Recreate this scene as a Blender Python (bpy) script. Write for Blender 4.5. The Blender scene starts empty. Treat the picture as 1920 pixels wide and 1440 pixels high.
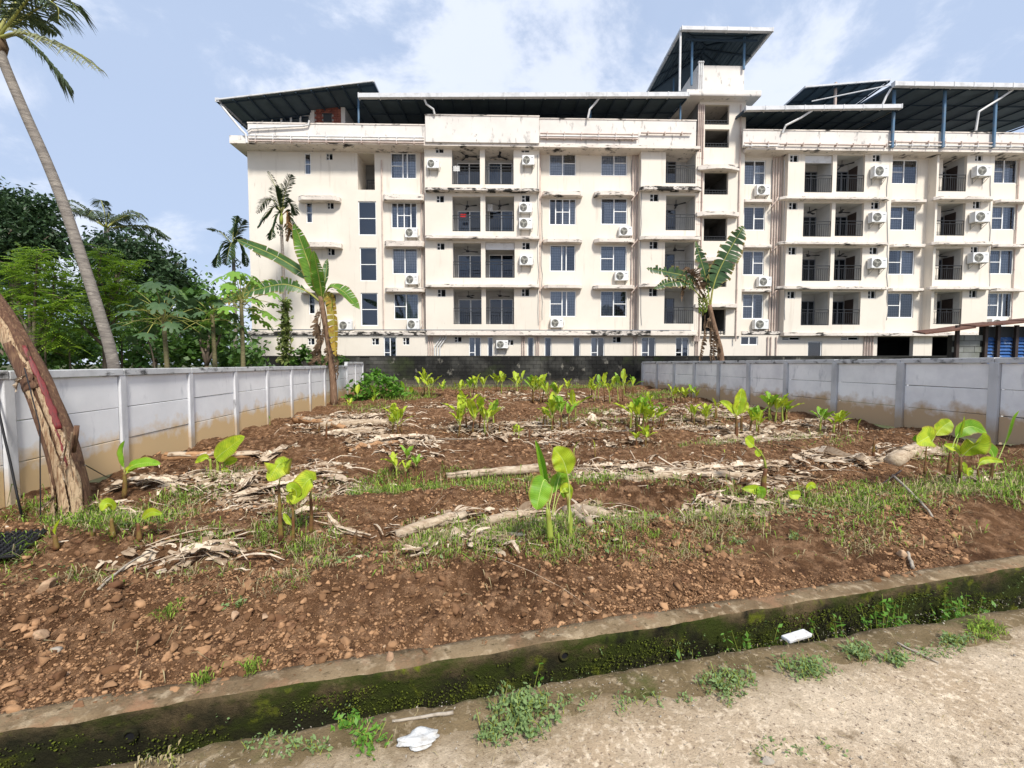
import bpy, math, random
import numpy as np
from mathutils import Vector, Matrix

R = math.radians
rng = np.random.default_rng(7)
random.seed(7)
scene = bpy.context.scene
col = scene.collection

# ---------------------------------------------------------------- camera, sky, sun, exposure
EYE = 1.55                     # eye height above the middle of the plot
FPX = 820.0                    # focal length in pixels of a 1920 px wide picture
PITCH = math.atan(38.0 / FPX)
cam_data = bpy.data.cameras.new('camera')
cam_data.sensor_width = 36.0
cam_data.lens = FPX / 1920.0 * 36.0
cam_data.clip_start = 0.05
cam_data.clip_end = 4000.0
cam = bpy.data.objects.new('camera', cam_data)
cam.location = (0, 0, EYE)
cam.rotation_euler = (math.pi / 2 - PITCH, 0, 0)
col.objects.link(cam)
scene.camera = cam

SUN_EL, SUN_AZ = R(48), R(157)   # azimuth clockwise from +Y: the sun stands behind the camera, to the right
world = bpy.data.worlds.new('World')
scene.world = world
world.use_nodes = True
wn, wl = world.node_tree.nodes, world.node_tree.links
wn.clear()
w_out = wn.new('ShaderNodeOutputWorld')
w_bg = wn.new('ShaderNodeBackground')
w_bg.inputs['Strength'].default_value = 0.13
w_sky = wn.new('ShaderNodeTexSky')
w_sky.sky_type = 'NISHITA'
w_sky.sun_disc = False
w_sky.sun_elevation = SUN_EL
w_sky.sun_rotation = SUN_AZ
w_sky.air_density = 1.0
w_sky.dust_density = 2.0
w_sky.ozone_density = 1.6
tc = wn.new('ShaderNodeTexCoord')
# clouds: project the direction on a flat cloud deck so that they shrink towards the horizon
sep = wn.new('ShaderNodeSeparateXYZ')
wl.new(tc.outputs['Generated'], sep.inputs[0])
zz = wn.new('ShaderNodeMath'); zz.operation = 'MAXIMUM'; zz.inputs[1].default_value = 0.0
wl.new(sep.outputs['Z'], zz.inputs[0])
za = wn.new('ShaderNodeMath'); za.operation = 'ADD'; za.inputs[1].default_value = 0.55
wl.new(zz.outputs[0], za.inputs[0])
dx = wn.new('ShaderNodeMath'); dx.operation = 'DIVIDE'
dy = wn.new('ShaderNodeMath'); dy.operation = 'DIVIDE'
wl.new(sep.outputs['X'], dx.inputs[0]); wl.new(za.outputs[0], dx.inputs[1])
wl.new(sep.outputs['Y'], dy.inputs[0]); wl.new(za.outputs[0], dy.inputs[1])
deck = wn.new('ShaderNodeCombineXYZ')
wl.new(dx.outputs[0], deck.inputs[0]); wl.new(dy.outputs[0], deck.inputs[1]); wl.new(zz.outputs[0], deck.inputs[2])
def wnoise(scale, detail, rough, lo, hi, off):
    mp = wn.new('ShaderNodeMapping'); mp.inputs['Location'].default_value = off
    wl.new(deck.outputs[0], mp.inputs[0])
    n = wn.new('ShaderNodeTexNoise')
    n.inputs['Scale'].default_value = scale; n.inputs['Detail'].default_value = detail
    n.inputs['Roughness'].default_value = rough; n.inputs['Distortion'].default_value = 0.35
    wl.new(mp.outputs[0], n.inputs['Vector'])
    m = wn.new('ShaderNodeMapRange'); m.interpolation_type = 'SMOOTHERSTEP'
    m.inputs['From Min'].default_value = lo; m.inputs['From Max'].default_value = hi
    wl.new(n.outputs['Fac'], m.inputs['Value'])
    return m.outputs[0]
veil = wnoise(0.9, 5, 0.55, 0.05, 0.60, (3.1, 0.4, 0.0))      # wide thin veil
puff = wnoise(2.3, 12, 0.62, 0.45, 0.60, (9.4, 3.3, 1.5))      # brighter heaps
def wmix(fac, a, b, scale=1.0):
    mx = wn.new('ShaderNodeMix'); mx.data_type = 'RGBA'
    if scale != 1.0:
        k = wn.new('ShaderNodeMath'); k.operation = 'MULTIPLY'; k.inputs[1].default_value = scale
        wl.new(fac, k.inputs[0]); fac = k.outputs[0]
    wl.new(fac, mx.inputs['Factor'])
    for s, v in ((6, a), (7, b)):
        if isinstance(v, tuple): mx.inputs[s].default_value = v
        else: wl.new(v, mx.inputs[s])
    return mx.outputs[2]
c1 = wmix(veil, w_sky.outputs[0], (2.5, 3.05, 4.1, 1), 0.90)
c2 = wmix(puff, c1, (4.5, 4.75, 5.3, 1), 0.72)
wl.new(c2, w_bg.inputs['Color'])
wl.new(w_bg.outputs[0], w_out.inputs['Surface'])

sun_data = bpy.data.lights.new('sun', 'SUN')
sun_data.energy = 3.1
sun_data.angle = R(9)
sun_data.color = (1.0, 0.96, 0.88)
sun = bpy.data.objects.new('sun', sun_data)
sd = Vector((math.sin(SUN_AZ) * math.cos(SUN_EL), math.cos(SUN_AZ) * math.cos(SUN_EL), math.sin(SUN_EL)))
sun.rotation_euler = sd.to_track_quat('Z', 'Y').to_euler()
sun.location = (0, 0, 40)
col.objects.link(sun)

vs = scene.view_settings
vs.view_transform = 'Standard'
vs.look = 'None'
vs.exposure = 0.76
vs.gamma = 1.0
vs.use_curve_mapping = False
scene.render.engine = 'CYCLES'
scene.cycles.max_bounces = 6
scene.cycles.transparent_max_bounces = 12
scene.cycles.use_denoising = True

# ---------------------------------------------------------------- pixel helpers (design coordinates of the 1920 x 1440 photograph)
CP, SP = math.cos(PITCH), math.sin(PITCH)
def ray(px, py):
    a = (px - 960.0) / FPX; b = -(py - 720.0) / FPX
    return np.array([a, CP + b * SP, -SP + b * CP])
def at(px, py, Y):
    d = ray(px, py); t = Y / d[1]
    return Vector((d[0] * t, Y, EYE + d[2] * t))
def on_z(px, py, z):
    d = ray(px, py); t = (z - EYE) / d[2]
    return Vector((d[0] * t, d[1] * t, z))
def lerp(a, b, t): return a + (b - a) * t
def sstep(a, b, x):
    t = np.clip((x - a) / (b - a), 0, 1)
    return t * t * (3 - 2 * t)

# ---------------------------------------------------------------- numpy noise
_T = np.random.default_rng(3).random((8, 256, 256))
def vnoise(x, y, s=0):
    x = np.asarray(x, float); y = np.asarray(y, float)
    xi = np.floor(x).astype(int); yi = np.floor(y).astype(int)
    fx = x - xi; fy = y - yi
    fx = fx * fx * (3 - 2 * fx); fy = fy * fy * (3 - 2 * fy)
    t = _T[s % 8]
    a = t[xi & 255, yi & 255]; b = t[(xi + 1) & 255, yi & 255]
    c = t[xi & 255, (yi + 1) & 255]; d = t[(xi + 1) & 255, (yi + 1) & 255]
    return (a * (1 - fx) + b * fx) * (1 - fy) + (c * (1 - fx) + d * fx) * fy
def fbm(x, y, s=0, octs=4, gain=0.5):
    v = 0; a = 1; tot = 0
    for o in range(octs):
        v = v + a * (vnoise(x * 2 ** o + 17.3 * o, y * 2 ** o + 9.1 * o, s + o) - 0.5); tot += a; a *= gain
    return v / tot * 2

# ---------------------------------------------------------------- plot geometry
SK = 0.1244                       # the plot runs back and a little to the left
XR, XL = 10.3, -5.31              # intercepts of the two side walls at y = 0
KERB_Z, ROAD_Z = -0.12, -0.15
KA = on_z(0, 1373, KERB_Z); KB = on_z(1920, 1062, KERB_Z)
KD = (KB - KA); KD.z = 0; KD.normalize()
KN = Vector((-KD.y, KD.x, 0))     # points into the plot
def kt(x, y): return (x - KA.x) * KN.x + (y - KA.y) * KN.y
def ks(x, y): return (x - KA.x) * KD.x + (y - KA.y) * KD.y
def kpt(s, t, z=0.0): return Vector((KA.x + KD.x * s + KN.x * t, KA.y + KD.y * s + KN.y * t, z))
def gz(x, y):
    """height of the tilled soil"""
    x = np.asarray(x, float); y = np.asarray(y, float)
    lat = np.clip((x + SK * y - XL) / (XR - XL), -0.1, 1.1)
    z = -0.13 + 0.17 * lat + 0.26 * sstep(17, 23.5, y)
    t = kt(x, y)
    wob = fbm(x * 0.5, y * 0.5, 1, 3)
    z = z + 0.075 * np.sin(2 * math.pi * (t / 1.75 - 0.30) + wob * 1.6) * sstep(0.35, 1.1, t)
    z = z + 0.05 * fbm(x * 1.1, y * 1.1, 2, 4) * sstep(0.2, 0.8, t)
    return lerp(-0.135, z, sstep(0.10, 0.75, t))
def G(px, py, lift=0.0):
    """the point of the soil seen at a pixel"""
    z = -0.08
    for _ in range(8):
        p = on_z(px, py, z); z = 0.5 * z + 0.5 * float(gz(p.x, p.y))
    p = on_z(px, py, z); p.z = float(gz(p.x, p.y)) + lift
    return p

# ---------------------------------------------------------------- object helpers
def tag(o, label=None, cat=None, group=None, kind=None):
    if label: o['label'] = label
    if cat: o['category'] = cat
    if group: o['group'] = group
    if kind: o['kind'] = kind
    return o
def empty(name, loc=(0, 0, 0), rz=0.0):
    o = bpy.data.objects.new(name, None)
    o.location = loc; o.rotation_euler = (0, 0, rz); o.empty_display_size = 0.2
    col.objects.link(o)
    return o
def link_mesh(name, me, parent=None):
    o = bpy.data.objects.new(name, me)
    col.objects.link(o)
    if parent is not None: o.parent = parent
    return o
def copy_tree(o, parent=None):
    c = o.copy(); col.objects.link(c); c.parent = parent
    for ch in list(o.children): copy_tree(ch, c)
    return c
class MB:
    def __init__(self): self.v = []; self.f = []; self.m = []
    def add(self, vs_, fs_, m=0):
        k = len(self.v); self.v.extend([tuple(p) for p in vs_])
        for f in fs_: self.f.append(tuple(i + k for i in f)); self.m.append(m)
        return self
    def quad(self, a, b, c, d, m=0): return self.add([a, b, c, d], [(0, 1, 2, 3)], m)
    def box(self, x0, x1, y0, y1, z0, z1, m=0):
        if x0 > x1: x0, x1 = x1, x0
        if y0 > y1: y0, y1 = y1, y0
        if z0 > z1: z0, z1 = z1, z0
        return self.add([(x0, y0, z0), (x1, y0, z0), (x1, y1, z0), (x0, y1, z0), (x0, y0, z1), (x1, y0, z1), (x1, y1, z1), (x0, y1, z1)],
                        [(0, 3, 2, 1), (4, 5, 6, 7), (0, 1, 5, 4), (1, 2, 6, 5), (2, 3, 7, 6), (3, 0, 4, 7)], m)
    def prism(self, poly, z0, z1, m=0):
        n = len(poly)
        v = [(x, y, z0) for x, y in poly] + [(x, y, z1) for x, y in poly]
        f = [tuple(range(n - 1, -1, -1)), tuple(range(n, 2 * n))] + [(i, (i + 1) % n, n + (i + 1) % n, n + i) for i in range(n)]
        return self.add(v, f, m)
    def tube(self, pts, rad, n=8, m=0, cap=True):
        pts = [Vector(p) for p in pts]
        if not hasattr(rad, '__len__'): rad = [rad] * len(pts)
        ref = None; k = len(self.v); L = len(pts)
        for i, p in enumerate(pts):
            t = (pts[min(i + 1, L - 1)] - pts[max(i - 1, 0)])
            t = t.normalized() if t.length > 1e-9 else Vector((0, 0, 1))
            if ref is None: ref = t.orthogonal().normalized()
            ref = (ref - t * ref.dot(t))
            ref = ref.normalized() if ref.length > 1e-6 else t.orthogonal().normalized()
            b = t.cross(ref)
            for j in range(n):
                a = 2 * math.pi * j / n
                self.v.append(tuple(p + (ref * math.cos(a) + b * math.sin(a)) * rad[i]))
        for i in range(L - 1):
            for j in range(n):
                j2 = (j + 1) % n
                self.f.append((k + i * n + j, k + i * n + j2, k + (i + 1) * n + j2, k + (i + 1) * n + j)); self.m.append(m)
        if cap:
            self.f.append(tuple(k + j for j in range(n - 1, -1, -1))); self.m.append(m)
            self.f.append(tuple(k + (L - 1) * n + j for j in range(n))); self.m.append(m)
        return self
    def bar(self, a, b, r, m=0, n=4): return self.tube([a, b], r, n, m)
    def mesh(self, name, mats, smooth=False):
        me = bpy.data.meshes.new(name)
        me.from_pydata(self.v, [], self.f)
        mats = mats if isinstance(mats, (list, tuple)) else [mats]
        for mt in mats: me.materials.append(mt)
        if len(mats) > 1: me.polygons.foreach_set('material_index', self.m)
        if smooth: me.polygons.foreach_set('use_smooth', [True] * len(me.polygons))
        me.update()
        return me
    def build(self, name, mats, parent=None, smooth=False):
        return link_mesh(name, self.mesh(name, mats, smooth), parent)
def np_mesh(name, verts, faces, mat, smooth=False):
    """verts (n,3), faces (m,k) with constant k"""
    verts = np.asarray(verts, np.float32); faces = np.asarray(faces, np.int32)
    me = bpy.data.meshes.new(name)
    me.vertices.add(len(verts)); me.vertices.foreach_set('co', verts.ravel())
    m, k = faces.shape
    me.loops.add(m * k); me.loops.foreach_set('vertex_index', faces.ravel())
    me.polygons.add(m)
    me.polygons.foreach_set('loop_start', np.arange(m, dtype=np.int32) * k)
    me.polygons.foreach_set('loop_total', np.full(m, k, np.int32))
    for mt in (mat if isinstance(mat, (list, tuple)) else [mat]): me.materials.append(mt)
    if smooth: me.polygons.foreach_set('use_smooth', np.ones(m, bool))
    me.update(calc_edges=True)
    return me
def bevel(o, w, seg=2):
    b = o.modifiers.new('bevel', 'BEVEL'); b.width = w; b.segments = seg; b.limit_method = 'ANGLE'
    return o

# ---------------------------------------------------------------- materials
def MAT(name, base, rough=0.85, var=None, var2=None, stain=None, stain2=None, zstain_shade=None, bump=None, bump2=None, spec=0.25, trans=0.0, island=None, metal=0.0, objrand=None, tstain=None, moss=None, vein=0.0):
    """var/stain = (colour, scale, lo, hi, (sx, sy, sz)); noise in world space"""
    m = bpy.data.materials.new(name); m.use_nodes = True
    nt = m.node_tree; N, L = nt.nodes, nt.links
    bs = N['Principled BSDF']; out = N['Material Output']
    bs.inputs['Roughness'].default_value = rough
    bs.inputs['Specular IOR Level'].default_value = spec
    bs.inputs['Metallic'].default_value = metal
    geo = N.new('ShaderNodeNewGeometry')
    def noise(scale, st, detail=5, rgh=0.6, off=0.0):
        mp = N.new('ShaderNodeMapping'); mp.inputs['Scale'].default_value = st; mp.inputs['Location'].default_value = (off, off * 1.7, off * 0.3)
        L.new(geo.outputs['Position'], mp.inputs[0])
        n = N.new('ShaderNodeTexNoise'); n.inputs['Scale'].default_value = scale; n.inputs['Detail'].default_value = detail; n.inputs['Roughness'].default_value = rgh
        L.new(mp.outputs[0], n.inputs['Vector'])
        return n.outputs['Fac']
    def mix(fac, a, b):
        x = N.new('ShaderNodeMix'); x.data_type = 'RGBA'
        L.new(fac, x.inputs['Factor'])
        for s, v in ((6, a), (7, b)):
            if isinstance(v, tuple): x.inputs[s].default_value = (v[0], v[1], v[2], 1)
            else: L.new(v, x.inputs[s])
        return x.outputs[2]
    def rng_(fac, lo, hi):
        r = N.new('ShaderNodeMapRange'); r.inputs['From Min'].default_value = lo; r.inputs['From Max'].default_value = hi
        L.new(fac, r.inputs['Value']); return r.outputs[0]
    c = tuple(base)
    if island:
        c = mix(geo.outputs['Random Per Island'], c, tuple(island))
    if objrand:
        oi = N.new('ShaderNodeObjectInfo'); c = mix(oi.outputs['Random'], c, tuple(objrand))
    off = 0.0
    for item in (var, var2, stain, stain2):
        off += 11.3
        if item:
            co, sc, lo, hi, st = item
            c = mix(rng_(noise(sc, st, off=off), lo, hi), c, tuple(co))
    if zstain_shade:    # (colour, z_full, z_none, noise scale): dirt splashed up from the ground; on the drain wall, painted shade and algae
        co, z0, z1, sc = zstain_shade[:4]; am = zstain_shade[4] if len(zstain_shade) > 4 else 0.5
        sp = N.new('ShaderNodeSeparateXYZ'); L.new(geo.outputs['Position'], sp.inputs[0])
        ad = N.new('ShaderNodeMath'); ad.operation = 'MULTIPLY_ADD'
        L.new(noise(sc, (1, 1, 1), off=5.0), ad.inputs[0]); ad.inputs[1].default_value = am; L.new(sp.outputs['Z'], ad.inputs[2])
        c = mix(rng_(ad.outputs[0], z1 + am * .5, z0 + am * .5), c, tuple(co))
    for k_, item in enumerate(moss or ()):
        co, sc, lo, hi, st = item
        c = mix(rng_(noise(sc, st, 8, 0.65, off=40.0 + 7 * k_), lo, hi), c, tuple(co))
    vh = None
    if vein > 0:
        at_ = N.new('ShaderNodeAttribute'); at_.attribute_name = 'luv'
        sx = N.new('ShaderNodeSeparateXYZ'); L.new(at_.outputs['Vector'], sx.inputs[0])
        sh_ = N.new('ShaderNodeMath'); sh_.operation = 'MULTIPLY_ADD'; L.new(sx.outputs['Y'], sh_.inputs[0]); sh_.inputs[1].default_value = -.10; L.new(sx.outputs['X'], sh_.inputs[2])
        fq = N.new('ShaderNodeMath'); fq.operation = 'MULTIPLY'; L.new(sh_.outputs[0], fq.inputs[0]); fq.inputs[1].default_value = 130.0
        sn = N.new('ShaderNodeMath'); sn.operation = 'SINE'; L.new(fq.outputs[0], sn.inputs[0]); vh = sn.outputs[0]
        x_ = N.new('ShaderNodeMix'); x_.data_type = 'RGBA'; x_.blend_type = 'MULTIPLY'; L.new(rng_(vh, -1, 1.6), x_.inputs['Factor'])
        if isinstance(c, tuple): x_.inputs[6].default_value = (*c, 1)
        else: L.new(c, x_.inputs[6])
        g_ = 1 - vein; x_.inputs[7].default_value = (g_, g_ * 1.04, g_, 1); c = x_.outputs[2]
        ed = rng_(sx.outputs['Y'], .80, 1.05); c = mix(ed, c, (0.30, 0.20, 0.05)) if vein > .2 else c
    if tstain:    # (colour, distance full, distance none, noise scale, noise amount): mud along the drain
        co, d0, d1, sc, am = tstain
        dt = N.new('ShaderNodeVectorMath'); dt.operation = 'DOT_PRODUCT'; L.new(geo.outputs['Position'], dt.inputs[0]); dt.inputs[1].default_value = (KN.x, KN.y, 0)
        ad = N.new('ShaderNodeMath'); ad.operation = 'MULTIPLY_ADD'; L.new(noise(sc, (1, 1, 1), 7, 0.65, off=3.0), ad.inputs[0]); ad.inputs[1].default_value = am; L.new(dt.outputs['Value'], ad.inputs[2])
        k0 = KA.x * KN.x + KA.y * KN.y + am * .5
        c = mix(rng_(ad.outputs[0], k0 + d1, k0 + d0), c, tuple(co))
    if isinstance(c, tuple): bs.inputs['Base Color'].default_value = (c[0], c[1], c[2], 1)
    else: L.new(c, bs.inputs['Base Color'])
    prev = None
    for bp in (bump, bump2):
        if bp:
            b = N.new('ShaderNodeBump'); b.inputs['Strength'].default_value = bp[1]; b.inputs['Distance'].default_value = bp[2] if len(bp) > 2 else 0.02
            L.new(noise(bp[0], bp[3] if len(bp) > 3 else (1, 1, 1), 8, 0.65), b.inputs['Height'])
            if prev: L.new(prev, b.inputs['Normal'])
            prev = b.outputs[0]
    if prev: L.new(prev, bs.inputs['Normal'])
    if trans > 0:
        tr = N.new('ShaderNodeBsdfTranslucent'); mx = N.new('ShaderNodeMixShader'); mx.inputs[0].default_value = trans
        if isinstance(c, tuple): tr.inputs['Color'].default_value = (c[0], c[1], c[2], 1)
        else: L.new(c, tr.inputs['Color'])
        L.new(bs.outputs[0], mx.inputs[1]); L.new(tr.outputs[0], mx.inputs[2]); L.new(mx.outputs[0], out.inputs['Surface'])
    return m
def GLASS(name, tint, refl=0.3, through=0.8):
    m = bpy.data.materials.new(name); m.use_nodes = True
    N, L = m.node_tree.nodes, m.node_tree.links
    N.clear(); out = N.new('ShaderNodeOutputMaterial')
    tr = N.new('ShaderNodeBsdfTransparent'); tr.inputs[0].default_value = (*tint, 1)
    gl = N.new('ShaderNodeBsdfGlossy'); gl.inputs['Roughness'].default_value = 0.03; gl.inputs['Color'].default_value = (0.85, 0.9, 1, 1)
    fr = N.new('ShaderNodeFresnel'); fr.inputs['IOR'].default_value = 1.5
    ad = N.new('ShaderNodeMath'); ad.operation = 'ADD'; ad.use_clamp = True; ad.inputs[1].default_value = refl
    L.new(fr.outputs[0], ad.inputs[0])
    mx = N.new('ShaderNodeMixShader'); L.new(ad.outputs[0], mx.inputs[0]); L.new(tr.outputs[0], mx.inputs[1]); L.new(gl.outputs[0], mx.inputs[2])
    L.new(mx.outputs[0], out.inputs['Surface'])
    return m
W1 = (1, 1, 1)
M = {}
M['plaster'] = MAT('cream_plaster', (0.71, 0.65, 0.565), 0.9, var=((0.64, 0.58, 0.50), 0.35, 0.35, 0.7, W1), var2=((0.50, 0.44, 0.37), 1.2, 0.58, 0.82, (3, 3, 0.25)),
                   stain=((0.26, 0.22, 0.18), 1.9, 0.66, 0.84, (3.5, 3.5, 0.4)), bump=(25, 0.12, 0.01))
M['slab'] = MAT('weathered_slab_plaster', (0.70, 0.63, 0.56), 0.9, var=((0.50, 0.44, 0.39), 0.8, 0.45, 0.75, W1),
                stain=((0.035, 0.032, 0.03), 1.3, 0.565, 0.66, (1, 1, 4)), stain2=((0.10, 0.09, 0.08), 5.0, 0.60, 0.72, (1, 1, 2)), bump=(18, 0.25, 0.015))
M['slab_dirty'] = MAT('mould_blackened_slab_plaster', (0.66, 0.60, 0.54), 0.9, var=((0.45, 0.40, 0.36), 0.8, 0.4, 0.7, W1),
                stain=((0.025, 0.024, 0.022), 2.2, 0.47, 0.56, (1, 1, 2.5)), stain2=((0.06, 0.055, 0.05), 6.0, 0.56, 0.66, (1, 1, 2)), bump=(18, 0.3, 0.015))
M['parapet'] = MAT('weathered_parapet_plaster', (0.70, 0.65, 0.60), 0.9, var=((0.60, 0.56, 0.52), 0.6, 0.4, 0.7, W1),
                   stain=((0.26, 0.25, 0.24), 2.2, 0.58, 0.72, (1.6, 1.6, 0.6)), stain2=((0.07, 0.07, 0.065), 2.0, 0.68, 0.76, (1.5, 1.5, 0.9)), bump=(20, 0.15, 0.01))
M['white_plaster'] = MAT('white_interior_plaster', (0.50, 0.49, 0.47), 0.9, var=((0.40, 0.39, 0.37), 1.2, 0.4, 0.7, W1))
M['cement'] = MAT('bare_cement_interior', (0.20, 0.195, 0.185), 0.95, var=((0.13, 0.125, 0.12), 1.4, 0.4, 0.65, W1))
M['frame_white'] = MAT('white_window_frame', (0.78, 0.78, 0.77), 0.4)
M['glass'] = GLASS('window_glass', (0.80, 0.85, 0.90), 0.07)
M['dark_glass'] = GLASS('dark_door_glass', (0.30, 0.36, 0.42), 0.03)
M['sky_glass'] = GLASS('sky_mirroring_glass', (0.5, 0.55, 0.6), 0.65)
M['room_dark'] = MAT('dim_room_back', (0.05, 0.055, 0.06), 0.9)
M['curtain'] = MAT('pale_curtain', (0.62, 0.63, 0.65), 0.9, var=((0.28, 0.31, 0.37), 9.0, 0.35, 0.7, (6, 6, 0.2)))
M['curtain_red'] = MAT('maroon_curtain', (0.13, 0.03, 0.04), 0.9)
M['black_iron'] = MAT('black_painted_iron', (0.025, 0.027, 0.03), 0.5)
M['grille'] = MAT('grey_window_grille', (0.16, 0.17, 0.19), 0.6)
M['door_brown'] = MAT('dark_brown_door', (0.045, 0.032, 0.028), 0.6)
M['pipe'] = MAT('dusty_pink_pipe', (0.56, 0.45, 0.39), 0.7, var=((0.42, 0.32, 0.28), 2.0, 0.45, 0.7, W1))
M['pipe_white'] = MAT('white_pvc_pipe', (0.66, 0.65, 0.64), 0.55, var=((0.45, 0.42, 0.40), 3.0, 0.5, 0.75, W1))
M['roof_sheet'] = MAT('blue_grey_roof_sheet', (0.085, 0.12, 0.15), 0.6, var=((0.06, 0.085, 0.11), 1.0, 0.4, 0.7, W1))
M['roof_steel'] = MAT('dark_blue_roof_steel', (0.03, 0.05, 0.075), 0.6)
M['post_blue'] = MAT('blue_painted_steel_post', (0.09, 0.17, 0.27), 0.5, var=((0.14, 0.18, 0.22), 3.0, 0.5, 0.7, W1))
M['gutter'] = MAT('grey_white_gutter', (0.56, 0.56, 0.57), 0.6, var=((0.40, 0.40, 0.41), 2.5, 0.5, 0.7, W1))
M['brick'] = MAT('red_brick', (0.27, 0.085, 0.06), 0.9, var=((0.17, 0.055, 0.045), 4.0, 0.4, 0.65, W1), objrand=(0.33, 0.13, 0.09))
M['mortar'] = MAT('grey_mortar', (0.34, 0.32, 0.30), 0.95, bump=(40, 0.3, 0.01))
M['ac_white'] = MAT('white_enamel_casing', (0.74, 0.74, 0.73), 0.45, var=((0.60, 0.58, 0.55), 3.0, 0.5, 0.75, W1))
M['ac_dark'] = MAT('dark_fan_recess', (0.06, 0.06, 0.06), 0.6)
M['ac_grille'] = MAT('grey_fan_grille', (0.33, 0.32, 0.28), 0.6)
M['precast'] = MAT('whitewashed_precast_panel', (0.80, 0.80, 0.805), 0.9, var=((0.69, 0.69, 0.70), 1.1, 0.4, 0.7, W1),
                   stain=((0.34, 0.35, 0.38), 1.6, 0.60, 0.80, (2.5, 2.5, 0.7)), zstain_shade=((0.66, 0.47, 0.25), 0.24, 0.52, 2.6, 0.85), bump=(30, 0.18, 0.008))
M['precast_right'] = MAT('whitewashed_precast_panel_right', (0.90, 0.90, 0.89), 0.9, var=((0.69, 0.69, 0.70), 1.1, 0.4, 0.7, W1),
                   stain=((0.34, 0.35, 0.38), 1.6, 0.60, 0.80, (2.5, 2.5, 0.7)), zstain_shade=((0.50, 0.36, 0.22), 0.46, 0.74, 2.6, 0.85), bump=(30, 0.18, 0.008))
M['precast_post'] = MAT('grey_precast_post', (0.62, 0.62, 0.635), 0.9, var=((0.44, 0.445, 0.46), 2.5, 0.42, 0.7, (1, 1, 0.5)),
                        stain=((0.12, 0.12, 0.125), 4.0, 0.63, 0.75, (1, 1, 0.4)), zstain_shade=((0.42, 0.33, 0.23), 0.05, 0.35, 1.7), bump=(30, 0.25, 0.01))
M['precast_post_right'] = MAT('grey_precast_post_right', (0.56, 0.565, 0.575), 0.9, var=((0.40, 0.405, 0.415), 2.5, 0.42, 0.7, (1, 1, 0.5)),
                        stain=((0.12, 0.12, 0.125), 4.0, 0.63, 0.75, (1, 1, 0.4)), zstain_shade=((0.42, 0.33, 0.23), 0.22, 0.52, 1.7), bump=(30, 0.25, 0.01))
M['coping'] = MAT('lichen_spotted_coping', (0.58, 0.585, 0.59), 0.9, var=((0.42, 0.425, 0.43), 2.0, 0.4, 0.7, W1),
                  stain=((0.06, 0.06, 0.06), 3.5, 0.55, 0.68, (1, 1, 2)), bump=(30, 0.25, 0.01))
M['block'] = MAT('blackened_concrete_block', (0.10, 0.097, 0.085), 0.95, objrand=(0.06, 0.06, 0.055), var=((0.014, 0.014, 0.013), 0.7, 0.30, 0.55, (1, 1, 0.7)),
                 var2=((0.035, 0.045, 0.018), 0.4, 0.55, 0.7, W1), stain=((0.24, 0.225, 0.19), 2.4, 0.62, 0.74, (1, 1, 0.8)), zstain_shade=((0.13, 0.11, 0.08), 0.25, 0.75, 1.3), bump=(40, 0.4, 0.015))
M['block_joint'] = MAT('black_mouldy_mortar', (0.04, 0.039, 0.036), 0.95)
M['soil'] = MAT('red_laterite_soil', (0.18, 0.093, 0.046), 0.95, var=((0.085, 0.041, 0.02), 1.3, 0.42, 0.66, W1), var2=((0.34, 0.195, 0.108), 9.0, 0.47, 0.63, W1),
                stain=((0.085, 0.043, 0.025), 9.0, 0.55, 0.70, W1), bump=(26, 1.0, 0.08), bump2=(90, 1.0, 0.02), spec=0.1)
M['clod'] = MAT('soil_clod', (0.11, 0.055, 0.026), 0.95, island=(0.40, 0.23, 0.122), var=((0.13, 0.065, 0.036), 6.0, 0.5, 0.7, W1), bump=(90, 0.5, 0.008), spec=0.1)
M['stone'] = MAT('tan_laterite_stone', (0.44, 0.30, 0.19), 0.9, var=((0.30, 0.18, 0.11), 9.0, 0.4, 0.65, W1), bump=(60, 0.5, 0.01), spec=0.15)
M['grey_stone'] = MAT('grey_tan_stone', (0.40, 0.35, 0.29), 0.9, var=((0.28, 0.24, 0.19), 9.0, 0.4, 0.65, W1), bump=(60, 0.5, 0.01), spec=0.15)
M['road'] = MAT('sandy_worn_road', (0.52, 0.415, 0.30), 0.95, var=((0.42, 0.315, 0.21), 1.3, 0.42, 0.62, W1), var2=((0.70, 0.57, 0.42), 34.0, 0.50, 0.66, W1),
                stain=((0.17, 0.12, 0.085), 60.0, 0.57, 0.68, W1), stain2=((0.24, 0.175, 0.11), 7.0, 0.60, 0.72, W1), tstain=((0.22, 0.16, 0.09), -0.38, -0.72, 4.0, 0.50), bump=(80, 0.9, 0.012), bump2=(240, 0.7, 0.005), spec=0.15)
M['lip'] = MAT('muddy_drain_lip', (0.20, 0.145, 0.08), 0.95, var=((0.125, 0.09, 0.045), 4.0, 0.42, 0.62, W1), var2=((0.38, 0.30, 0.20), 22.0, 0.55, 0.70, W1), stain=((0.075, 0.08, 0.02), 3.0, 0.58, 0.70, W1), bump=(60, 0.9, 0.015), bump2=(200, 0.7, 0.005), spec=0.15)
M['kerb'] = MAT('sandy_concrete_kerb_top', (0.235, 0.17, 0.10), 0.95, var=((0.15, 0.10, 0.055), 3.5, 0.40, 0.62, W1), var2=((0.40, 0.31, 0.205), 12.0, 0.52, 0.70, W1),
                stain=((0.26, 0.15, 0.085), 5.0, 0.55, 0.68, W1), stain2=((0.09, 0.065, 0.035), 28.0, 0.58, 0.70, W1), bump=(60, 0.9, 0.015), bump2=(200, 0.6, 0.005), spec=0.15)
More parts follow.
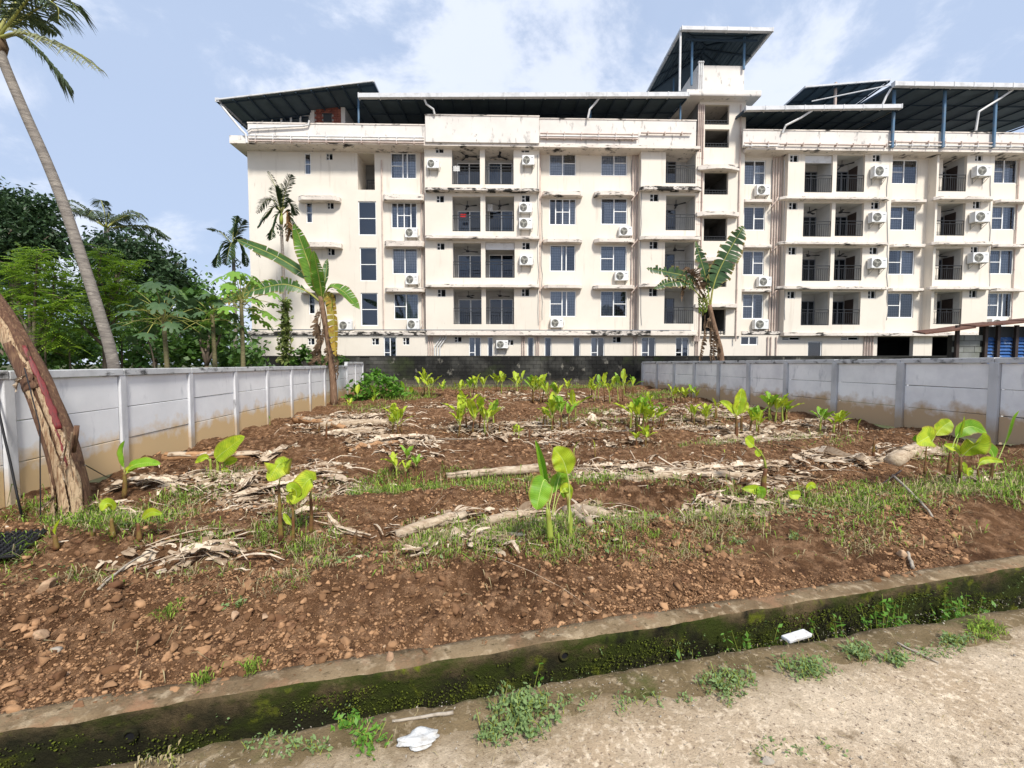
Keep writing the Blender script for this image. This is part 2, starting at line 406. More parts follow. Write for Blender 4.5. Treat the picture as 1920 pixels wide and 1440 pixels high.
M['kerb_face'] = MAT('mossy_drain_wall', (0.15, 0.105, 0.055), 0.95, var=((0.085, 0.06, 0.03), 3.0, 0.40, 0.60, (1, 1, 0.35)), stain2=((0.22, 0.16, 0.09), 9.0, 0.60, 0.72, (1, 1, 0.4)),
                     zstain_shade=((0.022, 0.021, 0.010), -0.27, -0.13, 3.2), moss=(((0.035, 0.045, 0.007), 2.2, 0.45, 0.58, (1, 1, 1.6)), ((0.12, 0.135, 0.012), 6.0, 0.57, 0.68, W1), ((0.012, 0.011, 0.006), 4.0, 0.56, 0.66, (1, 1, 0.6))), bump=(45, 1.0, 0.02), bump2=(160, 0.9, 0.008), spec=0.15)  # foot of the wall near-black: drain shade painted in with the algae
M['terrain'] = MAT('weedy_earth', (0.09, 0.085, 0.04), 0.95, var=((0.045, 0.06, 0.02), 0.6, 0.4, 0.65, W1))
M['sucker_leaf'] = MAT('young_banana_leaf', (0.36, 0.50, 0.022), 0.5, island=(0.62, 0.70, 0.045), var=((0.24, 0.40, 0.025), 9.0, 0.45, 0.7, W1), bump=(45, 0.5, 0.008), trans=0.36, spec=0.3, vein=0.30)
M['sucker_leaf_deep'] = MAT('green_banana_leaf', (0.18, 0.40, 0.03), 0.5, island=(0.32, 0.54, 0.035), var=((0.12, 0.30, 0.02), 5.0, 0.45, 0.7, W1), trans=0.38, spec=0.35, vein=0.30)
M['banana_leaf'] = MAT('mature_banana_leaf', (0.055, 0.13, 0.03), 0.42, island=(0.085, 0.18, 0.04), var=((0.04, 0.095, 0.025), 3.0, 0.4, 0.7, W1), trans=0.25, spec=0.4, vein=0.30)
M['banana_leaf_dark'] = MAT('dark_ragged_banana_leaf', (0.028, 0.07, 0.022), 0.4, island=(0.06, 0.12, 0.04), var=((0.10, 0.08, 0.04), 3.0, 0.62, 0.75, W1), trans=0.15, spec=0.45, vein=0.3)
M['banana_leaf_bright'] = MAT('bright_green_banana_leaf', (0.13, 0.28, 0.03), 0.45, island=(0.19, 0.36, 0.04), var=((0.08, 0.20, 0.03), 2.5, 0.4, 0.7, W1), trans=0.4, spec=0.35, vein=0.30)  # brighter green than the mature leaf, tone varied per strip
M['banana_leaf_yellow'] = MAT('yellowing_banana_leaf', (0.46, 0.30, 0.04), 0.6, island=(0.30, 0.28, 0.05), var=((0.24, 0.11, 0.03), 6.0, 0.48, 0.66, W1), trans=0.35)
M['midrib'] = MAT('pale_midrib', (0.42, 0.50, 0.14), 0.5)
M['petiole'] = MAT('yellow_green_petiole', (0.32, 0.33, 0.08), 0.55, var=((0.22, 0.20, 0.07), 5.0, 0.4, 0.7, W1))
M['sucker_stem'] = MAT('reddish_sucker_stem', (0.13, 0.055, 0.025), 0.6, var=((0.20, 0.16, 0.035), 7.0, 0.45, 0.7, W1), stain=((0.05, 0.022, 0.015), 12.0, 0.55, 0.7, (1, 1, 0.3)))
M['sucker_stem_green'] = MAT('green_sucker_stem', (0.25, 0.30, 0.05), 0.55, var=((0.17, 0.10, 0.035), 7.0, 0.5, 0.7, W1))
M['dry_leaf'] = MAT('dry_banana_leaf', (0.26, 0.175, 0.105), 0.9, island=(0.70, 0.58, 0.44), var=((0.18, 0.11, 0.065), 14.0, 0.50, 0.66, W1), trans=0.12, spec=0.15)
M['dead_hang'] = MAT('dead_brown_leaf', (0.13, 0.085, 0.055), 0.9, island=(0.24, 0.165, 0.105), var=((0.07, 0.045, 0.03), 8.0, 0.45, 0.68, W1), trans=0.12, spec=0.15)
M['log'] = MAT('dried_pseudostem', (0.44, 0.35, 0.25), 0.85, var=((0.27, 0.19, 0.125), 7.0, 0.42, 0.65, (1, 5, 5)), var2=((0.56, 0.47, 0.36), 5.0, 0.52, 0.75, W1), stain=((0.10, 0.06, 0.04), 16.0, 0.60, 0.72, (1, 4, 4)), bump=(50, 0.5, 0.01, (1, 5, 5)), spec=0.2)
M['log_orange'] = MAT('orange_tan_pseudostem', (0.42, 0.24, 0.12), 0.8, var=((0.27, 0.14, 0.07), 7.0, 0.42, 0.65, (1, 5, 5)), stain=((0.10, 0.05, 0.035), 14.0, 0.60, 0.72, (1, 4, 4)), bump=(50, 0.5, 0.01, (1, 5, 5)), spec=0.25)
M['trunk_cream'] = MAT('cream_banana_sheath', (0.62, 0.45, 0.28), 0.6, var=((0.30, 0.17, 0.09), 5.0, 0.47, 0.62, (11, 11, 1.2)), stain=((0.08, 0.038, 0.025), 7.0, 0.55, 0.66, (14, 14, 1.2)), bump=(40, 0.9, 0.02, (9, 9, 0.8)), spec=0.3)
M['trunk_brown'] = MAT('brown_banana_sheath', (0.15, 0.075, 0.045), 0.65, var=((0.30, 0.18, 0.10), 6.0, 0.48, 0.68, (11, 11, 1.2)), stain=((0.05, 0.024, 0.018), 6.0, 0.55, 0.70, (12, 12, 1.0)), bump=(40, 0.9, 0.02, (9, 9, 0.8)), spec=0.3)
M['trunk_red'] = MAT('crimson_banana_sheath', (0.17, 0.022, 0.022), 0.5, var=((0.07, 0.02, 0.016), 6.0, 0.45, 0.68, (12, 12, 1.0)), spec=0.4)
M['trunk_old'] = MAT('brown_fibrous_pseudostem', (0.22, 0.135, 0.085), 0.85, var=((0.12, 0.07, 0.045), 8.0, 0.42, 0.66, (4, 4, 0.6)), stain=((0.34, 0.25, 0.17), 7.0, 0.58, 0.72, (4, 4, 0.8)), bump=(40, 0.6, 0.015, (4, 4, 0.7)))
M['palm_trunk'] = MAT('ringed_palm_trunk', (0.25, 0.22, 0.19), 0.95, var=((0.15, 0.13, 0.115), 4.0, 0.42, 0.65, (1, 1, 6)), stain=((0.36, 0.32, 0.27), 6.0, 0.58, 0.72, (1, 1, 3)), bump=(14, 0.8, 0.03, (1, 1, 6)))
M['bark'] = MAT('brown_bark', (0.14, 0.11, 0.08), 0.95, var=((0.08, 0.06, 0.045), 6.0, 0.42, 0.65, (1, 1, 0.3)), bump=(20, 0.6, 0.02, (1, 1, 0.3)))
M['papaya_trunk'] = MAT('green_brown_papaya_trunk', (0.17, 0.15, 0.075), 0.9, var=((0.11, 0.09, 0.05), 6.0, 0.42, 0.65, (1, 1, 4)), bump=(16, 0.5, 0.02, (1, 1, 4)))
M['coco_leaf'] = MAT('coconut_leaflet', (0.05, 0.075, 0.035), 0.5, island=(0.10, 0.13, 0.06), trans=0.18, spec=0.4)
M['coco_leaf_pale'] = MAT('pale_coconut_leaflet', (0.22, 0.24, 0.12), 0.55, island=(0.30, 0.29, 0.17), trans=0.3, spec=0.4)
M['coco_leaf_dark'] = MAT('dark_coconut_leaflet', (0.028, 0.042, 0.032), 0.5, island=(0.055, 0.07, 0.05), trans=0.12, spec=0.35)
M['areca_leaf'] = MAT('areca_leaflet', (0.026, 0.055, 0.022), 0.45, island=(0.05, 0.09, 0.035), trans=0.15, spec=0.4)
M['areca_dead'] = MAT('dead_areca_leaflet', (0.26, 0.15, 0.06), 0.8, island=(0.17, 0.09, 0.04), trans=0.15)
M['tree_dark'] = MAT('dark_tree_leaf', (0.022, 0.048, 0.020), 0.45, island=(0.055, 0.10, 0.036), trans=0.22, spec=0.35)
M['tree_mid'] = MAT('mid_green_tree_leaf', (0.04, 0.10, 0.02), 0.45, island=(0.11, 0.21, 0.035), trans=0.28, spec=0.35)
M['tree_bright'] = MAT('bright_green_tree_leaf', (0.10, 0.20, 0.02), 0.5, island=(0.30, 0.44, 0.04), trans=0.42, spec=0.3)
M['papaya_leaf'] = MAT('papaya_leaf', (0.035, 0.075, 0.03), 0.5, island=(0.075, 0.135, 0.05), trans=0.25, spec=0.35)
M['papaya_leaf_bright'] = MAT('bright_papaya_leaf', (0.13, 0.27, 0.035), 0.5, island=(0.20, 0.36, 0.05), trans=0.35, spec=0.3)
M['vine_leaf'] = MAT('variegated_vine_leaf', (0.10, 0.17, 0.04), 0.5, island=(0.28, 0.30, 0.10), trans=0.25)
M['shrub_leaf'] = MAT('lush_shrub_leaf', (0.075, 0.19, 0.025), 0.5, island=(0.16, 0.34, 0.04), trans=0.35)
M['grass'] = MAT('short_green_grass', (0.10, 0.19, 0.02), 0.7, island=(0.30, 0.42, 0.06), trans=0.3, spec=0.2)
M['straw'] = MAT('dry_grass', (0.30, 0.24, 0.125), 0.85, island=(0.42, 0.35, 0.20), trans=0.2, spec=0.15)
M['weed'] = MAT('grey_green_weed_leaf', (0.125, 0.20, 0.065), 0.6, island=(0.23, 0.32, 0.12), trans=0.28, spec=0.3)
M['paper'] = MAT('white_litter_paper', (0.66, 0.66, 0.65), 0.6, var=((0.45, 0.42, 0.38), 16.0, 0.46, 0.66, W1), bump=(50, 0.8, 0.01), trans=0.15)
M['carton'] = MAT('white_carton', (0.64, 0.64, 0.65), 0.5, var=((0.46, 0.42, 0.38), 14.0, 0.48, 0.66, W1), bump=(40, 0.7, 0.01))
M['black_plastic'] = MAT('black_plastic', (0.014, 0.014, 0.016), 0.42, spec=0.4)
M['stick'] = MAT('grey_dry_stick', (0.36, 0.31, 0.25), 0.9, var=((0.20, 0.16, 0.12), 20.0, 0.45, 0.7, W1))
M['stick_dark'] = MAT('dark_rusty_rod', (0.07, 0.05, 0.045), 0.9)
M['rust'] = MAT('rusty_roof_sheet', (0.10, 0.045, 0.032), 0.85, var=((0.18, 0.09, 0.06), 2.5, 0.45, 0.7, W1), stain=((0.04, 0.025, 0.02), 4.0, 0.55, 0.7, W1))
M['shed_block'] = MAT('grey_concrete_block', (0.23, 0.235, 0.225), 0.95, objrand=(0.18, 0.185, 0.175), var=((0.13, 0.14, 0.11), 2.0, 0.45, 0.7, W1), bump=(40, 0.4, 0.012))
M['louvre_blue'] = MAT('blue_louvre_glass', (0.04, 0.11, 0.30), 0.25, var=((0.30, 0.36, 0.42), 3.0, 0.52, 0.66, W1), spec=0.5)
M['red_cloth'] = MAT('red_cloth', (0.5, 0.03, 0.03), 0.9)
M['fruit'] = MAT('green_banana_fruit', (0.16, 0.24, 0.03), 0.5)
# ================================================================ the setting
# big sheet of earth beyond the drain, out to the horizon
tm = MB()
e0, e1 = kpt(-900, 0.14, -0.42), kpt(900, 0.14, -0.42)
tm.quad(e0, e1, kpt(900, 1500, -0.42), kpt(-900, 1500, -0.42))
tag(tm.build('ground', M['terrain']), kind='structure')

# tilled soil of the plot
def gfine(x, y):
    z = gz(x, y); t = kt(x, y); edge = sstep(0.10, 0.35, t)
    rough = 0.45 + 0.55 * sstep(-0.15, 0.25, fbm(x * 0.7, y * 0.7, 4, 3))
    lump = np.abs(fbm(x * 4.2, y * 4.2, 3, 4, 0.6)); z = z + (0.12 * lump - 0.026) * rough * (0.25 + 0.75 * edge)
    return z + (0.042 * fbm(x * 12, y * 12, 5, 4, 0.75) + 0.022 * np.abs(fbm(x * 30, y * 30, 1, 2))) * rough * (0.4 + 0.6 * edge)
def soil_mesh():
    ts = [0.09]
    while ts[-1] < 28: ts.append(ts[-1] + 0.0046 * (ts[-1] + 1.9))
    ts = np.array(ts); nc = 900
    rows = []
    for t in ts:
        # s where the row meets the two wall lines  x + SK*y = const
        den = KD.x + SK * KD.y
        base = KA.x + KN.x * t + SK * (KA.y + KN.y * t)
        s0 = (XL - base) / den; s1 = (XR - base) / den
        s = np.linspace(s0, s1, nc)
        rows.append(np.stack([KA.x + KD.x * s + KN.x * t, KA.y + KD.y * s + KN.y * t], 1))
    P = np.array(rows); x, y = P[..., 0], P[..., 1]
    z = gfine(x, y); t = kt(x, y)
    x2 = x; y2 = y
    # the soil spills unevenly over the back of the kerb
    spill = (0.05 * fbm(ks(x, y) * 1.7, ks(x, y) * 0 + 3, 6, 4)) * (1 - sstep(0.09, 0.3, t))
    x2 = x2 - KN.x * spill; y2 = y2 - KN.y * spill
    V = np.stack([x2, y2, z], -1).reshape(-1, 3)
    nr = len(ts)
    i = np.arange(nr - 1)[:, None] * nc + np.arange(nc - 1)[None, :]
    F = np.stack([i, i + 1, i + nc + 1, i + nc], -1).reshape(-1, 4)
    return np_mesh('plot_soil', V, F, M['soil'], True)
tag(link_mesh('plot_soil', soil_mesh()), kind='structure')

# drain: kerb wall on the plot side, channel floor, muddy lip and road on the camera's side
def lipoff(s): return -0.034 * np.maximum(0, s - 3.0)      # the drain widens a little to the right
def strip(name, profile, s0, s1, ds, mats, mi, jit=0.0, smooth=True, seed=0, widen=False):
    """a profile of (t, z) swept along the kerb with noise"""
    ss = np.arange(s0, s1 + ds, ds); n = len(profile)
    T = np.array([p[0] for p in profile]); Z = np.array([p[1] for p in profile])
    S, K = np.meshgrid(ss, np.arange(n), indexing='ij')
    t = T[K] + (lipoff(S) if widen else 0.0); z = Z[K]
    t = t + jit * fbm(S * 3.0, K * 0.9 + seed, seed, 5, 0.6); z = z + jit * 0.8 * fbm(S * 4.0, K * 1.3 + 31, seed + 2, 5, 0.6)
    V = np.stack([KA.x + KD.x * S + KN.x * t, KA.y + KD.y * S + KN.y * t, z], -1).reshape(-1, 3)
    i = np.arange(len(ss) - 1)[:, None] * n + np.arange(n - 1)[None, :]
    F = np.stack([i, i + n, i + n + 1, i + 1], -1)
    me = np_mesh(name, V, F.reshape(-1, 4), mats, smooth)
    if mi: me.polygons.foreach_set('material_index', np.tile(np.array(mi, np.int32), len(ss) - 1))
    o = link_mesh(name, me); tag(o, kind='structure'); return o
prof = [(0.02, -0.78)] + [(0.004 + 0.016 * (1 - k / 9), -0.78 + 0.64 * k / 9) for k in range(1, 9)] + [(0.0, -0.15), (0.005, -0.128), (0.03, KERB_Z), (0.07, KERB_Z), (0.11, KERB_Z), (0.155, -0.122), (0.165, -0.30)]
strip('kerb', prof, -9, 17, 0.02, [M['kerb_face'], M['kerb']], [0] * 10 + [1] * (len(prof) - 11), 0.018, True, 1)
DL = ks(0, 0)
la, lb = on_z(215, 1440, ROAD_Z), on_z(1920, 1141, ROAD_Z)
lt0, lt1 = kt(la.x, la.y), kt(lb.x, lb.y)
LIP = -0.255            # distance of the road-side lip from the kerb (negative)
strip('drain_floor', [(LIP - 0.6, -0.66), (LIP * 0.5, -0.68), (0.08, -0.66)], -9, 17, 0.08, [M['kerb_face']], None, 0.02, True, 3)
prof2 = [(0.03 + LIP, -0.72), (0.02 + LIP, -0.45), (0.008 + LIP, -0.22), (LIP - 0.004, ROAD_Z - 0.03), (LIP - 0.025, ROAD_Z), (LIP - 0.07, ROAD_Z + 0.004), (LIP - 0.13, ROAD_Z + 0.002), (LIP - 0.20, ROAD_Z - 0.004), (LIP - 0.27, ROAD_Z - 0.012), (LIP - 0.34, ROAD_Z - 0.03)]
strip('drain_lip', prof2, -9, 17, 0.016, [M['lip']], None, 0.03, True, 5, True)
def road():
    ts = LIP - 0.08 - np.concatenate([np.arange(0, 2.2, 0.022), np.array([2.6, 3.5, 6, 12, 30])])
    ss = np.concatenate([np.array([-60, -30, -14.]), np.arange(-7, 13, 0.025), np.array([18, 30, 60.])])
    S, T = np.meshgrid(ss, ts, indexing='ij')
    D_ = LIP - T; z = ROAD_Z + 0.004 + 0.02 * fbm(S * 1.2, T * 1.2, 2, 4) + 0.006 * fbm(S * 18, T * 18, 4, 3)
    z = z - 0.012 * (1 - sstep(0.12, 0.42, D_)) + (0.015 * fbm(S * 2.2, T * 2.2 + 5, 6, 5, 0.6)) * (1 - sstep(0.3, 0.9, D_)) - 0.05 * (1 - sstep(0.08, 0.16, D_))
    T = T + lipoff(S)
    V = np.stack([KA.x + KD.x * S + KN.x * T, KA.y + KD.y * S + KN.y * T, z], -1).reshape(-1, 3)
    n = len(ts); i = np.arange(len(ss) - 1)[:, None] * n + np.arange(n - 1)[None, :]
    F = np.stack([i, i + 1, i + n + 1, i + n], -1).reshape(-1, 4)
    return np_mesh('road', V, F, M['road'], True)
tag(link_mesh('road', road()), kind='structure')

# ---------------------------------------------------------------- precast compound walls
def precast_wall(label, X0, ys, tops, first_label_side):
    d = Vector((-SK, 1, 0)).normalized(); rz = math.atan2(d.y, d.x)
    y0 = ys[0]; root = empty('compound_wall', (X0 - SK * y0, y0, 0), rz)
    tag(root, label, 'wall', 'precast compound walls either side of the plot')
    step = (ys[1] - ys[0]) * math.sqrt(1 + SK * SK)
    pw = 0.068 if X0 < 0 else 0.082
    # shared meshes, local x runs along the wall
    b = MB(); b.box(-pw, pw, -pw, pw, -1.9, 0.0); post_me = b.mesh('post', M['precast_post' if X0 < 0 else 'precast_post_right'])
    b = MB(); b.box(0.006, step - 2 * pw - 0.006, -0.028, 0.028, 0.006, 0.494); panel_me = b.mesh('panel', M['precast' if X0 < 0 else 'precast_right'])
    b = MB(); b.box(0.005, step - 0.005, -0.075, 0.075, 0, 0.105); cop_me = b.mesh('coping', M['coping'])
    rr = random.Random(int(X0 * 10))
    for k, y in enumerate(ys):
        x = (y - y0) * math.sqrt(1 + SK * SK)
        top = tops[k]
        p = bevel(link_mesh('post', post_me, root), 0.012); p.location = (x, 0, top - 0.09 + rr.uniform(-.01, .02)); p.rotation_euler = (rr.uniform(-.008, .008), rr.uniform(-.006, .006), 0)
        if k < len(ys) - 1:
            tp = min(top, tops[k + 1]) if tops[k] != tops[k + 1] else top
            for q in range(3):
                o = bevel(link_mesh('panel', panel_me, root), 0.006)
                o.location = (x + pw, rr.uniform(-.006, .006), tp - 0.105 - 0.5 * (q + 1)); o.rotation_euler = (rr.uniform(-.006, .006), rr.uniform(-.0035, .0035), 0)
            o = bevel(link_mesh('coping', cop_me, root), 0.01); o.location = (x, 0, tp - 0.105 + rr.uniform(-.004, .004)); o.rotation_euler = (0, rr.uniform(-.003, .003), 0)
    return root
ysl = [6.85 + 1.75 * k for k in range(-3, 11)]
precast_wall('whitewashed precast panel wall on the left of the plot, before the trees', XL, ysl, [1.47 if k < 11 else 1.64 for k in range(len(ysl))], 'L')
ysr = [8.35 + 1.77 * k for k in range(-3, 10)]
precast_wall('grey-white precast panel wall on the right of the plot, before the shed', XR, ysr, [1.665 for k in range(len(ysr))], 'R')

# ---------------------------------------------------------------- black block wall across the back
YB = 24.75
bw = empty('block_wall', (0, YB, 0))
tag(bw, 'mould-blackened concrete block wall closing the back of the plot', 'wall')
BT = 2.0
b = MB(); b.box(-16.0, 24.6, 0.0, 0.18, -0.45, BT - 0.02); b.build('wall_core', M['block_joint'], bw)
b = MB(); b.box(8.0, 24.6, -0.03, -0.003, 1.2, BT - 0.05); b.build('plaster_band', M['block'], bw)
b = MB(); b.box(-16.0, -8.6, -0.03, -0.003, 1.0, BT - 0.05); b.build('plaster_band', M['block'], bw)
b = MB(); b.box(-16.0, 24.6, -0.055, 0.22, BT - 0.05, BT); b.build('coping', M['block_joint'], bw)
b = MB(); b.box(0, 0.406, -0.032, 0.05, 0, 0.199); blk = b.mesh('block', M['block'])
rr = random.Random(5)
for r_ in range(8):
    for c_ in range(37):
        o = link_mesh('block', blk, bw)
        o.location = (-7.85 + c_ * 0.42 + (0.21 if r_ % 2 else 0) + rr.uniform(-.006, .006) - 0.4, rr.uniform(-.010, .006), 0.24 + r_ * 0.213)

# ================================================================ the apartment building
FY, FYAW = 27.0, R(1.4)
E = empty('apartment_building', (0, FY, 0), FYAW)
tag(E, 'long cream plaster apartment block of five storeys with metal roofs and a stair tower', 'building')
EX = Vector((math.cos(FYAW), math.sin(FYAW), 0)); EV = Vector((-math.sin(FYAW), math.cos(FYAW), 0)); EO = Vector((0, FY, 0))
def fac(px, py, v=0.0):
    d = Vector(ray(px, py)); c = Vector((0, 0, EYE))
    n = EV; t = (EO + EV * v - c).dot(n) / d.dot(n)
    p = c + d * t
    return (p - EO).dot(EX), p.z
def W(u, v, w): return EO + EX * u + EV * v + Vector((0, 0, w))
def rect(x0, y0, x1, y1, v):
    ua, wa = fac(x0, y0, v); ub, wb = fac(x1, y1, v)
    return min(ua, ub), max(ua, ub), min(wa, wb), max(wa, wb)
GW = -0.3
SOFF = fac(640, 285.5, 0)[1]       # underside of the main cornice
PARTS = []
def wall_section(u0, u1, w0, w1, v, holes, lv=None, rv=None, mat='plaster', reveal=0.16):
    us = sorted({u0, u1, *[h[0] for h in holes], *[h[1] for h in holes]}); ws = sorted({w0, w1, *[h[2] for h in holes], *[h[3] for h in holes]})
    us = [u for u in us if u0 - 1e-6 <= u <= u1 + 1e-6]; ws = [w for w in ws if w0 - 1e-6 <= w <= w1 + 1e-6]
    b = MB()
    for i in range(len(us) - 1):
        # merge vertical runs of solid cells
        run = None
        for j in range(len(ws) - 1):
            cu, cw = (us[i] + us[i + 1]) / 2, (ws[j] + ws[j + 1]) / 2
            solid = not any(h[0] < cu < h[1] and h[2] < cw < h[3] for h in holes)
            if solid: b.quad((us[i], v, ws[j]), (us[i + 1], v, ws[j]), (us[i + 1], v, ws[j + 1]), (us[i], v, ws[j + 1]))
    for h in holes:
        a, c, e, f = h[:4]; d = v + (h[4] if len(h) > 4 else reveal)
        if a >= u0 - 1e-6 and c <= u1 + 1e-6:
            e2 = max(e, w0)
            b.quad((a, v, e2), (a, v, f), (a, d, f), (a, d, e2)); b.quad((c, v, f), (c, v, e2), (c, d, e2), (c, d, f))
            b.quad((a, v, f), (c, v, f), (c, d, f), (a, d, f))
            if e > w0: b.quad((c, v, e), (a, v, e), (a, d, e), (c, d, e))
    if lv is not None: b.quad((u0, lv, w0), (u0, v, w0), (u0, v, w1), (u0, lv, w1))
    if rv is not None: b.quad((u1, v, w0), (u1, rv, w0), (u1, rv, w1), (u1, v, w1))
    return b.build('wall', M[mat], E)

def window(r, v, style='2', curtain=0.7, split=None, red=False, grille=True):
    u0, u1, w0, w1 = r; y0, y1 = v + 0.05, v + 0.11; fw = 0.055
    b = MB()
    b.box(u0 + .002, u1 - .002, y0, y1, w0 + .002, w0 + fw); b.box(u0 + .002, u1 - .002, y0, y1, w1 - fw, w1 - .002)
    b.box(u0 + .002, u0 + fw, y0, y1, w0 + fw, w1 - fw); b.box(u1 - fw, u1 - .002, y0, y1, w0 + fw, w1 - fw)
    n = {'1': 1, '2': 2, '3': 3, '4': 4}[style]
    if n == 3: cuts = [u0 + (u1 - u0) * q for q in (0, 0.47, 0.64, 1)]
    elif n == 4: cuts = [u0 + (u1 - u0) * q for q in (0, 0.24, 0.5, 0.76, 1)]
    else: cuts = [u0 + (u1 - u0) * q / n for q in range(n + 1)]
    for c in cuts[1:-1]: b.box(c - .03, c + .03, y0 - .004, y1 + .004, w0 + fw, w1 - fw)
    mid = (w0 + w1) / 2
    for k in (split or []):
        if k < n: b.box(cuts[k] + .03, cuts[k + 1] - .03, y0 + .004, y1 - .004, mid - .022, mid + .022)
    # flat plaster border painted white round the opening
    wf = b.build('window', M['frame_white'], E)
    g = MB()
    for k in range(n):
        q = MB(); q.quad((cuts[k] + .02, v + .08, w0 + .03), (cuts[k + 1] - .02, v + .08, w0 + .03), (cuts[k + 1] - .02, v + .08, w1 - .03), (cuts[k] + .02, v + .08, w1 - .03))
        q.build('pane', M['glass'], wf)
    if grille and n > 1:
        q = MB(); gu = np.arange(u0 + .12, u1 - .05, 0.14); gw_ = np.arange(w0 + .14, w1 - .05, 0.16)
        for a in gu: q.box(a - .006, a + .006, v + .13, v + .142, w0, w1)
        for a in gw_: q.box(u0, u1, v + .128, v + .144, a - .006, a + .006)
        q.build('grille', M['grille'], wf)
    if curtain > 0:
        curtain = min(1, curtain * 1.15); ca = u0 if random.random() < .5 else u1 - (u1 - u0) * curtain; cb = ca + (u1 - u0) * curtain
        nn = 26; q = MB(); top = w1 - (0.25 if random.random() < .5 else 0.02)
        pts = [(lerp(ca, cb, i / nn), v + .19 + .02 * math.sin(i * 2.3 + random.random())) for i in range(nn + 1)]
        for i in range(nn): q.quad((*pts[i], w0 - .05), (*pts[i + 1], w0 - .05), (*pts[i + 1], top), (*pts[i], top))
        q.build('curtain', M['curtain_red'] if red else M['curtain'], wf, True)
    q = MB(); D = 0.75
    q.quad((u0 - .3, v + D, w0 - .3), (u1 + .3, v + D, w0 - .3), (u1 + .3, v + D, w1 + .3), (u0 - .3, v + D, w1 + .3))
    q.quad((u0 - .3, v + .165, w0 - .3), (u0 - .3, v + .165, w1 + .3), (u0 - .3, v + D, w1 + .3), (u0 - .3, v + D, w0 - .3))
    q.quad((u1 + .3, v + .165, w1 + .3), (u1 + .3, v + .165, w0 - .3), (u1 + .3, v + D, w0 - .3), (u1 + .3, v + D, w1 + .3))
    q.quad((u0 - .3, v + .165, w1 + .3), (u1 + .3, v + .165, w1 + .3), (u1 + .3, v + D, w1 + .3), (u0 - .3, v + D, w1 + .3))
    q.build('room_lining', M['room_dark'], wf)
    return wf
def vent(r, v):
    u0, u1, w0, w1 = r; b = MB(); y0, y1 = v + .05, v + .09
    b.box(u0 + .002, u1 - .002, y0, y1, w0 + .002, w0 + .035); b.box(u0 + .002, u1 - .002, y0, y1, w1 - .03, w1 - .002)
    b.box(u0 + .002, u0 + .03, y0, y1, w0 + .035, w1 - .03); b.box(u1 - .03, u1 - .002, y0, y1, w0 + .035, w1 - .03)
    um = lerp(u0, u1, .42); b.box(um - .02, um + .02, y0 - .003, y1, w0 + .035, w1 - .03); b.box(u0 + .03, um - .02, y0, y1, lerp(w0, w1, .45), lerp(w0, w1, .45) + .03)
    f = b.build('vent_window', M['frame_white'], E)
    q = MB()
    for k in range(4):
        z = lerp(w0, w1, (k + .6) / 4.4); q.quad((um + .02, v + .06, z - .05), (u1 - .03, v + .06, z - .05), (u1 - .03, v + .12, z + .05), (um + .02, v + .12, z + .05))
    q.build('louvre', M['dark_glass'], f)
    q = MB(); q.box(u0, u1, v + .159, v + .21, w0, w1); q.build('vent_lining', M['room_dark'], f)
    return f
def railing(u0, u1, w0, w1, v):
    b = MB(); y0, y1 = v - .012, v + .012
    b.box(u0, u1, v - .02, v + .02, w1 - .035, w1); b.box(u0, u1, y0, y1, w1 - .20, w1 - .175); b.box(u0, u1, y0, y1, w0 + .04, w0 + .065)
    n = max(4, int((u1 - u0) / 0.125))
    for i in range(n + 1):
        a = lerp(u0 + .01, u1 - .01, i / n); wdt = .014 if i in (0, n, n // 2) else .008
        b.box(a - wdt, a + wdt, v - .008, v + .008, w0 + .02, w1 - (.035 if wdt > .01 else .19))
    return b.build('railing', M['black_iron'], E)
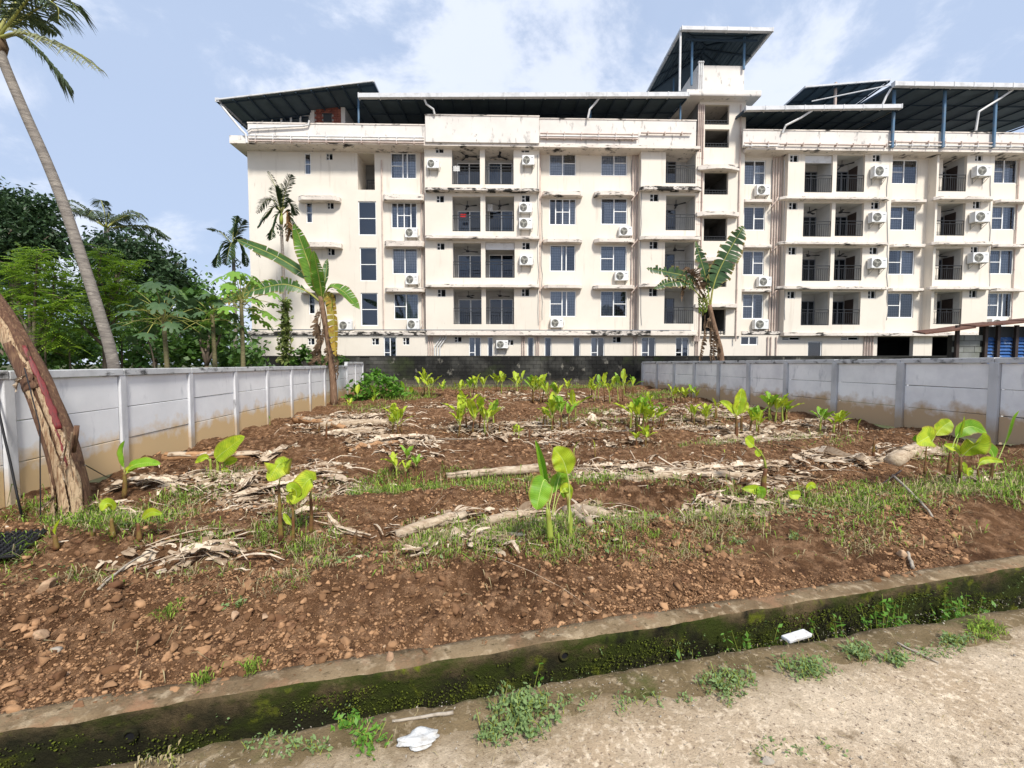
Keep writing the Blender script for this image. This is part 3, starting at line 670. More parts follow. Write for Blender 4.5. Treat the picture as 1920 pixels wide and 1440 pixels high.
def balcony(r, v, kind='slide', depth=1.35, side_door=False, rail_to=0.47, shade=False, door_mat=None):
    u0, u1, w0, w1 = r; d = v + depth; x0 = v + .16
    b = MB()
    b.quad((u0, x0, w0), (u1, x0, w0), (u1, d, w0), (u0, d, w0)); b.quad((u0, x0, w1), (u0, d, w1), (u1, d, w1), (u1, x0, w1))
    b.quad((u0, x0, w0), (u0, d, w0), (u0, d, w1), (u0, x0, w1)); b.quad((u1, d, w0), (u1, x0, w0), (u1, x0, w1), (u1, d, w1))
    b.quad((u0, d, w0), (u1, d, w0), (u1, d, w1), (u0, d, w1))
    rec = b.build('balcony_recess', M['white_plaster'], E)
    dh = w0 + (w1 - w0) * .80
    if kind == 'slide':
        a, c = u0 + .18, u1 - .03
    elif kind == 'left':
        a, c = lerp(u0, u1, .50), u1 - .02
    elif kind == 'leftwide':
        a, c = u0 + .02, lerp(u0, u1, .62)
    y0, y1 = d - .07, d - .012
    f = MB(); f.box(a, c, y0, y1, dh - .05, dh); f.box(a, a + .05, y0, y1, w0, dh - .05); f.box(c - .05, c, y0, y1, w0, dh - .05)
    mm = lerp(a, c, .52)
    f.box(mm - .035, mm + .035, y0 - .004, y1, w0, dh - .05)
    df = f.build('balcony_door', M['frame_white'] if kind == 'slide' else M['grille'], E)
    for (p, q_) in ((a + .05, mm - .035), (mm + .035, c - .05)):
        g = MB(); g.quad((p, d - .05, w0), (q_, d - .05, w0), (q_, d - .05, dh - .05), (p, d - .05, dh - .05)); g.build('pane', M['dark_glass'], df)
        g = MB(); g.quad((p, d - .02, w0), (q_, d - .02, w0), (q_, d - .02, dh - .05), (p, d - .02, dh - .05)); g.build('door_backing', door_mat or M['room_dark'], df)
    if kind == 'slide' and random.random() < .75:
        g = MB(); nn = 18; ca, cb = (mm, c - .06) if random.random() < .5 else (a + .06, mm); hh = lerp(w0, dh, random.choice((.62, .9, .95)))
        pts = [(lerp(ca, cb, i / nn), d - .034 + .01 * math.sin(i * 2.1)) for i in range(nn + 1)]
        for i in range(nn): g.quad((*pts[i], w0), (*pts[i + 1], w0), (*pts[i + 1], hh), (*pts[i], hh))
        g.build('curtain', M['curtain'], df, True)
    if side_door:
        g = MB(); g.box(u1 - .035, u1 - .003, v + .55, v + 1.22, w0 + .003, w0 + (w1 - w0) * .82); g.build('side_door', M['door_brown'], E)
    if shade:
        g = MB(); g.box(u0 + .01, u1 - .01, v + .1, v + .14, lerp(w0, w1, .80), w1 - .01); g.build('roll_shade', M['pipe_white'], E)
    railing(u0 + .004, u1 - .004, w0 - .0, w0 + (w1 - w0) * rail_to, v + .06)
def slab(u0, u1, w0, w1, v_wall, proj, chamfer=0.25, mat='slab', curve=False, name='window_canopy'):
    vf = v_wall - proj
    if curve:
        n = 12; poly = [(u0, v_wall - .01)] + [(lerp(u0, u1, i / n), v_wall - proj * (0.45 + 0.55 * math.sin(math.pi * i / n))) for i in range(n + 1)] + [(u1, v_wall - .01)]
    else:
        poly = [(u0, v_wall - .01), (u0, lerp(v_wall, vf, .55)), (u0 + chamfer, vf), (u1 - chamfer, vf), (u1, lerp(v_wall, vf, .55)), (u1, v_wall - .01)]
    b = MB(); b.prism(poly, w0, w1)
    return bevel(b.build(name, M[mat], E), 0.015, 1)
def pslab(x0, y0, x1, y1, v, proj, **k):
    """slab from pixels of its front face (top edge y0, bottom edge y1)"""
    u0, u1, w0, w1 = rect(x0, y0, x1, y1, v - proj)
    return slab(u0, u1, w0, w1, v, proj, **k)
def downpipe(px, y0, y1, v, r=.036, mat='pipe', off=.07):
    u, wt = fac(px, y0, v - off); _, wb = fac(px, y1, v - off)
    b = MB(); b.tube([(u, v - off, wb), (u, v - off, wt)], r, 8)
    for q in np.arange(wb + .5, wt - .1, 1.3): b.tube([(u, v - off, q), (u, v - off, q + .06)], r * 1.3, 8)
    return b.build('downpipe', M[mat], E, False)

# ---- outdoor air conditioner, ceiling fan: built once, then copied
def make_ac():
    t = empty('air_conditioner')
    b = MB(); b.box(-.40, .40, -.30, 0, 0, .56); bevel(b.build('casing', M['ac_white'], t), .018)
    b = MB(); n = 28; cx, cz, r0 = -.12, .28, .215
    b.tube([(cx, -.302, cz), (cx, -.312, cz)], [r0 + .012, r0 + .012], n); b.build('fan_recess', M['ac_dark'], t)
    b = MB()
    for rr_ in (.055, .10, .145, .19, .218):
        pts = [(cx + rr_ * math.cos(2 * math.pi * i / n), -.322, cz + rr_ * math.sin(2 * math.pi * i / n)) for i in range(n + 1)]; b.tube(pts, .007, 4, cap=False)
    for k in range(10):
        a = 2 * math.pi * k / 10; b.bar((cx + .04 * math.cos(a), -.32, cz + .04 * math.sin(a)), (cx + .215 * math.cos(a), -.32, cz + .215 * math.sin(a)), .005)
    b.tube([(cx, -.33, cz), (cx, -.315, cz)], .045, 12); b.build('fan_grille', M['ac_grille'], t)
    b = MB()
    for k in range(3):
        a = 2 * math.pi * k / 3 + .4; c, s = math.cos(a), math.sin(a)
        b.quad((cx + .03 * c - .03 * s, -.314, cz + .03 * s + .03 * c), (cx + .03 * c + .03 * s, -.317, cz + .03 * s - .03 * c), (cx + .19 * c + .07 * s, -.317, cz + .19 * s - .07 * c), (cx + .19 * c - .06 * s, -.314, cz + .19 * s + .06 * c))
    b.build('fan', M['ac_grille'], t)
    b = MB(); b.box(.20, .33, -.3035, -.301, .40, .44); b.build('badge', M['grille'], t)
    b = MB()
    for z in (.12, .20, .28): b.box(.19, .36, -.3035, -.301, z, z + .008)
    b.build('side_panel_lines', M['ac_grille'], t)
    for s in (-.28, .28):
        b = MB(); b.box(s - .02, s + .02, -.36, .05, -.04, -.003); b.box(s - .015, s + .015, .0, .03, -.32, -.04); b.bar((s, -.30, -.04), (s, .01, -.30), .014); b.build('bracket', M['ac_grille'], t)
    b = MB(); b.tube([(.40, -.1, .12), (.46, -.1, .10), (.50, -.06, .22), (.52, .02, .42)], .02, 6); b.build('refrigerant_pipe', M['pipe_white'], t)
    return t
AC0 = make_ac(); ac_used = [False]
def ac(x0, y0, x1, y1, v, label, off=.06):
    u0, u1, w0, w1 = rect(x0, y0, x1, y1, v - .30)
    s = (u1 - u0) / 0.82
    o = copy_tree(AC0) if ac_used[0] else AC0; ac_used[0] = True
    o.location = W((u0 + u1) / 2, v - off, w0); o.rotation_euler = (0, 0, FYAW); o.scale = (s, s, min(1.15, max(.85, (w1 - w0) / .56 / s)) * s)
    tag(o, label, 'air conditioner', 'outdoor air conditioner units on the facade')
def make_fan():
    t = empty('ceiling_fan')
    b = MB(); b.tube([(0, 0, 0), (0, 0, -.30)], .018, 6); b.build('rod', M['black_iron'], t)
    b = MB(); b.tube([(0, 0, -.26), (0, 0, -.28), (0, 0, -.36), (0, 0, -.38)], [.05, .11, .11, .05], 12); b.build('motor_hub', M['black_iron'], t)
    for k in range(3):
        a = 2 * math.pi * k / 3; c, s = math.cos(a), math.sin(a); b = MB()
        f = lambda r, h, z: (r * c - h * s, r * s + h * c, -.33 + z)
        b.add([f(.1, -.035, .01), f(.1, .035, -.005), f(.62, .07, -.015), f(.62, -.07, .02), f(.1, -.035, .018), f(.1, .035, .003), f(.62, .07, -.007), f(.62, -.07, .028)],
              [(0, 1, 2, 3), (7, 6, 5, 4), (0, 4, 5, 1), (1, 5, 6, 2), (2, 6, 7, 3), (3, 7, 4, 0)]); b.build('blade', M['black_iron'], t)
    return t
FAN0 = make_fan(); fan_used = [False]
def fan(r, v, label, depth=.72, rot=None):
    o = copy_tree(FAN0) if fan_used[0] else FAN0; fan_used[0] = True
    o.location = W((r[0] + r[1]) / 2, v + depth, r[3]); o.rotation_euler = (0, 0, random.uniform(0, 2) if rot is None else rot)
    tag(o, label, 'ceiling fan', 'ceiling fans in the balconies')

FL = ['top floor', 'third floor', 'second floor', 'first floor']
# ---- openings, in photograph pixels
VB = -0.55            # projecting bays
WT = SOFF             # walls stop under the cornice
BANDW = fac(900, 629, -0.55)[1]
def sec(px0, px1, v, holes_px, lv=None, rv=None, wt=None):
    u0 = fac(px0, 450, v)[0]; u1 = fac(px1, 450, v)[0]
    return wall_section(u0, u1, BANDW, wt or WT, v, holes_px, lv, rv)
# section A (left block)
A = []
for y0, y1, dx in ((287, 327, 0), (379, 418, 3), (468, 504, 5), (551, 589, 8)):
    r = rect(570 + dx, y0, 583 + dx, y1, 0); A.append(r); window(r, 0, '1', .5, [0], grille=False)
for x0, y0, x1, y1 in ((611, 287, 624, 300), (613, 379, 626, 392), (614, 465, 628, 479), (616, 552, 630, 565)):
    r = rect(x0, y0, x1, y1, 0); A.append(r); vent(r, 0)
st = [(670, 287, 703, 356), (671, 377, 706, 441), (674, 464, 707, 527), (676, 549, 709, 611)]
for k, q in enumerate(st):
    r = rect(*q, 0); A.append(r if k else (*r, 1.6))
    u0, u1, w0, w1 = r
    if k == 0:
        b = MB(); b.quad((u0 - .01, 1.6, w0), (u1 + .01, 1.6, w0), (u1 + .01, 1.6, w1), (u0 - .01, 1.6, w1)); b.build('stair_back', M['cement'], E)
        railing(u0 + .3, u1, w0, w0 + .95, .9)
    else:
        wf = window(r, 0, '1', 0, [0], grille=False)
for k, q in enumerate(((732, 286, 781, 335), (733, 379, 782, 428), (735, 465, 783, 514), (738, 550, 785, 599))):
    r = rect(*q, 0); A.append(r); window(r, 0, ('3', '4', '2', '2')[k], (.8, .55, .9, .55)[k], ([0], [1, 2], [], [0])[k])
sec(468, 797, 0, A, lv=12.0)
for q in ((555, 365, 634, 375), (559, 453, 637, 463), (560, 540, 640, 549)): pslab(*q, 0, .55, chamfer=.3)
for q in ((716, 363, 796, 375), (719, 451, 796, 462), (720, 539, 796, 547)): pslab(*q, 0, .5, chamfer=.15)
ac(759, 427, 783, 445, 0, 'white air conditioner unit under the third-floor window beside the central bay, left')
ac(760, 515, 784, 533, 0, 'white air conditioner unit under the second-floor window beside the central bay, left')
ac(763, 599, 787, 617, 0, 'white air conditioner unit under the first-floor window beside the central bay, left')
ac(635, 601, 660, 619, 0, 'white air conditioner unit half behind the hanging yellow leaf of the tall banana')
# section B (central bay)
Bh = []
for q in ((816, 272, 832, 287), (818, 366, 833, 380), (819, 455, 834, 469), (820, 542, 836, 557), (977, 271, 993, 286), (978, 365, 994, 379), (979, 454, 994, 468), (978, 541, 993, 556)):
    r = rect(*q, VB); Bh.append(r); vent(r, VB)
bal = [[(847, 272, 900, 346), (909, 272, 963, 346)], [(848, 368, 901, 434), (910, 367, 964, 434)], [(849, 455, 902, 521), (910, 454, 965, 521)], [(850, 542, 903, 608), (911, 541, 964, 608)]]
for k, row in enumerate(bal):
    for j, q in enumerate(row):
        r = rect(*q, VB); Bh.append((*r, .16)); balcony(r, VB, 'slide', shade=(k == 2 and j == 1))
        if not (k == 2 and j == 1): fan(r, VB, 'black ceiling fan in the %s balcony of the %s, central bay' % (('left', 'right')[j], FL[k]))
sec(797, 1011, VB, Bh, lv=0, rv=0)
pslab(796, 351, 1012, 358, VB, .42, chamfer=.05, mat='slab_dirty', name='balcony_slab')
pslab(796, 441, 1012, 448, VB, .42, chamfer=.05, name='balcony_slab')
pslab(796, 532, 1012, 539, VB, .42, chamfer=.05, name='balcony_slab')
ac(800, 298, 823, 315, VB, 'white air conditioner unit left of the top-floor balconies of the central bay')
ac(979, 291, 1002, 309, VB, 'white air conditioner unit right of the top-floor balconies of the central bay')
ac(973, 380, 997, 398, VB, 'upper of two stacked air conditioner units right of the third-floor balconies, central bay')
ac(973, 408, 998, 429, VB, 'lower of two stacked air conditioner units right of the third-floor balconies, central bay')
ac(974, 478, 999, 497, VB, 'white air conditioner unit right of the second-floor balconies of the central bay')
# section C
Ch = []
cw = [[(1030, 281, 1080, 330), (1127, 280, 1176, 330)], [(1030, 372, 1080, 422), (1127, 371, 1176, 421)], [(1031, 459, 1079, 509), (1126, 460, 1175, 509)], [(1031, 545, 1080, 594), (1126, 545, 1175, 594)]]
cst = [[('2', [1]), ('2', [1])], [('4', [1, 2]), ('2', [1])], [('3', []), ('2', [0])], [('3', [0]), ('2', [1])]]
for k, row in enumerate(cw):
    for j, q in enumerate(row):
        r = rect(*q, 0); Ch.append(r); window(r, 0, cst[k][j][0], random.choice((.5, .75, .95)), cst[k][j][1])
sec(1011, 1200, 0, Ch)
for q in ((1018, 357, 1094, 366), (1019, 447, 1093, 454), (1020, 533, 1093, 540), (1116, 357, 1192, 366), (1116, 446, 1192, 454), (1114, 534, 1192, 541)): pslab(*q, 0, .5, chamfer=.25)
ac(1161, 425, 1185, 442, 0, 'white air conditioner unit on the canopy below the third-floor window beside the pink pipes')
ac(1153, 509, 1178, 526, 0, 'white air conditioner unit below the second-floor window beside the pink pipes')
ac(1032, 597, 1056, 614, 0, 'white air conditioner unit below the first-floor window right of the central bay')
# section D
Dh = []
for q in ((1219, 269, 1236, 285), (1219, 363, 1235, 378), (1218, 452, 1234, 467), (1217, 540, 1233, 556)):
    r = rect(*q, VB); Dh.append(r); vent(r, VB)
for k, q in enumerate(((1249, 269, 1304, 344), (1249, 366, 1303, 432), (1247, 453, 1301, 520), (1246, 540, 1300, 607))):
    r = rect(*q, VB); Dh.append((*r, .16)); balcony(r, VB, 'leftwide', door_mat=M['curtain_red'] if k == 3 else None)
    if k < 3: fan(r, VB, 'black ceiling fan in the %s balcony beside the stair tower' % FL[k])
sec(1200, 1312, VB, Dh, lv=0, rv=0)
pslab(1201, 348, 1318, 356, VB, .42, chamfer=.3, mat='slab_dirty', name='balcony_slab')
pslab(1201, 441, 1317, 449, VB, .42, chamfer=.3, name='balcony_slab'); pslab(1200, 531, 1316, 538, VB, .42, chamfer=.3, name='balcony_slab')
# section E: stair tower
VT = -0.45; Eh = []
TOWW = fac(1350, 191, VT)[1]
for k, q in enumerate(((1322, 196, 1367, 234), (1322, 242, 1367, 277), (1321, 322, 1365, 365), (1320, 408, 1363, 452), (1318, 494, 1362, 538), (1316, 580, 1360, 628))):
    r = rect(*q, VT); r = (r[0], r[1], max(r[2], BANDW + .02), r[3]); Eh.append((*r, .2)); u0, u1, w0, w1 = r
    b = MB(); D = 2.6; y = VT + .2
    ua, ub = u0 - .35, u1 + .35; wa, wb = w0 - .25, w1 + .25
    b.quad((ua, D, wa), (ub, D, wa), (ub, D, wb), (ua, D, wb)); b.quad((ua, y, wa), (ua, D, wa), (ua, D, wb), (ua, y, wb)); b.quad((ub, D, wa), (ub, y, wa), (ub, y, wb), (ub, D, wb))
    b.quad((ua, y, wb), (ub, y, wb), (ub, D, wb), (ua, D, wb)); b.quad((ua, y, wa), (ub, y, wa), (ub, D, wa), (ua, D, wa))
    b.add([(u0, 1.9, w0), (u1, 1.9, w1 - .1), (u1, 1.9, w1 + .1), (u0, 1.9, w0 + .2)], [(0, 1, 2, 3)])
    b.build('stairwell', M['cement'], E)
    b = MB(); b.box(u0, u1, VT + .10, VT + .13, w0 + .28, w0 + .31); b.box(u0, u1, VT + .10, VT + .13, w0 + .12, w0 + .15)
    for a in np.linspace(u0 + .05, u1 - .05, 9): b.box(a - .01, a + .01, VT + .105, VT + .125, w0, w0 + .28)
    b.build('railing', M['black_iron'], E)
u0 = fac(1307, 450, VT)[0]; u1 = fac(1393, 450, VT)[0]
wall_section(u0, u1, BANDW, TOWW, VT, Eh, lv=5.0, rv=5.0)
for q in ((1313, 306, 1392, 316), (1311, 394, 1391, 403), (1310, 481, 1389, 489), (1308, 568, 1388, 576)): pslab(*q, VT, .55, curve=True, name='tower_canopy')
# section F
Fh = []
for k, q in enumerate(((1396, 300, 1435, 347), (1395, 387, 1434, 432), (1393.5, 470, 1432, 516), (1393, 551, 1431, 598))):
    r = rect(*q, 0); Fh.append(r); window(r, 0, '2', (.7, 0, .5, .6)[k], ([1], [1], [1], [0])[k])
sec(1391, 1476, 0, Fh)
for q in ((1393, 373, 1452, 379), (1393, 458, 1451, 464), (1392, 541, 1450, 547)): pslab(*q, 0, .45, chamfer=.15)
ac(1418, 347, 1443, 366, 0, 'white air conditioner unit below the top-floor window right of the stair tower')
ac(1422, 519, 1446, 537, 0, 'white air conditioner unit below the second-floor window right of the stair tower')
ac(1414, 599, 1440, 617, 0, 'white air conditioner unit below the first-floor window right of the stair tower')
# section G, I (bays of the right wing), H, J
Gh, Ih, Hh, Jh = [], [], [], []
for q in ((1482, 290, 1497, 304), (1480, 379, 1495, 393), (1479, 463, 1493, 478), (1477, 546, 1491, 560), (1637, 289, 1652, 303), (1634, 378, 1649, 392), (1631, 463, 1646, 477), (1628, 545, 1642, 560)):
    r = rect(*q, VB); Gh.append(r); vent(r, VB)
for k, (q1, q2) in enumerate((((1510, 290, 1560, 361), (1570, 290, 1620, 360)), ((1507, 380, 1558, 444), (1567, 380, 1618, 443)), ((1505, 464, 1556, 527), (1565, 464, 1615, 526)), ((1503, 546, 1554, 610), (1562, 547, 1612, 609)))):
    r = rect(*q1, VB); Gh.append((*r, .16)); balcony(r, VB, 'left', shade=(k == 0))
    if k in (1, 2): fan(r, VB, 'black ceiling fan in the left balcony of the %s, right wing' % FL[k])
    r = rect(*q2, VB); Gh.append((*r, .16)); balcony(r, VB, 'left', side_door=True)
    if k < 3: fan(r, VB, 'black ceiling fan in the middle balcony of the %s, right wing' % FL[k])
sec(1474, 1668, VB, Gh, lv=0, rv=0)
for k, q in enumerate(((1672, 299, 1720, 345), (1670, 386, 1717, 432), (1667, 468, 1714, 515), (1665, 549, 1712, 596))):
    r = rect(*q, 0); Hh.append(r); window(r, 0, '2', (.5, .5, .5, 0)[k], [0])
sec(1660, 1762, 0, Hh)
for q in ((1829, 288, 1843, 302), (1825, 376, 1839, 391), (1821, 462, 1835, 474), (1818, 544, 1832, 558)):
    r = rect(*q, VB); Ih.append(r); vent(r, VB)
for k, q in enumerate(((1762, 290, 1811, 359), (1758, 380, 1808, 442), (1755, 465, 1804, 525), (1752, 546, 1802, 608))):
    r = rect(*q, VB); Ih.append((*r, .16)); balcony(r, VB, 'left', side_door=True)
    if k < 3: fan(r, VB, 'black ceiling fan in the %s balcony nearest the right edge' % FL[k])
sec(1751, 1858, VB, Ih, lv=0, rv=0)
for k, q in enumerate(((1861, 298, 1907, 344), (1858, 386, 1904, 431), (1854, 468, 1900, 514), (1851, 549, 1897, 595), (1980, 298, 2027, 344), (1976, 386, 2023, 431), (1972, 468, 2019, 514), (1968, 549, 2015, 595))):
    r = rect(*q, 0); Jh.append(r); window(r, 0, ('2', '2', '2', '3')[k % 4], .7, [0])
sec(1848, 2120, 0, Jh, rv=12.0)
for y0, y1, x0, x1, x2, x3 in ((367, 374, 1466, 1673, 1756, 1870), (452, 458.5, 1463, 1671, 1752, 1868), (536, 542.5, 1461, 1670, 1749, 1864)):
    pslab(x0, y0, x1, y1, VB, .42, chamfer=.3, name='balcony_slab'); pslab(x2, y0, x3, y1, VB, .42, chamfer=.3, name='balcony_slab')
for q in ((1674, 373, 1742, 379), (1672, 457, 1740, 463), (1670, 540, 1737, 546), (1873, 373, 1935, 379), (1868, 457, 1930, 463), (1865, 540, 1928, 546)): pslab(*q, 0, .45, chamfer=.15)
ac(1638, 311, 1664, 332, VB, 'white air conditioner unit on the top floor of the right wing, beside the double balcony')
ac(1633, 398, 1660, 417, VB, 'white air conditioner unit on the third floor of the right wing, beside the double balcony')
ac(1632, 484, 1660, 503, VB, 'white air conditioner unit on the second floor of the right wing, beside the double balcony')
ac(1829, 311, 1856, 331, VB, 'white air conditioner unit on the top floor nearest the right edge')
ac(1825, 397, 1853, 417, VB, 'white air conditioner unit on the third floor nearest the right edge')
ac(1821, 474, 1850, 493, VB, 'white air conditioner unit on the second floor nearest the right edge')
ac(1857, 598, 1883, 614, 0, 'white air conditioner unit on the first floor just above the shed roof')

# ---- ground storey, set under the first-floor band
Z = []
gv = -0.30      # the ground storey stands a little forward
for x0, x1 in ((719, 744), (879, 902), (914, 925), (989, 1001), (1021, 1034), (1075, 1088), (1108, 1133), (1203, 1229), (1267, 1291)):
    r = rect(x0, 632, x1, 690, gv); Z.append(r); window(r, gv, '2' if x1 - x0 > 18 else '1', .35, [0] if x1 - x0 > 18 else [], grille=False)
for q in ((697, 634, 711, 647), (755, 633, 768, 647), (852, 631, 866, 642), (952, 637, 963, 648), (1149, 631, 1165, 643), (577, 634, 590, 647), (616, 634, 628, 647)):
    r = rect(*q, gv); Z.append(r); vent(r, gv)
r = rect(1389, 631, 1421, 647, gv); Z.append(r); window(r, gv, '2', 0, [], grille=False)
r = rect(1515, 640, 1540, 690, gv); Z.append(r); window(r, gv, '1', 0, [], grille=False)
for q in ((1467, 632, 1500, 638), (1577, 632, 1610, 638)):
    r = rect(*q, gv); Z.append(r); vent(r, gv)
u_a = fac(1645, 640, gv)[0]; u_b = fac(1745, 640, gv)[0]; u_c = fac(1752, 640, 0)[0]; u_d = fac(1800, 640, 0)[0]
BW0 = fac(900, 629, 0)[1]
Z += [(u_a, u_b - 1.1, GW + .02, BW0 - .05, .25), (u_b + .1, u_d, GW + .02, BW0 - .05, .25)]
wall_section(fac(468, 640, gv)[0], fac(2120, 640, gv)[0], GW, BW0 + .25, gv, Z, lv=12.0, rv=12.0)
b = MB(); ya, yb_, za_, zb_ = gv + .26, 7.5, GW, BW0 + .05
b.quad((u_a - .6, yb_, za_), (u_d + 3, yb_, za_), (u_d + 3, yb_, zb_), (u_a - .6, yb_, zb_)); b.quad((u_a - .6, ya, za_), (u_a - .6, yb_, za_), (u_a - .6, yb_, zb_), (u_a - .6, ya, zb_)); b.quad((u_d + 3, ya, za_), (u_d + 3, yb_, za_), (u_d + 3, yb_, zb_), (u_d + 3, ya, zb_)); b.quad((u_a - .6, ya, zb_), (u_d + 3, ya, zb_), (u_d + 3, yb_, zb_), (u_a - .6, yb_, zb_)); b.quad((u_a - .6, ya, za_), (u_d + 3, ya, za_), (u_d + 3, yb_, za_), (u_a - .6, yb_, za_))
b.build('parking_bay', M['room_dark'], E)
ac(930, 638, 953, 653, gv, 'white air conditioner unit on the ground storey above the black block wall')
# first-floor band
def band(px0, px1, y0, y1, vf, mat='slab', name='floor_band', vb=.05):
    u0, w1 = fac(px0, y0, vf); u1, w0 = fac(px1, y1, vf)
    b = MB(); b.box(u0, u1, vf, vb, w0, w1); return bevel(b.build(name, M[mat], E), .012, 1)
band(464, 800, 621, 629, -.35, 'slab_dirty'); band(800.3, 1108, 620, 629, -.72); band(1108.3, 1220, 620, 629, -.72, 'slab_dirty'); band(1220.3, 1306, 620, 629, -.72)
band(1391, 1470, 621, 627, -.35, 'slab_dirty'); band(1470.3, 1760, 623, 630, -.72); band(1760.3, 2110, 623, 630, -.72)
ub, wb_ = fac(800, 618, -.9); uc, _ = fac(1300, 618, -.9)
b = MB(); b.tube([(fac(470, 618, -.7)[0], -.62, wb_), (uc, -.62, wb_ + .0)], .03, 6); b.build('conduit', M['grille'], E)

# ---- cornice, parapets
VC = -0.95
def pbox(px0, px1, y0, y1, v0, v1, mat, name):
    u0, w1 = fac(px0, y0, v0); u1, w0 = fac(px1, y1, v0)
    b = MB(); b.box(u0, u1, v0, v1, w0, w1); return bevel(b.build(name, M[mat], E), .015, 1)
uL = fac(430, 262, VC)[0]; uR = fac(2110, 280, VC)[0]; uT0 = fac(1307, 270, VT)[0]; uT1 = fac(1393, 270, VT)[0]
w_s = fac(640, 271, VC)[1]
def cornice(u0, u1, w0, th, v0, v1, mat='slab'):
    b = MB(); b.box(u0, u1, v0, v1, w0, w0 + th); return b.build('cornice_slab', M[mat], E)
cornice(uL, uT0 - .01, SOFF, .16, VC, 12.0)
wr = fac(1700, 285, VC)[1]
cornice(uT1 + .01, uR, SOFF - .0, .16, VC, 12.0)
pw_ = SOFF + .16
def parapet(px0, px1, ytop, v0=VC, th=.14, mat='parapet', coping=True):
    u0, w1 = fac(px0, ytop, v0); u1 = fac(px1, ytop, v0)[0]
    b = MB(); b.box(u0, u1, v0 + .02, v0 + th, pw_, w1); o = b.build('parapet', M[mat], E)
    if coping: c = MB(); c.box(u0 - .02, u1 + .02, v0 - .01, v0 + th + .05, w1 + .002, w1 + .07); c.build('parapet_coping', M['slab'], o)
    return u0, u1, w1
parapet(464, 796.6, 231)
parapet(797, 1011, 216, VC - .12, .2)
parapet(1011.4, 1306, 223)
parapet(1394, 2110, 244)
# low kerb of the slab at its left corner, and the parapet's return along the left side
b = MB(); b.box(uL, fac(463, 262, VC)[0], VC + .01, VC + .12, pw_, pw_ + .28); b.box(uL, uL + .12, VC + .12, 12, pw_, pw_ + .28); b.build('slab_upstand', M['parapet'], E)
u464 = fac(464, 231, VC)[0]; w231 = fac(464, 231, VC)[1]
b = MB(); b.box(u464, u464 + .14, VC + .145, 12, pw_, w231); b.build('parapet', M['parapet'], E)
# pipes along the parapet front
def hpipe(px0, px1, y, v, r, mat, brackets=True):
    u0, w0 = fac(px0, y, v); u1, _ = fac(px1, y, v)
    b = MB(); b.tube([(u0, v, w0), (u1, v, w0)], r, 7)
    if brackets:
        for a in np.arange(u0 + .4, u1, 1.0): b.box(a - .02, a + .02, v - r * 1.4, v + .12, w0 - r * 1.8, w0 + r * 1.8)
    return b.build('parapet_pipe', M[mat], E)
VP = VC - .10
for x0, x1, y, m in ((466, 795, 254, 'pipe_white'), (466, 795, 259, 'pipe_white'), (466, 795, 264, 'pipe'), (1013, 1196, 250, 'pipe'), (1013, 1196, 254.5, 'pipe_white'), (1013, 1196, 258.5, 'pipe'), (1202, 1296, 249, 'pipe'),
                    (1396, 1458, 268, 'pipe'), (1396, 1458, 273, 'pipe_white'), (1462, 1662, 270, 'pipe'), (1666, 1930, 266, 'pipe'), (1666, 1930, 272, 'pipe_white')):
    hpipe(x0, x1, y, VP, .045, m)
pts = [fac(463, 246, VP), fac(470, 241, VP), fac(570, 236, VP), fac(578, 234, VP), fac(580, 226, VP)]
b = MB(); b.tube([(u, VP, w) for u, w in pts], .05, 8); b.build('parapet_pipe', M['pipe_white'], E)
for px in (715,): downpipe(px, 300, 619, 0)
for px in (789, 794): downpipe(px, 285, 619, 0)
for px in (1012.5,): downpipe(px, 270, 619, -.02, .05, 'pipe', .12)
for px in (1187, 1192, 1197): downpipe(px, 285, 619, 0)
for px in (1310, 1313, 1316.5, 1320): downpipe(px, 196, 640, VT)
downpipe(1390, 196, 640, VT)
for px in (1451, 1456, 1461, 1466): downpipe(px, 292, 622, 0)
for px in (1912,): downpipe(px, 300, 600, 0)
for px in (803, 807, 811, 979, 983, 1006, 1010, 1189, 1194, 1305, 1309, 1440, 1446, 1456, 1622, 1627, 1632, 1637): downpipe(px, 631, 690, gv, .035)
b = MB()
for k in range(3):
    q = [fac(815 + 5 * k, 690, -.4), fac(815 + 5 * k, 650, -.4), fac(826 + 5 * k, 634, -.4), fac(826 + 5 * k, 629, -.4)]
    b.tube([(u, -.38 - .02 * k, w) for u, w in q], .04, 8)
b.build('downpipe', M['pipe_white'], E)
# small pipe kinks beside the canopies
for px, py in ((794, 372), (794, 459), (794, 545), (1014, 368), (1014, 455), (1014, 541), (1190, 368), (1190, 455), (1190, 541), (1452, 380), (1452, 465), (1452, 548)):
    q0, q1, q2 = fac(px - 6, py + 8, -.25), fac(px + 4, py - 4, -.3), fac(px + 6, py - 10, -.1)
    b = MB(); b.tube([(q0[0], -.25, q0[1]), (q1[0], -.35, q1[1]), (q2[0], -.1, q2[1])], .04, 6); b.build('drain_spout', M['pipe'], E)

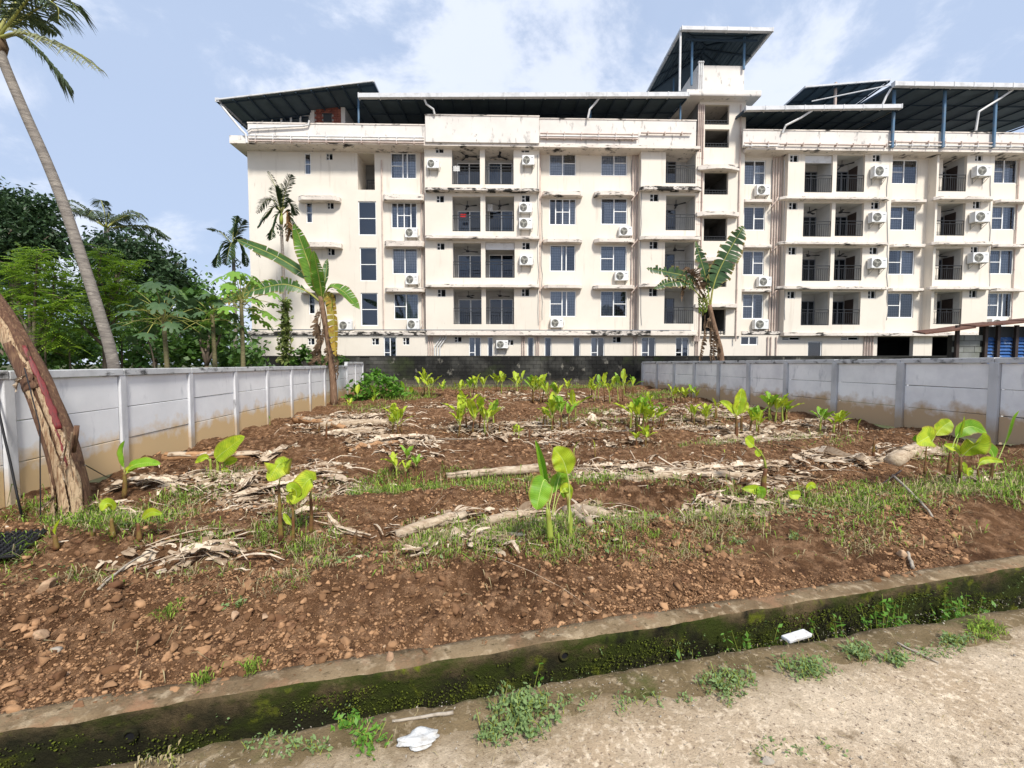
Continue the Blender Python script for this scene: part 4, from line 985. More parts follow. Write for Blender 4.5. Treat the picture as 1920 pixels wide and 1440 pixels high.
# loose cables down the facade
rc = random.Random(8)
for px, ya, yb in ((792, 300, 610), (1009, 290, 610), (1016, 380, 600), (1184, 300, 520), (1202, 300, 610), (1447, 300, 610), (1471, 300, 600), (1664, 330, 600), (1856, 330, 590), (655, 602, 620), (786, 440, 470)):
    v_ = VB - .03 if px in (1009, 1202, 1471, 1664, 1856) else -.03; P_ = []
    for k in range(14): u, w = fac(px + rc.uniform(-1.4, 1.4), lerp(ya, yb, k / 13), v_); P_.append((u, v_, w))
    b = MB(); b.tube(P_, .014, 4); b.build('cable', M['grille'], E)
for px, py in ((806, 318), (984, 312), (770, 448), (770, 535), (1172, 444), (1430, 368), (1650, 336), (1842, 336)):      # rusty drip marks of the units are left to the plaster's stains; a short drain hose each
    v_ = -.02 if px in (770, 1172, 1430) else VB - .02; u, w = fac(px, py, v_); b = MB(); b.tube([(u, v_ - .1, w + .15), (u + .03, v_ - .02, w - .1), (u + .02, v_, w - .6)], .012, 5); b.build('drain_hose', M['pipe_white'], E)

# ---- metal roofs
def sheet(name, corners, th=.04, rafters=0, purlins=0, mat='roof_sheet', ribs=0):
    """corners a,b,c,d: front-left, front-right, back-right, back-left (local)"""
    a, b_, c, d = [Vector(p) for p in corners]
    m = MB(); up = Vector((0, 0, th))
    m.add([a, b_, c, d, a + up, b_ + up, c + up, d + up], [(0, 3, 2, 1), (4, 5, 6, 7), (0, 1, 5, 4), (1, 2, 6, 5), (2, 3, 7, 6), (3, 0, 4, 7)])
    o = m.build(name, M[mat], E)
    dn = Vector((0, 0, -.09))
    if rafters:
        m = MB()
        for i in range(rafters + 1):
            t = i / rafters; p, q = a.lerp(b_, t) + dn, d.lerp(c, t) + dn
            m.tube([p, q], .055, 4)
        m.build('rafter', M['roof_steel'], o)
    if purlins:
        m = MB()
        for i in range(purlins + 1):
            t = (i + .15) / (purlins + .3); p, q = a.lerp(d, t) + dn * .5, b_.lerp(c, t) + dn * .5
            m.tube([p, q], .035, 4)
        m.build('purlin', M['roof_steel'], o)
    return o
def gutter(p, q, o=None, r=.10, mat='gutter'):
    p, q = Vector(p), Vector(q); m = MB(); L = (q - p).length; d = (q - p) / L; n = max(2, int(L / 1.1))
    s = d.cross(Vector((0, 0, 1))).normalized()
    def bx(a, b2, w, z0, z1): m.add([a - s * w + Vector((0, 0, z0)), b2 - s * w + Vector((0, 0, z0)), b2 + s * w + Vector((0, 0, z0)), a + s * w + Vector((0, 0, z0)), a - s * w + Vector((0, 0, z1)), b2 - s * w + Vector((0, 0, z1)), b2 + s * w + Vector((0, 0, z1)), a + s * w + Vector((0, 0, z1))], [(0, 3, 2, 1), (4, 5, 6, 7), (0, 1, 5, 4), (1, 2, 6, 5), (2, 3, 7, 6), (3, 0, 4, 7)])
    bx(p, q, r, -r, r)
    for i in range(n + 1): c = p.lerp(q, i / n); bx(c - d * .025, c + d * .025, r * 1.2, -r * 1.25, r * 1.15)
    return m.build('gutter', M[mat], E if o is None else o)
def post(px, y0, y1, v, r=.06, mat='post_blue'):
    u0, w1 = fac(px, y0, v); u1, w0 = fac(px, y1, v)
    m = MB(); m.tube([(u0, v, w0), (u0, v, w1)], r, 8); return m.build('roof_post', M[mat], E)
# left mono-pitch roof
v0 = -1.35
uA, wA = fac(407, 187, v0); uB, wB = fac(700, 152, v0)
o = sheet('roof_sheet', [(uA, v0, wA), (uB, v0, wB), (uB, 9, wB), (uA, 9, wA)], .05, 10, 5)
gutter((uA, v0, wA), (uA, 8.5, wA), o, .09); gutter((uA, v0 - .02, wA), (uB, v0 - .02, wB), o, .035)
gutter((uB, v0, wB), (uB, 9, wB), o, .05)
# diagonal downpipe from its corner
q = [fac(409, 190, v0), fac(452, 243, VP), fac(461, 252, VP), fac(463, 268, VP)]
m = MB(); m.tube([(q[0][0], v0 + .2, q[0][1] - .05), (q[1][0], VP, q[1][1]), (q[2][0], VP, q[2][1]), (q[3][0], VP, q[3][1])], .06, 8); m.build('downpipe', M['pipe_white'], E)
# middle roof
v1 = -1.45
uA, wA = fac(674, 182, v1); uB, wB = fac(1289, 180, v1)
rise = 1.4
o = sheet('roof_sheet', [(uA, v1, wA), (uB, v1, wB), (uB, 10, wB + rise), (uA, 10, wA + rise)], .05, 18, 6)
gutter((uA, v1 - .08, wA), (uB, v1 - .08, wB), o, .115)
for px in (672, 1107, 1276): post(px, 184, 232, -.5, .06)
for pts_ in (((795, 184), (800, 197), (813, 206), (815, 215)), ((1125, 182), (1118, 192), (1105, 207), (1102, 222))):
    q = [fac(x, y, v1 + .1 + i * .08) for i, (x, y) in enumerate(pts_)]
    m = MB(); m.tube([(p[0], v1 + .0 + i * .1, p[1]) for i, p in enumerate(q)], .06, 8); m.build('downpipe', M['pipe_white'], E)
# back enclosure under the middle roof
m = MB(); m.quad((uA, 9.9, pw_), (uB, 9.9, pw_), (uB, 9.9, wA + rise), (uA, 9.9, wA + rise)); m.build('roof_back_wall', M['roof_steel'], E)
# clerestory strip and brick box under the left roof
vq = 1.0
u0, u1, w0, w1 = rect(473, 213, 581, 232, vq)
m = MB(); m.box(u0, u1, vq, vq + .06, w1 - .08, w1); m.box(u0, u1, vq, vq + .06, w0, w0 + .08)
for k in range(7): a = lerp(u0, u1, k / 6); m.box(a - .05, a + .05, vq - .005, vq + .065, w0 + .08, w1 - .08)
wf = m.build('roof_window_strip', M['frame_white'], E)
for k in range(6):
    g = MB(); g.quad((lerp(u0, u1, k / 6) + .05, vq + .03, w0 + .08), (lerp(u0, u1, (k + 1) / 6) - .05, vq + .03, w0 + .08), (lerp(u0, u1, (k + 1) / 6) - .05, vq + .03, w1 - .08), (lerp(u0, u1, k / 6) + .05, vq + .03, w1 - .08)); g.build('pane', M['sky_glass'], wf)
u0, u1, w0, w1 = rect(581, 200, 641, 232, .6)
m = MB(); m.box(u0, u1 + .2, .65, 3.0, pw_, w1); bx_ = m.build('brick_room', M['mortar'], E)
m = MB(); m.box(u0, lerp(u0, u1, .13), .60, .649, pw_, w1); m.build('corner_pier', M['parapet'], bx_)
m = MB(); m.box(lerp(u0, u1, .98), u1 + .2, .60, .649, pw_, w1); m.build('corner_pier', M['parapet'], bx_)
a0, a1 = lerp(u0, u1, .14), lerp(u0, u1, .97); c0, c1 = lerp(u0, u1, .42), lerp(u0, u1, .67); d0, d1 = lerp(w0, w1, .12), lerp(w0, w1, .55)
nb = 9; bwid = (a1 - a0) / nb; rows = 7; rh = (w1 - w0) / rows
m = MB(); m.box(.008, bwid - .008, 0, .05, .008, rh - .008); bme = m.mesh('brick', M['brick'])
for r_ in range(rows):
    for c_ in range(nb):
        x = a0 + c_ * bwid + (bwid * .5 if r_ % 2 and c_ < nb - 1 else 0); z = w0 + r_ * rh
        if x + bwid > c0 and x < c1 and z + rh > d0 and z < d1: continue
        o = link_mesh('brick', bme, bx_); o.location = (x, .60 + random.uniform(-.012, .012), z)
m = MB(); m.box(c0, c1, .59, .645, d0, d1); m.box(c0 - .06, c1 + .06, .57, .60, d1, d1 + .06); m.build('opening', M['room_dark'], bx_)
# tower cap and tank room
VK = -1.05
u0, w1 = fac(1288, 167, VK); u1, w0 = fac(1428, 180, VK)
m = MB(); m.box(u0, u1, VK, 5.2, TOWW + .0, TOWW + .10); m.box(u0, u1, VK, VK + .15, w0, w1); m.box(u0, u0 + .15, VK + .15, 5.2, w0, w1); m.box(u1 - .15, u1, VK + .15, 5.2, w0, w1); m.box(u0 + .15, u1 - .15, VK + .15, 5.2, w0, w1 - .1)
bevel(m.build('tower_cap_slab', M['parapet'], E), .02, 1)
u0, u1, w0, w1 = rect(1308, 122, 1395, 168, -.3)
m = MB(); m.box(u0, u1, -.3, 4.0, w0 - .2, w1); bevel(m.build('tank_room', M['parapet'], E), .02, 1)
for px in (1311, 1314.5, 1318): 
    m = MB(); u, w = fac(px, 118, -.38); m.tube([(u, -.38, TOWW + .3), (u, -.38, w)], .045, 7); m.tube([(u, -.38, w), (u, -.38, w + .08)], .08, 7); m.build('vent_pipe', M['pipe_white'], E)
# hip roof over the tower
vh = -1.3
uA, wA = fac(1278, 54, vh); uB, wB = fac(1448, 54, vh)
vb2 = 4.9
rid = 1.0; um = (uA + uB) / 2; hl = (uB - uA) / 2
m = MB()
P = [(uA, vh, wA), (uB, vh, wA), (uB, vb2, wA), (uA, vb2, wA), (um, vh + hl, wA + rid), (um, vb2 - hl, wA + rid)]
m.add(P, [(0, 4, 1), (1, 4, 5, 2), (2, 5, 3), (3, 5, 4, 0)])
P2 = [(x, y, z + .05) for x, y, z in P]; m.add(P2, [(0, 1, 4), (1, 2, 5, 4), (2, 3, 5), (3, 0, 4, 5)])
hip = m.build('hip_roof', M['roof_sheet'], E)
m = MB(); V_ = [Vector(p) + Vector((0, 0, -.06)) for p in P]
for i, j in ((0, 4), (1, 4), (2, 5), (3, 5), (4, 5)): m.tube([V_[i], V_[j]], .07, 4)
for t in (.33, .66):
    m.tube([V_[1].lerp(V_[2], t), V_[4].lerp(V_[5], t)], .045, 4); m.tube([V_[0].lerp(V_[3], t), V_[4].lerp(V_[5], t)], .045, 4); m.tube([V_[0].lerp(V_[4], t), V_[1].lerp(V_[4], t)], .04, 4); m.tube([V_[1].lerp(V_[4], t), V_[2].lerp(V_[5], t)], .04, 4); m.tube([V_[0].lerp(V_[4], t), V_[3].lerp(V_[5], t)], .04, 4)
for t in np.linspace(.08, .95, 12):
    m.tube([V_[1].lerp(V_[4], t), V_[2].lerp(V_[5], t)], .016, 3); m.tube([V_[0].lerp(V_[4], t), V_[3].lerp(V_[5], t)], .016, 3)
m.tube([V_[0] + Vector((.5, .6, -.1)), V_[1] + Vector((-.5, .6, -.1))], .07, 4)
m.build('roof_truss', M['roof_steel'], hip)
gutter(P[0], P[1], hip, .10); gutter(P[0], P[3], hip, .07); gutter(P[1], P[2], hip, .07)
post(1276, 60, 172, vh + .15, .065, 'pipe_white'); post(1298, 76, 160, -.5, .07); post(1396, 70, 130, -.45, .07)
u, w = fac(1264, 110, 3.0); m = MB(); m.tube([(u, 3.0, pw_), (u, 3.0, wA)], .06, 8); m.build('roof_post', M['post_blue'], E)
# right wing: near roof, high back roof, big right roof
v2 = -1.4
uA, wA = fac(1396, 206, v2); uB, wB = fac(1686, 202, v2)
o = sheet('roof_sheet', [(uA, v2, wA), (uB, v2, wB), (uB, 7, wB + .9), (uA, 7, wA + .9)], .05, 9, 5)
gutter((uA, v2 - .08, wA), (uB, v2 - .08, wB), o, .11); gutter((uB, v2, wB), (uB, 7, wB + .9), o, .03)
m = MB(); m.quad((uA, 6.9, pw_), (fac(1610, 240, 6.9)[0], 6.9, pw_), (fac(1610, 240, 6.9)[0], 6.9, wA + .9), (uA, 6.9, wA + .9)); m.build('roof_back_wall', M['roof_steel'], E)
for px in (1522,): 
    q = [fac(1523, 207, v2), fac(1500, 222, v2 + .2), fac(1470, 238, v2 + .4), fac(1466, 250, v2 + .4)]
    m = MB(); m.tube([(p[0], v2 + i * .12, p[1]) for i, p in enumerate(q)], .06, 8); m.build('downpipe', M['pipe_white'], E)
v3 = 2.5
uA, wA = fac(1511, 163, v3); uB, wB = fac(1668, 150, v3)
o = sheet('roof_sheet', [(uA, v3, wA), (uB, v3, wB), (uB, 9, wB + .1), (uA, 9, wA + .1)], .05, 6, 4); gutter((uA, v3, wA), (uA, 9, wA + .1), o, .06); gutter((uA, v3, wA), (uB, v3, wB), o, .05)
post(1567, 155, 215, v3 + .5, .09, 'pipe')
m = MB(); m.quad((uA + 1.2, 8.8, pw_ + 1.2), (uB, 8.8, pw_ + 1.2), (uB, 8.8, wB), (uA + 1.2, 8.8, wA)); m.build('roof_back_wall', M['roof_sheet'], E)
v4 = -1.5
uA, wA = fac(1673, 160, v4); uB, wB = fac(2110, 166, v4)
o = sheet('roof_sheet', [(uA, v4, wA), (uB, v4, wA), (uB, 9, wA + 1.2), (uA, 9, wA + 1.2)], .05, 9, 5); gutter((uA, v4 - .08, wA), (uB, v4 - .08, wA), o, .12)
m = MB(); m.quad((fac(1690, 240, 8)[0], 8, pw_), (uB - 9, 8, pw_), (uB - 9, 8, wA + 1.05), (fac(1690, 240, 8)[0], 8, wA + 1.05)); m.build('roof_back_wall', M['roof_steel'], E)
for px in (1677, 1772, 1868): post(px, 168 if px > 1680 else 166, 277, VC - .12, .085)
for pts_ in (((1672, 164), (1664, 180), (1658, 198)), ((1905, 164), (1880, 182), (1842, 206), (1840, 240))):
    q = [fac(x, y, v4 + .1) for x, y in pts_]; m = MB(); m.tube([(p[0], v4 + .1 + .1 * i, p[1]) for i, p in enumerate(q)], .06, 8); m.build('downpipe', M['pipe_white'], E)
# stays under the far roof
q0, q1 = fac(1522, 190, 2.2), fac(1668, 160, 0.5); m = MB(); m.tube([(q0[0], 2.2, q0[1]), (q1[0], .5, q1[1])], .04, 6); m.build('roof_stay', M['pipe_white'], E)
# terrace floor and back walls so that the block is solid
m = MB(); ul = fac(468, 450, 0)[0]; m.quad((ul, 12, GW), (ul, 12, SOFF), (fac(2120, 450, 0)[0], 12, SOFF), (fac(2120, 450, 0)[0], 12, GW)); m.build('back_wall', M['plaster'], E)
# laundry and a red cloth on the balconies
def cloth(px0, py0, px1, py1, v, mat, label):
    u0, u1, w0, w1 = rect(px0, py0, px1, py1, v); n = 8; m = MB(); P_ = []
    for j in range(5):
        for i in range(n + 1): P_.append(W(lerp(u0, u1, i / n), v + .025 * math.sin(i * 1.9 + j), lerp(w1, w0, j / 4)))
    F_ = [(j * (n + 1) + i, (j + 1) * (n + 1) + i, (j + 1) * (n + 1) + i + 1, j * (n + 1) + i + 1) for j in range(4) for i in range(n)]
    m.add(P_, F_); tag(m.build('hanging_cloth', mat, None, True), label, 'cloth')
cloth(863, 401, 874, 407, VB + .5, M['red_cloth'], 'small red cloth hanging in the left third-floor balcony of the central bay')
cloth(850, 311, 862, 321, VB + .03, M['paper'], 'white cloth over the railing of the left top-floor balcony')
cloth(914, 383, 924, 396, VB + .6, M['paper'], 'white cloth hanging in the right third-floor balcony of the central bay')

# ---- the shed by the right wall
SY = 15.2
sh = empty('shed', (at(1850, 675, SY).x, SY, 0))
tag(sh, 'low shed with rusty sheet roof, grey block wall and blue louvres behind the right wall', 'shed')
def shp(px, py, y=SY): p = at(px, py, y); return p - sh.location
m = MB(); a, b_, c, d = shp(1735, 627, SY - .6), shp(1930, 605, SY - .6), shp(2080, 590, SY - .6), None
back = Vector((.75, 1.3, .16)); up = Vector((0, 0, .05))
pts = [shp(px_, py_, SY - .6) for px_, py_ in ((1735, 627), (1780, 622), (1830, 615), (1880, 610), (1930, 605), (2060, 593))]
for i in range(len(pts) - 1):
    p, q = pts[i], pts[i + 1]; dz = Vector((0, 0, random.uniform(-.02, .03)))
    m.add([p + dz, q + dz, q + back + dz, p + back + dz, p + up + dz, q + up + dz, q + up + back + dz, p + up + back + dz], [(0, 3, 2, 1), (4, 5, 6, 7), (0, 1, 5, 4), (1, 2, 6, 5), (2, 3, 7, 6), (3, 0, 4, 7)])
m.build('shed_roof', M['rust'], sh)
x0, x1 = shp(1785, 640).x, shp(1845, 640).x; zt = shp(1800, 628).z
m = MB(); m.box(x0, x1, .0, .16, -.4, zt); m.build('shed_wall', M['block_joint'], sh)
m = MB(); m.box(.004, .37, -.035, 0.02, .004, .19); sb = m.mesh('block', M['shed_block'])
for r_ in range(7):
    for c_ in range(int((x1 - x0) / .38) + 1):
        x = x0 + c_ * .38 - (.19 if r_ % 2 else 0)
        if x < x0 - .01 or x + .37 > x1 + .05: continue
        o = link_mesh('block', sb, sh); o.location = (x, random.uniform(-.008, .008), zt - .2 - r_ * .2)
for px in (1790, 1843, 1866, 1900, 1925, 1990):
    p = shp(px, 640); m = MB(); m.box(p.x - .05, p.x + .05, -.12, -.04, -.4, p.z + .55); m.build('shed_post', M['door_brown'], sh)
for i, (pa, pb) in enumerate(((1851, 1864), (1869, 1898), (1903, 1923), (1930, 1985))):
    xa, xb = shp(pa, 640).x, shp(pb, 640).x
    for k in range(9):
        z = 2.35 - k * .115; m = MB(); m.add([(xa, -.03, z), (xb, -.03, z), (xb, .04, z + .11), (xa, .04, z + .11), (xa, -.03, z + .008), (xb, -.03, z + .008), (xb, .04, z + .118), (xa, .04, z + .118)], [(0, 3, 2, 1), (4, 5, 6, 7), (0, 1, 5, 4), (1, 2, 6, 5), (2, 3, 7, 6), (3, 0, 4, 7)])
        m.build('louvre', M['louvre_blue'], sh)
m = MB(); m.box(shp(1846, 640).x, shp(2060, 640).x, .06, .2, -.4, zt + .3); m.build('shed_wall', M['room_dark'], sh)
# ================================================================ plants
UP = Vector((0, 0, 1))
def catmull(pts, n):
    pts = [Vector(p) for p in pts]
    if len(pts) == 2: return [pts[0].lerp(pts[1], i / (n - 1)) for i in range(n)]
    P_ = [pts[0] * 2 - pts[1]] + pts + [pts[-1] * 2 - pts[-2]]; out = []; segs = len(pts) - 1
    for i in range(n):
        t = i / (n - 1) * segs; k = min(int(t), segs - 1); f = t - k
        a, b, c, d = P_[k], P_[k + 1], P_[k + 2], P_[k + 3]
        out.append(0.5 * ((2 * b) + (c - a) * f + (2 * a - 5 * b + 4 * c - d) * f * f + (3 * b - a - 3 * c + d) * f ** 3))
    return out
def banana_leaf(root, pts, blade0, width, mat, side=None, face=None, fold=0.35, torn=0.0, seed=0, rib=0.012, name='leaf', ribmat='midrib', wave=0.06, n=20, point=0.42, ragged=0.0):
    """one banana leaf: petiole, midrib and a folded, wavy, perhaps torn blade; pts in world space"""
    rr = random.Random(seed); o = root.location
    P_ = catmull([Vector(p) - o for p in pts], n); m = MB()
    T_ = [(P_[min(i + 1, n - 1)] - P_[max(i - 1, 0)]).normalized() for i in range(n)]
    nb = [i for i in range(n) if i / (n - 1) >= blade0 - 1e-6]
    L = sum((P_[i + 1] - P_[i]).length for i in range(n - 1)) * (1 - blade0)
    S_ = []; N_ = []
    prev = None
    for i in range(n):
        if side is not None: s = Vector(side)
        else: s = T_[i].cross(Vector(face))
        s = s - T_[i] * s.dot(T_[i]); s = s.normalized() if s.length > 1e-4 else (prev or T_[i].orthogonal())
        if prev is not None and s.dot(prev) < 0: s = -s
        prev = s; S_.append(s); N_.append(s.cross(T_[i]).normalized())
    N_ = [(-q if q.z < 0 else q) for q in N_] if side is not None else N_
    prof = lambda t: min(1, (max(t, 0.0) / .24 + .05) ** .6) * min(1, (max(1 - t, 0) / point + .003) ** .55)
    mm = 3; luv = []
    for sg in (-1, 1):
        i = 0; K = len(nb) - 1; ph = rr.uniform(0, 6)
        while i < K:
            step = K if torn <= 0 else max(1, int(rr.choice((1, 1, 2, 3)) / max(torn, .34) * .5))
            j = min(K, i + step); base = len(m.v)
            lean = rr.uniform(-.25, .25) * torn; drop = rr.uniform(0, .55) * torn; cut = 1 - (rr.uniform(0, .5) * ragged if torn else 0)
            for k in range(i, j + 1):
                ii = nb[k]; t = k / K; w = width * .5 * prof(t) * cut
                if ragged and torn <= 0: w *= 1 - ragged * rr.random()
                gap = 0.0
                if torn > 0:
                    if k == i and i > 0: gap = .10
                    if k == j and j < K: gap = -.10
                seg = (P_[nb[min(k + 1, K)]] - P_[nb[max(k - 1, 0)]]).length * .5
                for q in range(mm + 1):
                    a = q / mm
                    p = P_[ii] + S_[ii] * (sg * w * a * math.cos(fold)) + N_[ii] * (w * a * math.sin(fold) + wave * width * a * math.sin(t * 17 + ph + sg) * .6)
                    p = p + T_[ii] * (gap * seg * a + lean * w * a + .12 * w * a) - UP * (drop * w * a * a)
                    m.v.append(tuple(p)); luv.append((t, a, 0))
            for k in range(j - i):
                for q in range(mm):
                    a = base + k * (mm + 1) + q; m.f.append((a, a + 1, a + mm + 2, a + mm + 1)); m.m.append(0)
            i = j
    rad = [rib * (1.0 - .85 * i / (n - 1)) for i in range(n)]
    m.tube([P_[i] - N_[i] * rad[i] * .3 for i in range(n)], rad, 5, 1)
    ob = m.build(name, [M[mat], M[ribmat]], root, True)
    at_ = ob.data.attributes.new('luv', 'FLOAT_VECTOR', 'POINT'); luv += [(0, 0, 0)] * (len(m.v) - len(luv)); at_.data.foreach_set('vector', [c for q in luv for c in q])
    return ob
def pxleaf(root, Y, pl, wpx, mat, blade0=0.1, seed=0, dy=0.0, **k):
    """a leaf through photograph pixels at depth Y; dy bends its tip towards (-) or away from the camera"""
    n = len(pl); pts = [at(x, y, Y + dy * (i / (n - 1))) for i, (x, y) in enumerate(pl)]
    k.setdefault('face', (0, -1, .35))
    return banana_leaf(root, pts, blade0, wpx * Y / FPX, mat, seed=seed, **k)
def stem(root, pts, r0, r1, mat, name='pseudostem', n=9, rings=7):
    P_ = catmull([Vector(p) - root.location for p in pts], rings); m = MB()
    m.tube(P_, [lerp(r0, r1, (i / (rings - 1)) ** .8) for i in range(rings)], n)
    return m.build(name, M[mat], root, True)

# ---------------------------------------------------------------- young banana plants on the plot
SG = 'young banana plants on the tilled plot'
def sucker(px, py, hpx, wpx, shoots, label, seed, leaf='sucker_leaf', leaves=(2, 4), stemfrac=.45, cat='banana plant', red=True):
    rr = random.Random(seed); p0 = G(px, py); Y = p0.y; k = Y / FPX * 1.0
    H = hpx * k; Wd = wpx * k
    root = empty('young_banana_plant', p0); tag(root, label, cat, SG)
    for s in range(shoots):
        ang = 2 * math.pi * (s + rr.random() * .6) / max(shoots, 1); rad = (0 if shoots == 1 else rr.uniform(.12, .34)) * Wd
        b0 = p0 + Vector((math.cos(ang) * rad, math.sin(ang) * rad * .8, 0)); b0.z = float(gz(b0.x, b0.y)) - .015
        sh = H * stemfrac * rr.uniform(.7, 1.1); lean = Vector((rr.uniform(-.12, .12), rr.uniform(-.1, .1), 1)).normalized()
        top = b0 + lean * sh; r0 = max(.011, min(.03, H * .045)) * rr.uniform(.8, 1.15)
        stem(root, [b0, b0 + lean * sh * .5 + Vector((rr.uniform(-.01, .01), 0, 0)), top], r0, r0 * .5, 'sucker_stem' if rr.random() < (.7 if red else .2) else 'sucker_stem_green', rings=5, n=7)
        lm = leaf if rr.random() < .72 else 'sucker_leaf_deep'
        nl = rr.randint(*leaves); az0 = rr.uniform(0, 6.28)
        for l in range(nl):
            az = az0 + l * 2.4 + rr.uniform(-.4, .4); el = rr.uniform(R(38), R(80)) if l else rr.uniform(R(70), R(86))
            Ln = H * rr.uniform(.38, .62); d = Vector((math.cos(az) * math.cos(el), math.sin(az) * math.cos(el), math.sin(el)))
            out = Vector((math.cos(az), math.sin(az), 0)); dr = rr.uniform(.1, .5) * (1.2 - math.sin(el) * .7)
            st_ = top - lean * sh * rr.uniform(0, .25)
            pts = [st_, st_ + d * Ln * .33, st_ + d * Ln * .68 + out * Ln * .05 - UP * Ln * dr * .18, st_ + d * Ln * .95 + out * Ln * .12 - UP * Ln * dr * .6]
            banana_leaf(root, pts, rr.uniform(.12, .28), Ln * rr.uniform(.22, .36), lm, side=(-math.sin(az), math.cos(az), 0), fold=rr.uniform(.12, .6), torn=rr.choice((0, 0, 0, .25)), seed=rr.randint(0, 9999), rib=max(.003, Ln * .014), n=12, wave=.16, point=.5)
    return root
ORD = ['leftmost', 'second', 'third', 'fourth', 'fifth', 'sixth', 'seventh', 'eighth', 'ninth', 'tenth', 'eleventh', 'twelfth']
backrow = [(795, 748, 40, 40, 3), (862, 742, 30, 22, 2), (893, 748, 38, 34, 3), (936, 738, 34, 26, 2), (975, 741, 40, 26, 2), (1008, 757, 46, 40, 4), (1034, 760, 42, 26, 3), (1112, 748, 36, 28, 3), (1150, 758, 46, 40, 4), (1180, 740, 32, 28, 3)]
for i, (px, py, h, w, s) in enumerate(backrow):
    sucker(px, py, h * 1.4, w * 1.5, s + 1, ('%s banana clump in the farthest row, before the black wall' % ORD[i]) if i == 0 else ('%s banana clump from the left in the farthest row, before the black wall' % ORD[i]), 100 + i, leaves=(2, 4))
mid = [(745, 812, 50, 44, 3, 'yellow-green banana clump beside the stacked fallen stems on the left'),
       (888, 812, 72, 90, 6, 'wide bushy banana clump in the middle rows, left of centre'),
       (968, 822, 24, 34, 2, 'low banana shoot with short leaves beside dark red stubs'),
       (1045, 808, 66, 60, 4, 'banana clump with spread leaves in the middle of the plot'),
       (1205, 812, 66, 60, 6, 'dense banana clump right of centre, before a pale stump'),
       (1200, 838, 40, 44, 2, 'small banana plant with low leaves right before the dense clump'),
       (1312, 800, 44, 46, 3, 'small banana clump between the dense clump and the tall-leaved one'),
       (1282, 758, 36, 52, 5, 'leafy banana clump nearest the middle of the right wall'),
       (1452, 790, 56, 50, 4, 'banana clump with rounded leaves by the right wall'),
       (1415, 815, 50, 46, 3, 'banana clump in front of the rounded-leaf clump by the right wall'),
       (1562, 812, 44, 58, 4, 'banana clump with one long flat leaf near the leaning rod'),
       (755, 892, 46, 70, 4, 'low banana clump growing from the grass patch, left of centre')]
for i, (px, py, h, w, s, lb) in enumerate(mid):
    sucker(px, py, h * 1.25, w * 1.25, s + (1 if s > 1 else 0), lb, 200 + i, leaves=(3, 5))
extra = [(868, 802, 44, 'narrow banana shoot at the left edge of the wide bushy clump'), (925, 797, 50, 'narrow banana shoot at the right edge of the wide bushy clump'), (1075, 792, 62, 'tall narrow banana shoot right of the central clump'), (1022, 803, 40, 'short banana shoot left of the central clump'),
         (1180, 803, 52, 'banana shoot at the left side of the dense clump right of centre'), (1236, 800, 46, 'banana shoot at the right side of the dense clump right of centre'), (1476, 792, 46, 'small banana shoot right of the rounded-leaf clump by the right wall'), (700, 764, 28, 'small banana shoot before the green mound in the far left corner'),
         (830, 748, 32, 'small banana shoot between the first two farthest clumps'), (1218, 762, 30, 'small banana shoot left of the leafy clump by the right wall'), (1064, 748, 36, 'narrow banana shoot in the gap of the farthest row'), (655, 772, 26, 'small banana shoot right of the tall banana tree foot'), (1340, 790, 40, 'narrow banana shoot behind the small clump, right of centre')]
for i, (px, py, h, lb) in enumerate(extra): sucker(px, py, h * 1.2, h * .5, 2, lb, 500 + i, leaves=(2, 3), stemfrac=.5)
small = [(1077, 862, 52, 8, 'thin banana shoot with one upright leaf at the plot centre, left of a similar one', 31), (1116, 858, 44, 8, 'thin banana shoot with one pale heart-shaped leaf right of the plot centre', 32),
         (1606, 815, 30, 8, 'tiny banana shoot with one round leaf near the right wall', 33), (505, 800, 20, 16, 'tiny green sprout at the foot of the left wall', 35),
         (1358, 862, 22, 6, 'tiny pale banana shoot alone on bare soil right of centre', 36)]
for px, py, h, w, lb, sd_ in small: sucker(px, py, h, w, 1, lb, sd_, leaves=(1, 1), stemfrac=.6, red=False)
# dark red cut stubs
stubs = [(936, 818, 20, 'dark red banana stub left of the low shoot'), (992, 826, 22, 'dark red banana stub right of the low shoot'), (612, 824, 30, 'thin dark red stub before the stacked fallen stems'),
         (1637, 858, 34, 'cut brown banana stub beside the big dry leaf'), (598, 812, 18, 'short brown stub behind the stacked fallen stems'), (665, 1018, 16, 'short red stub between the two grass patches'), (173, 1010, 14, 'short cut stub under the leaning trunk')]
for px, py, h, lb in stubs:
    p0 = G(px, py); k = p0.y / FPX; r_ = empty('banana_stub', p0); tag(r_, lb, 'plant stub', 'cut banana stubs')
    stem(r_, [p0 - UP * .02, p0 + Vector((.004, 0, h * k * .5)), p0 + Vector((.012, 0, h * k))], .024, .017, 'sucker_stem', rings=5)
    m = MB(); m.tube([Vector((.012, 0, h * k)), Vector((.015, .004, h * k + .012)), Vector((.02, .004, h * k + .05))], [.0165, .012, .002], 7); m.build('cut_tip', M['dead_hang'], r_)

def custom(px, py, label): 
    p0 = G(px, py); r_ = empty('young_banana_plant', p0); tag(r_, label, 'banana plant', SG); return r_, p0.y
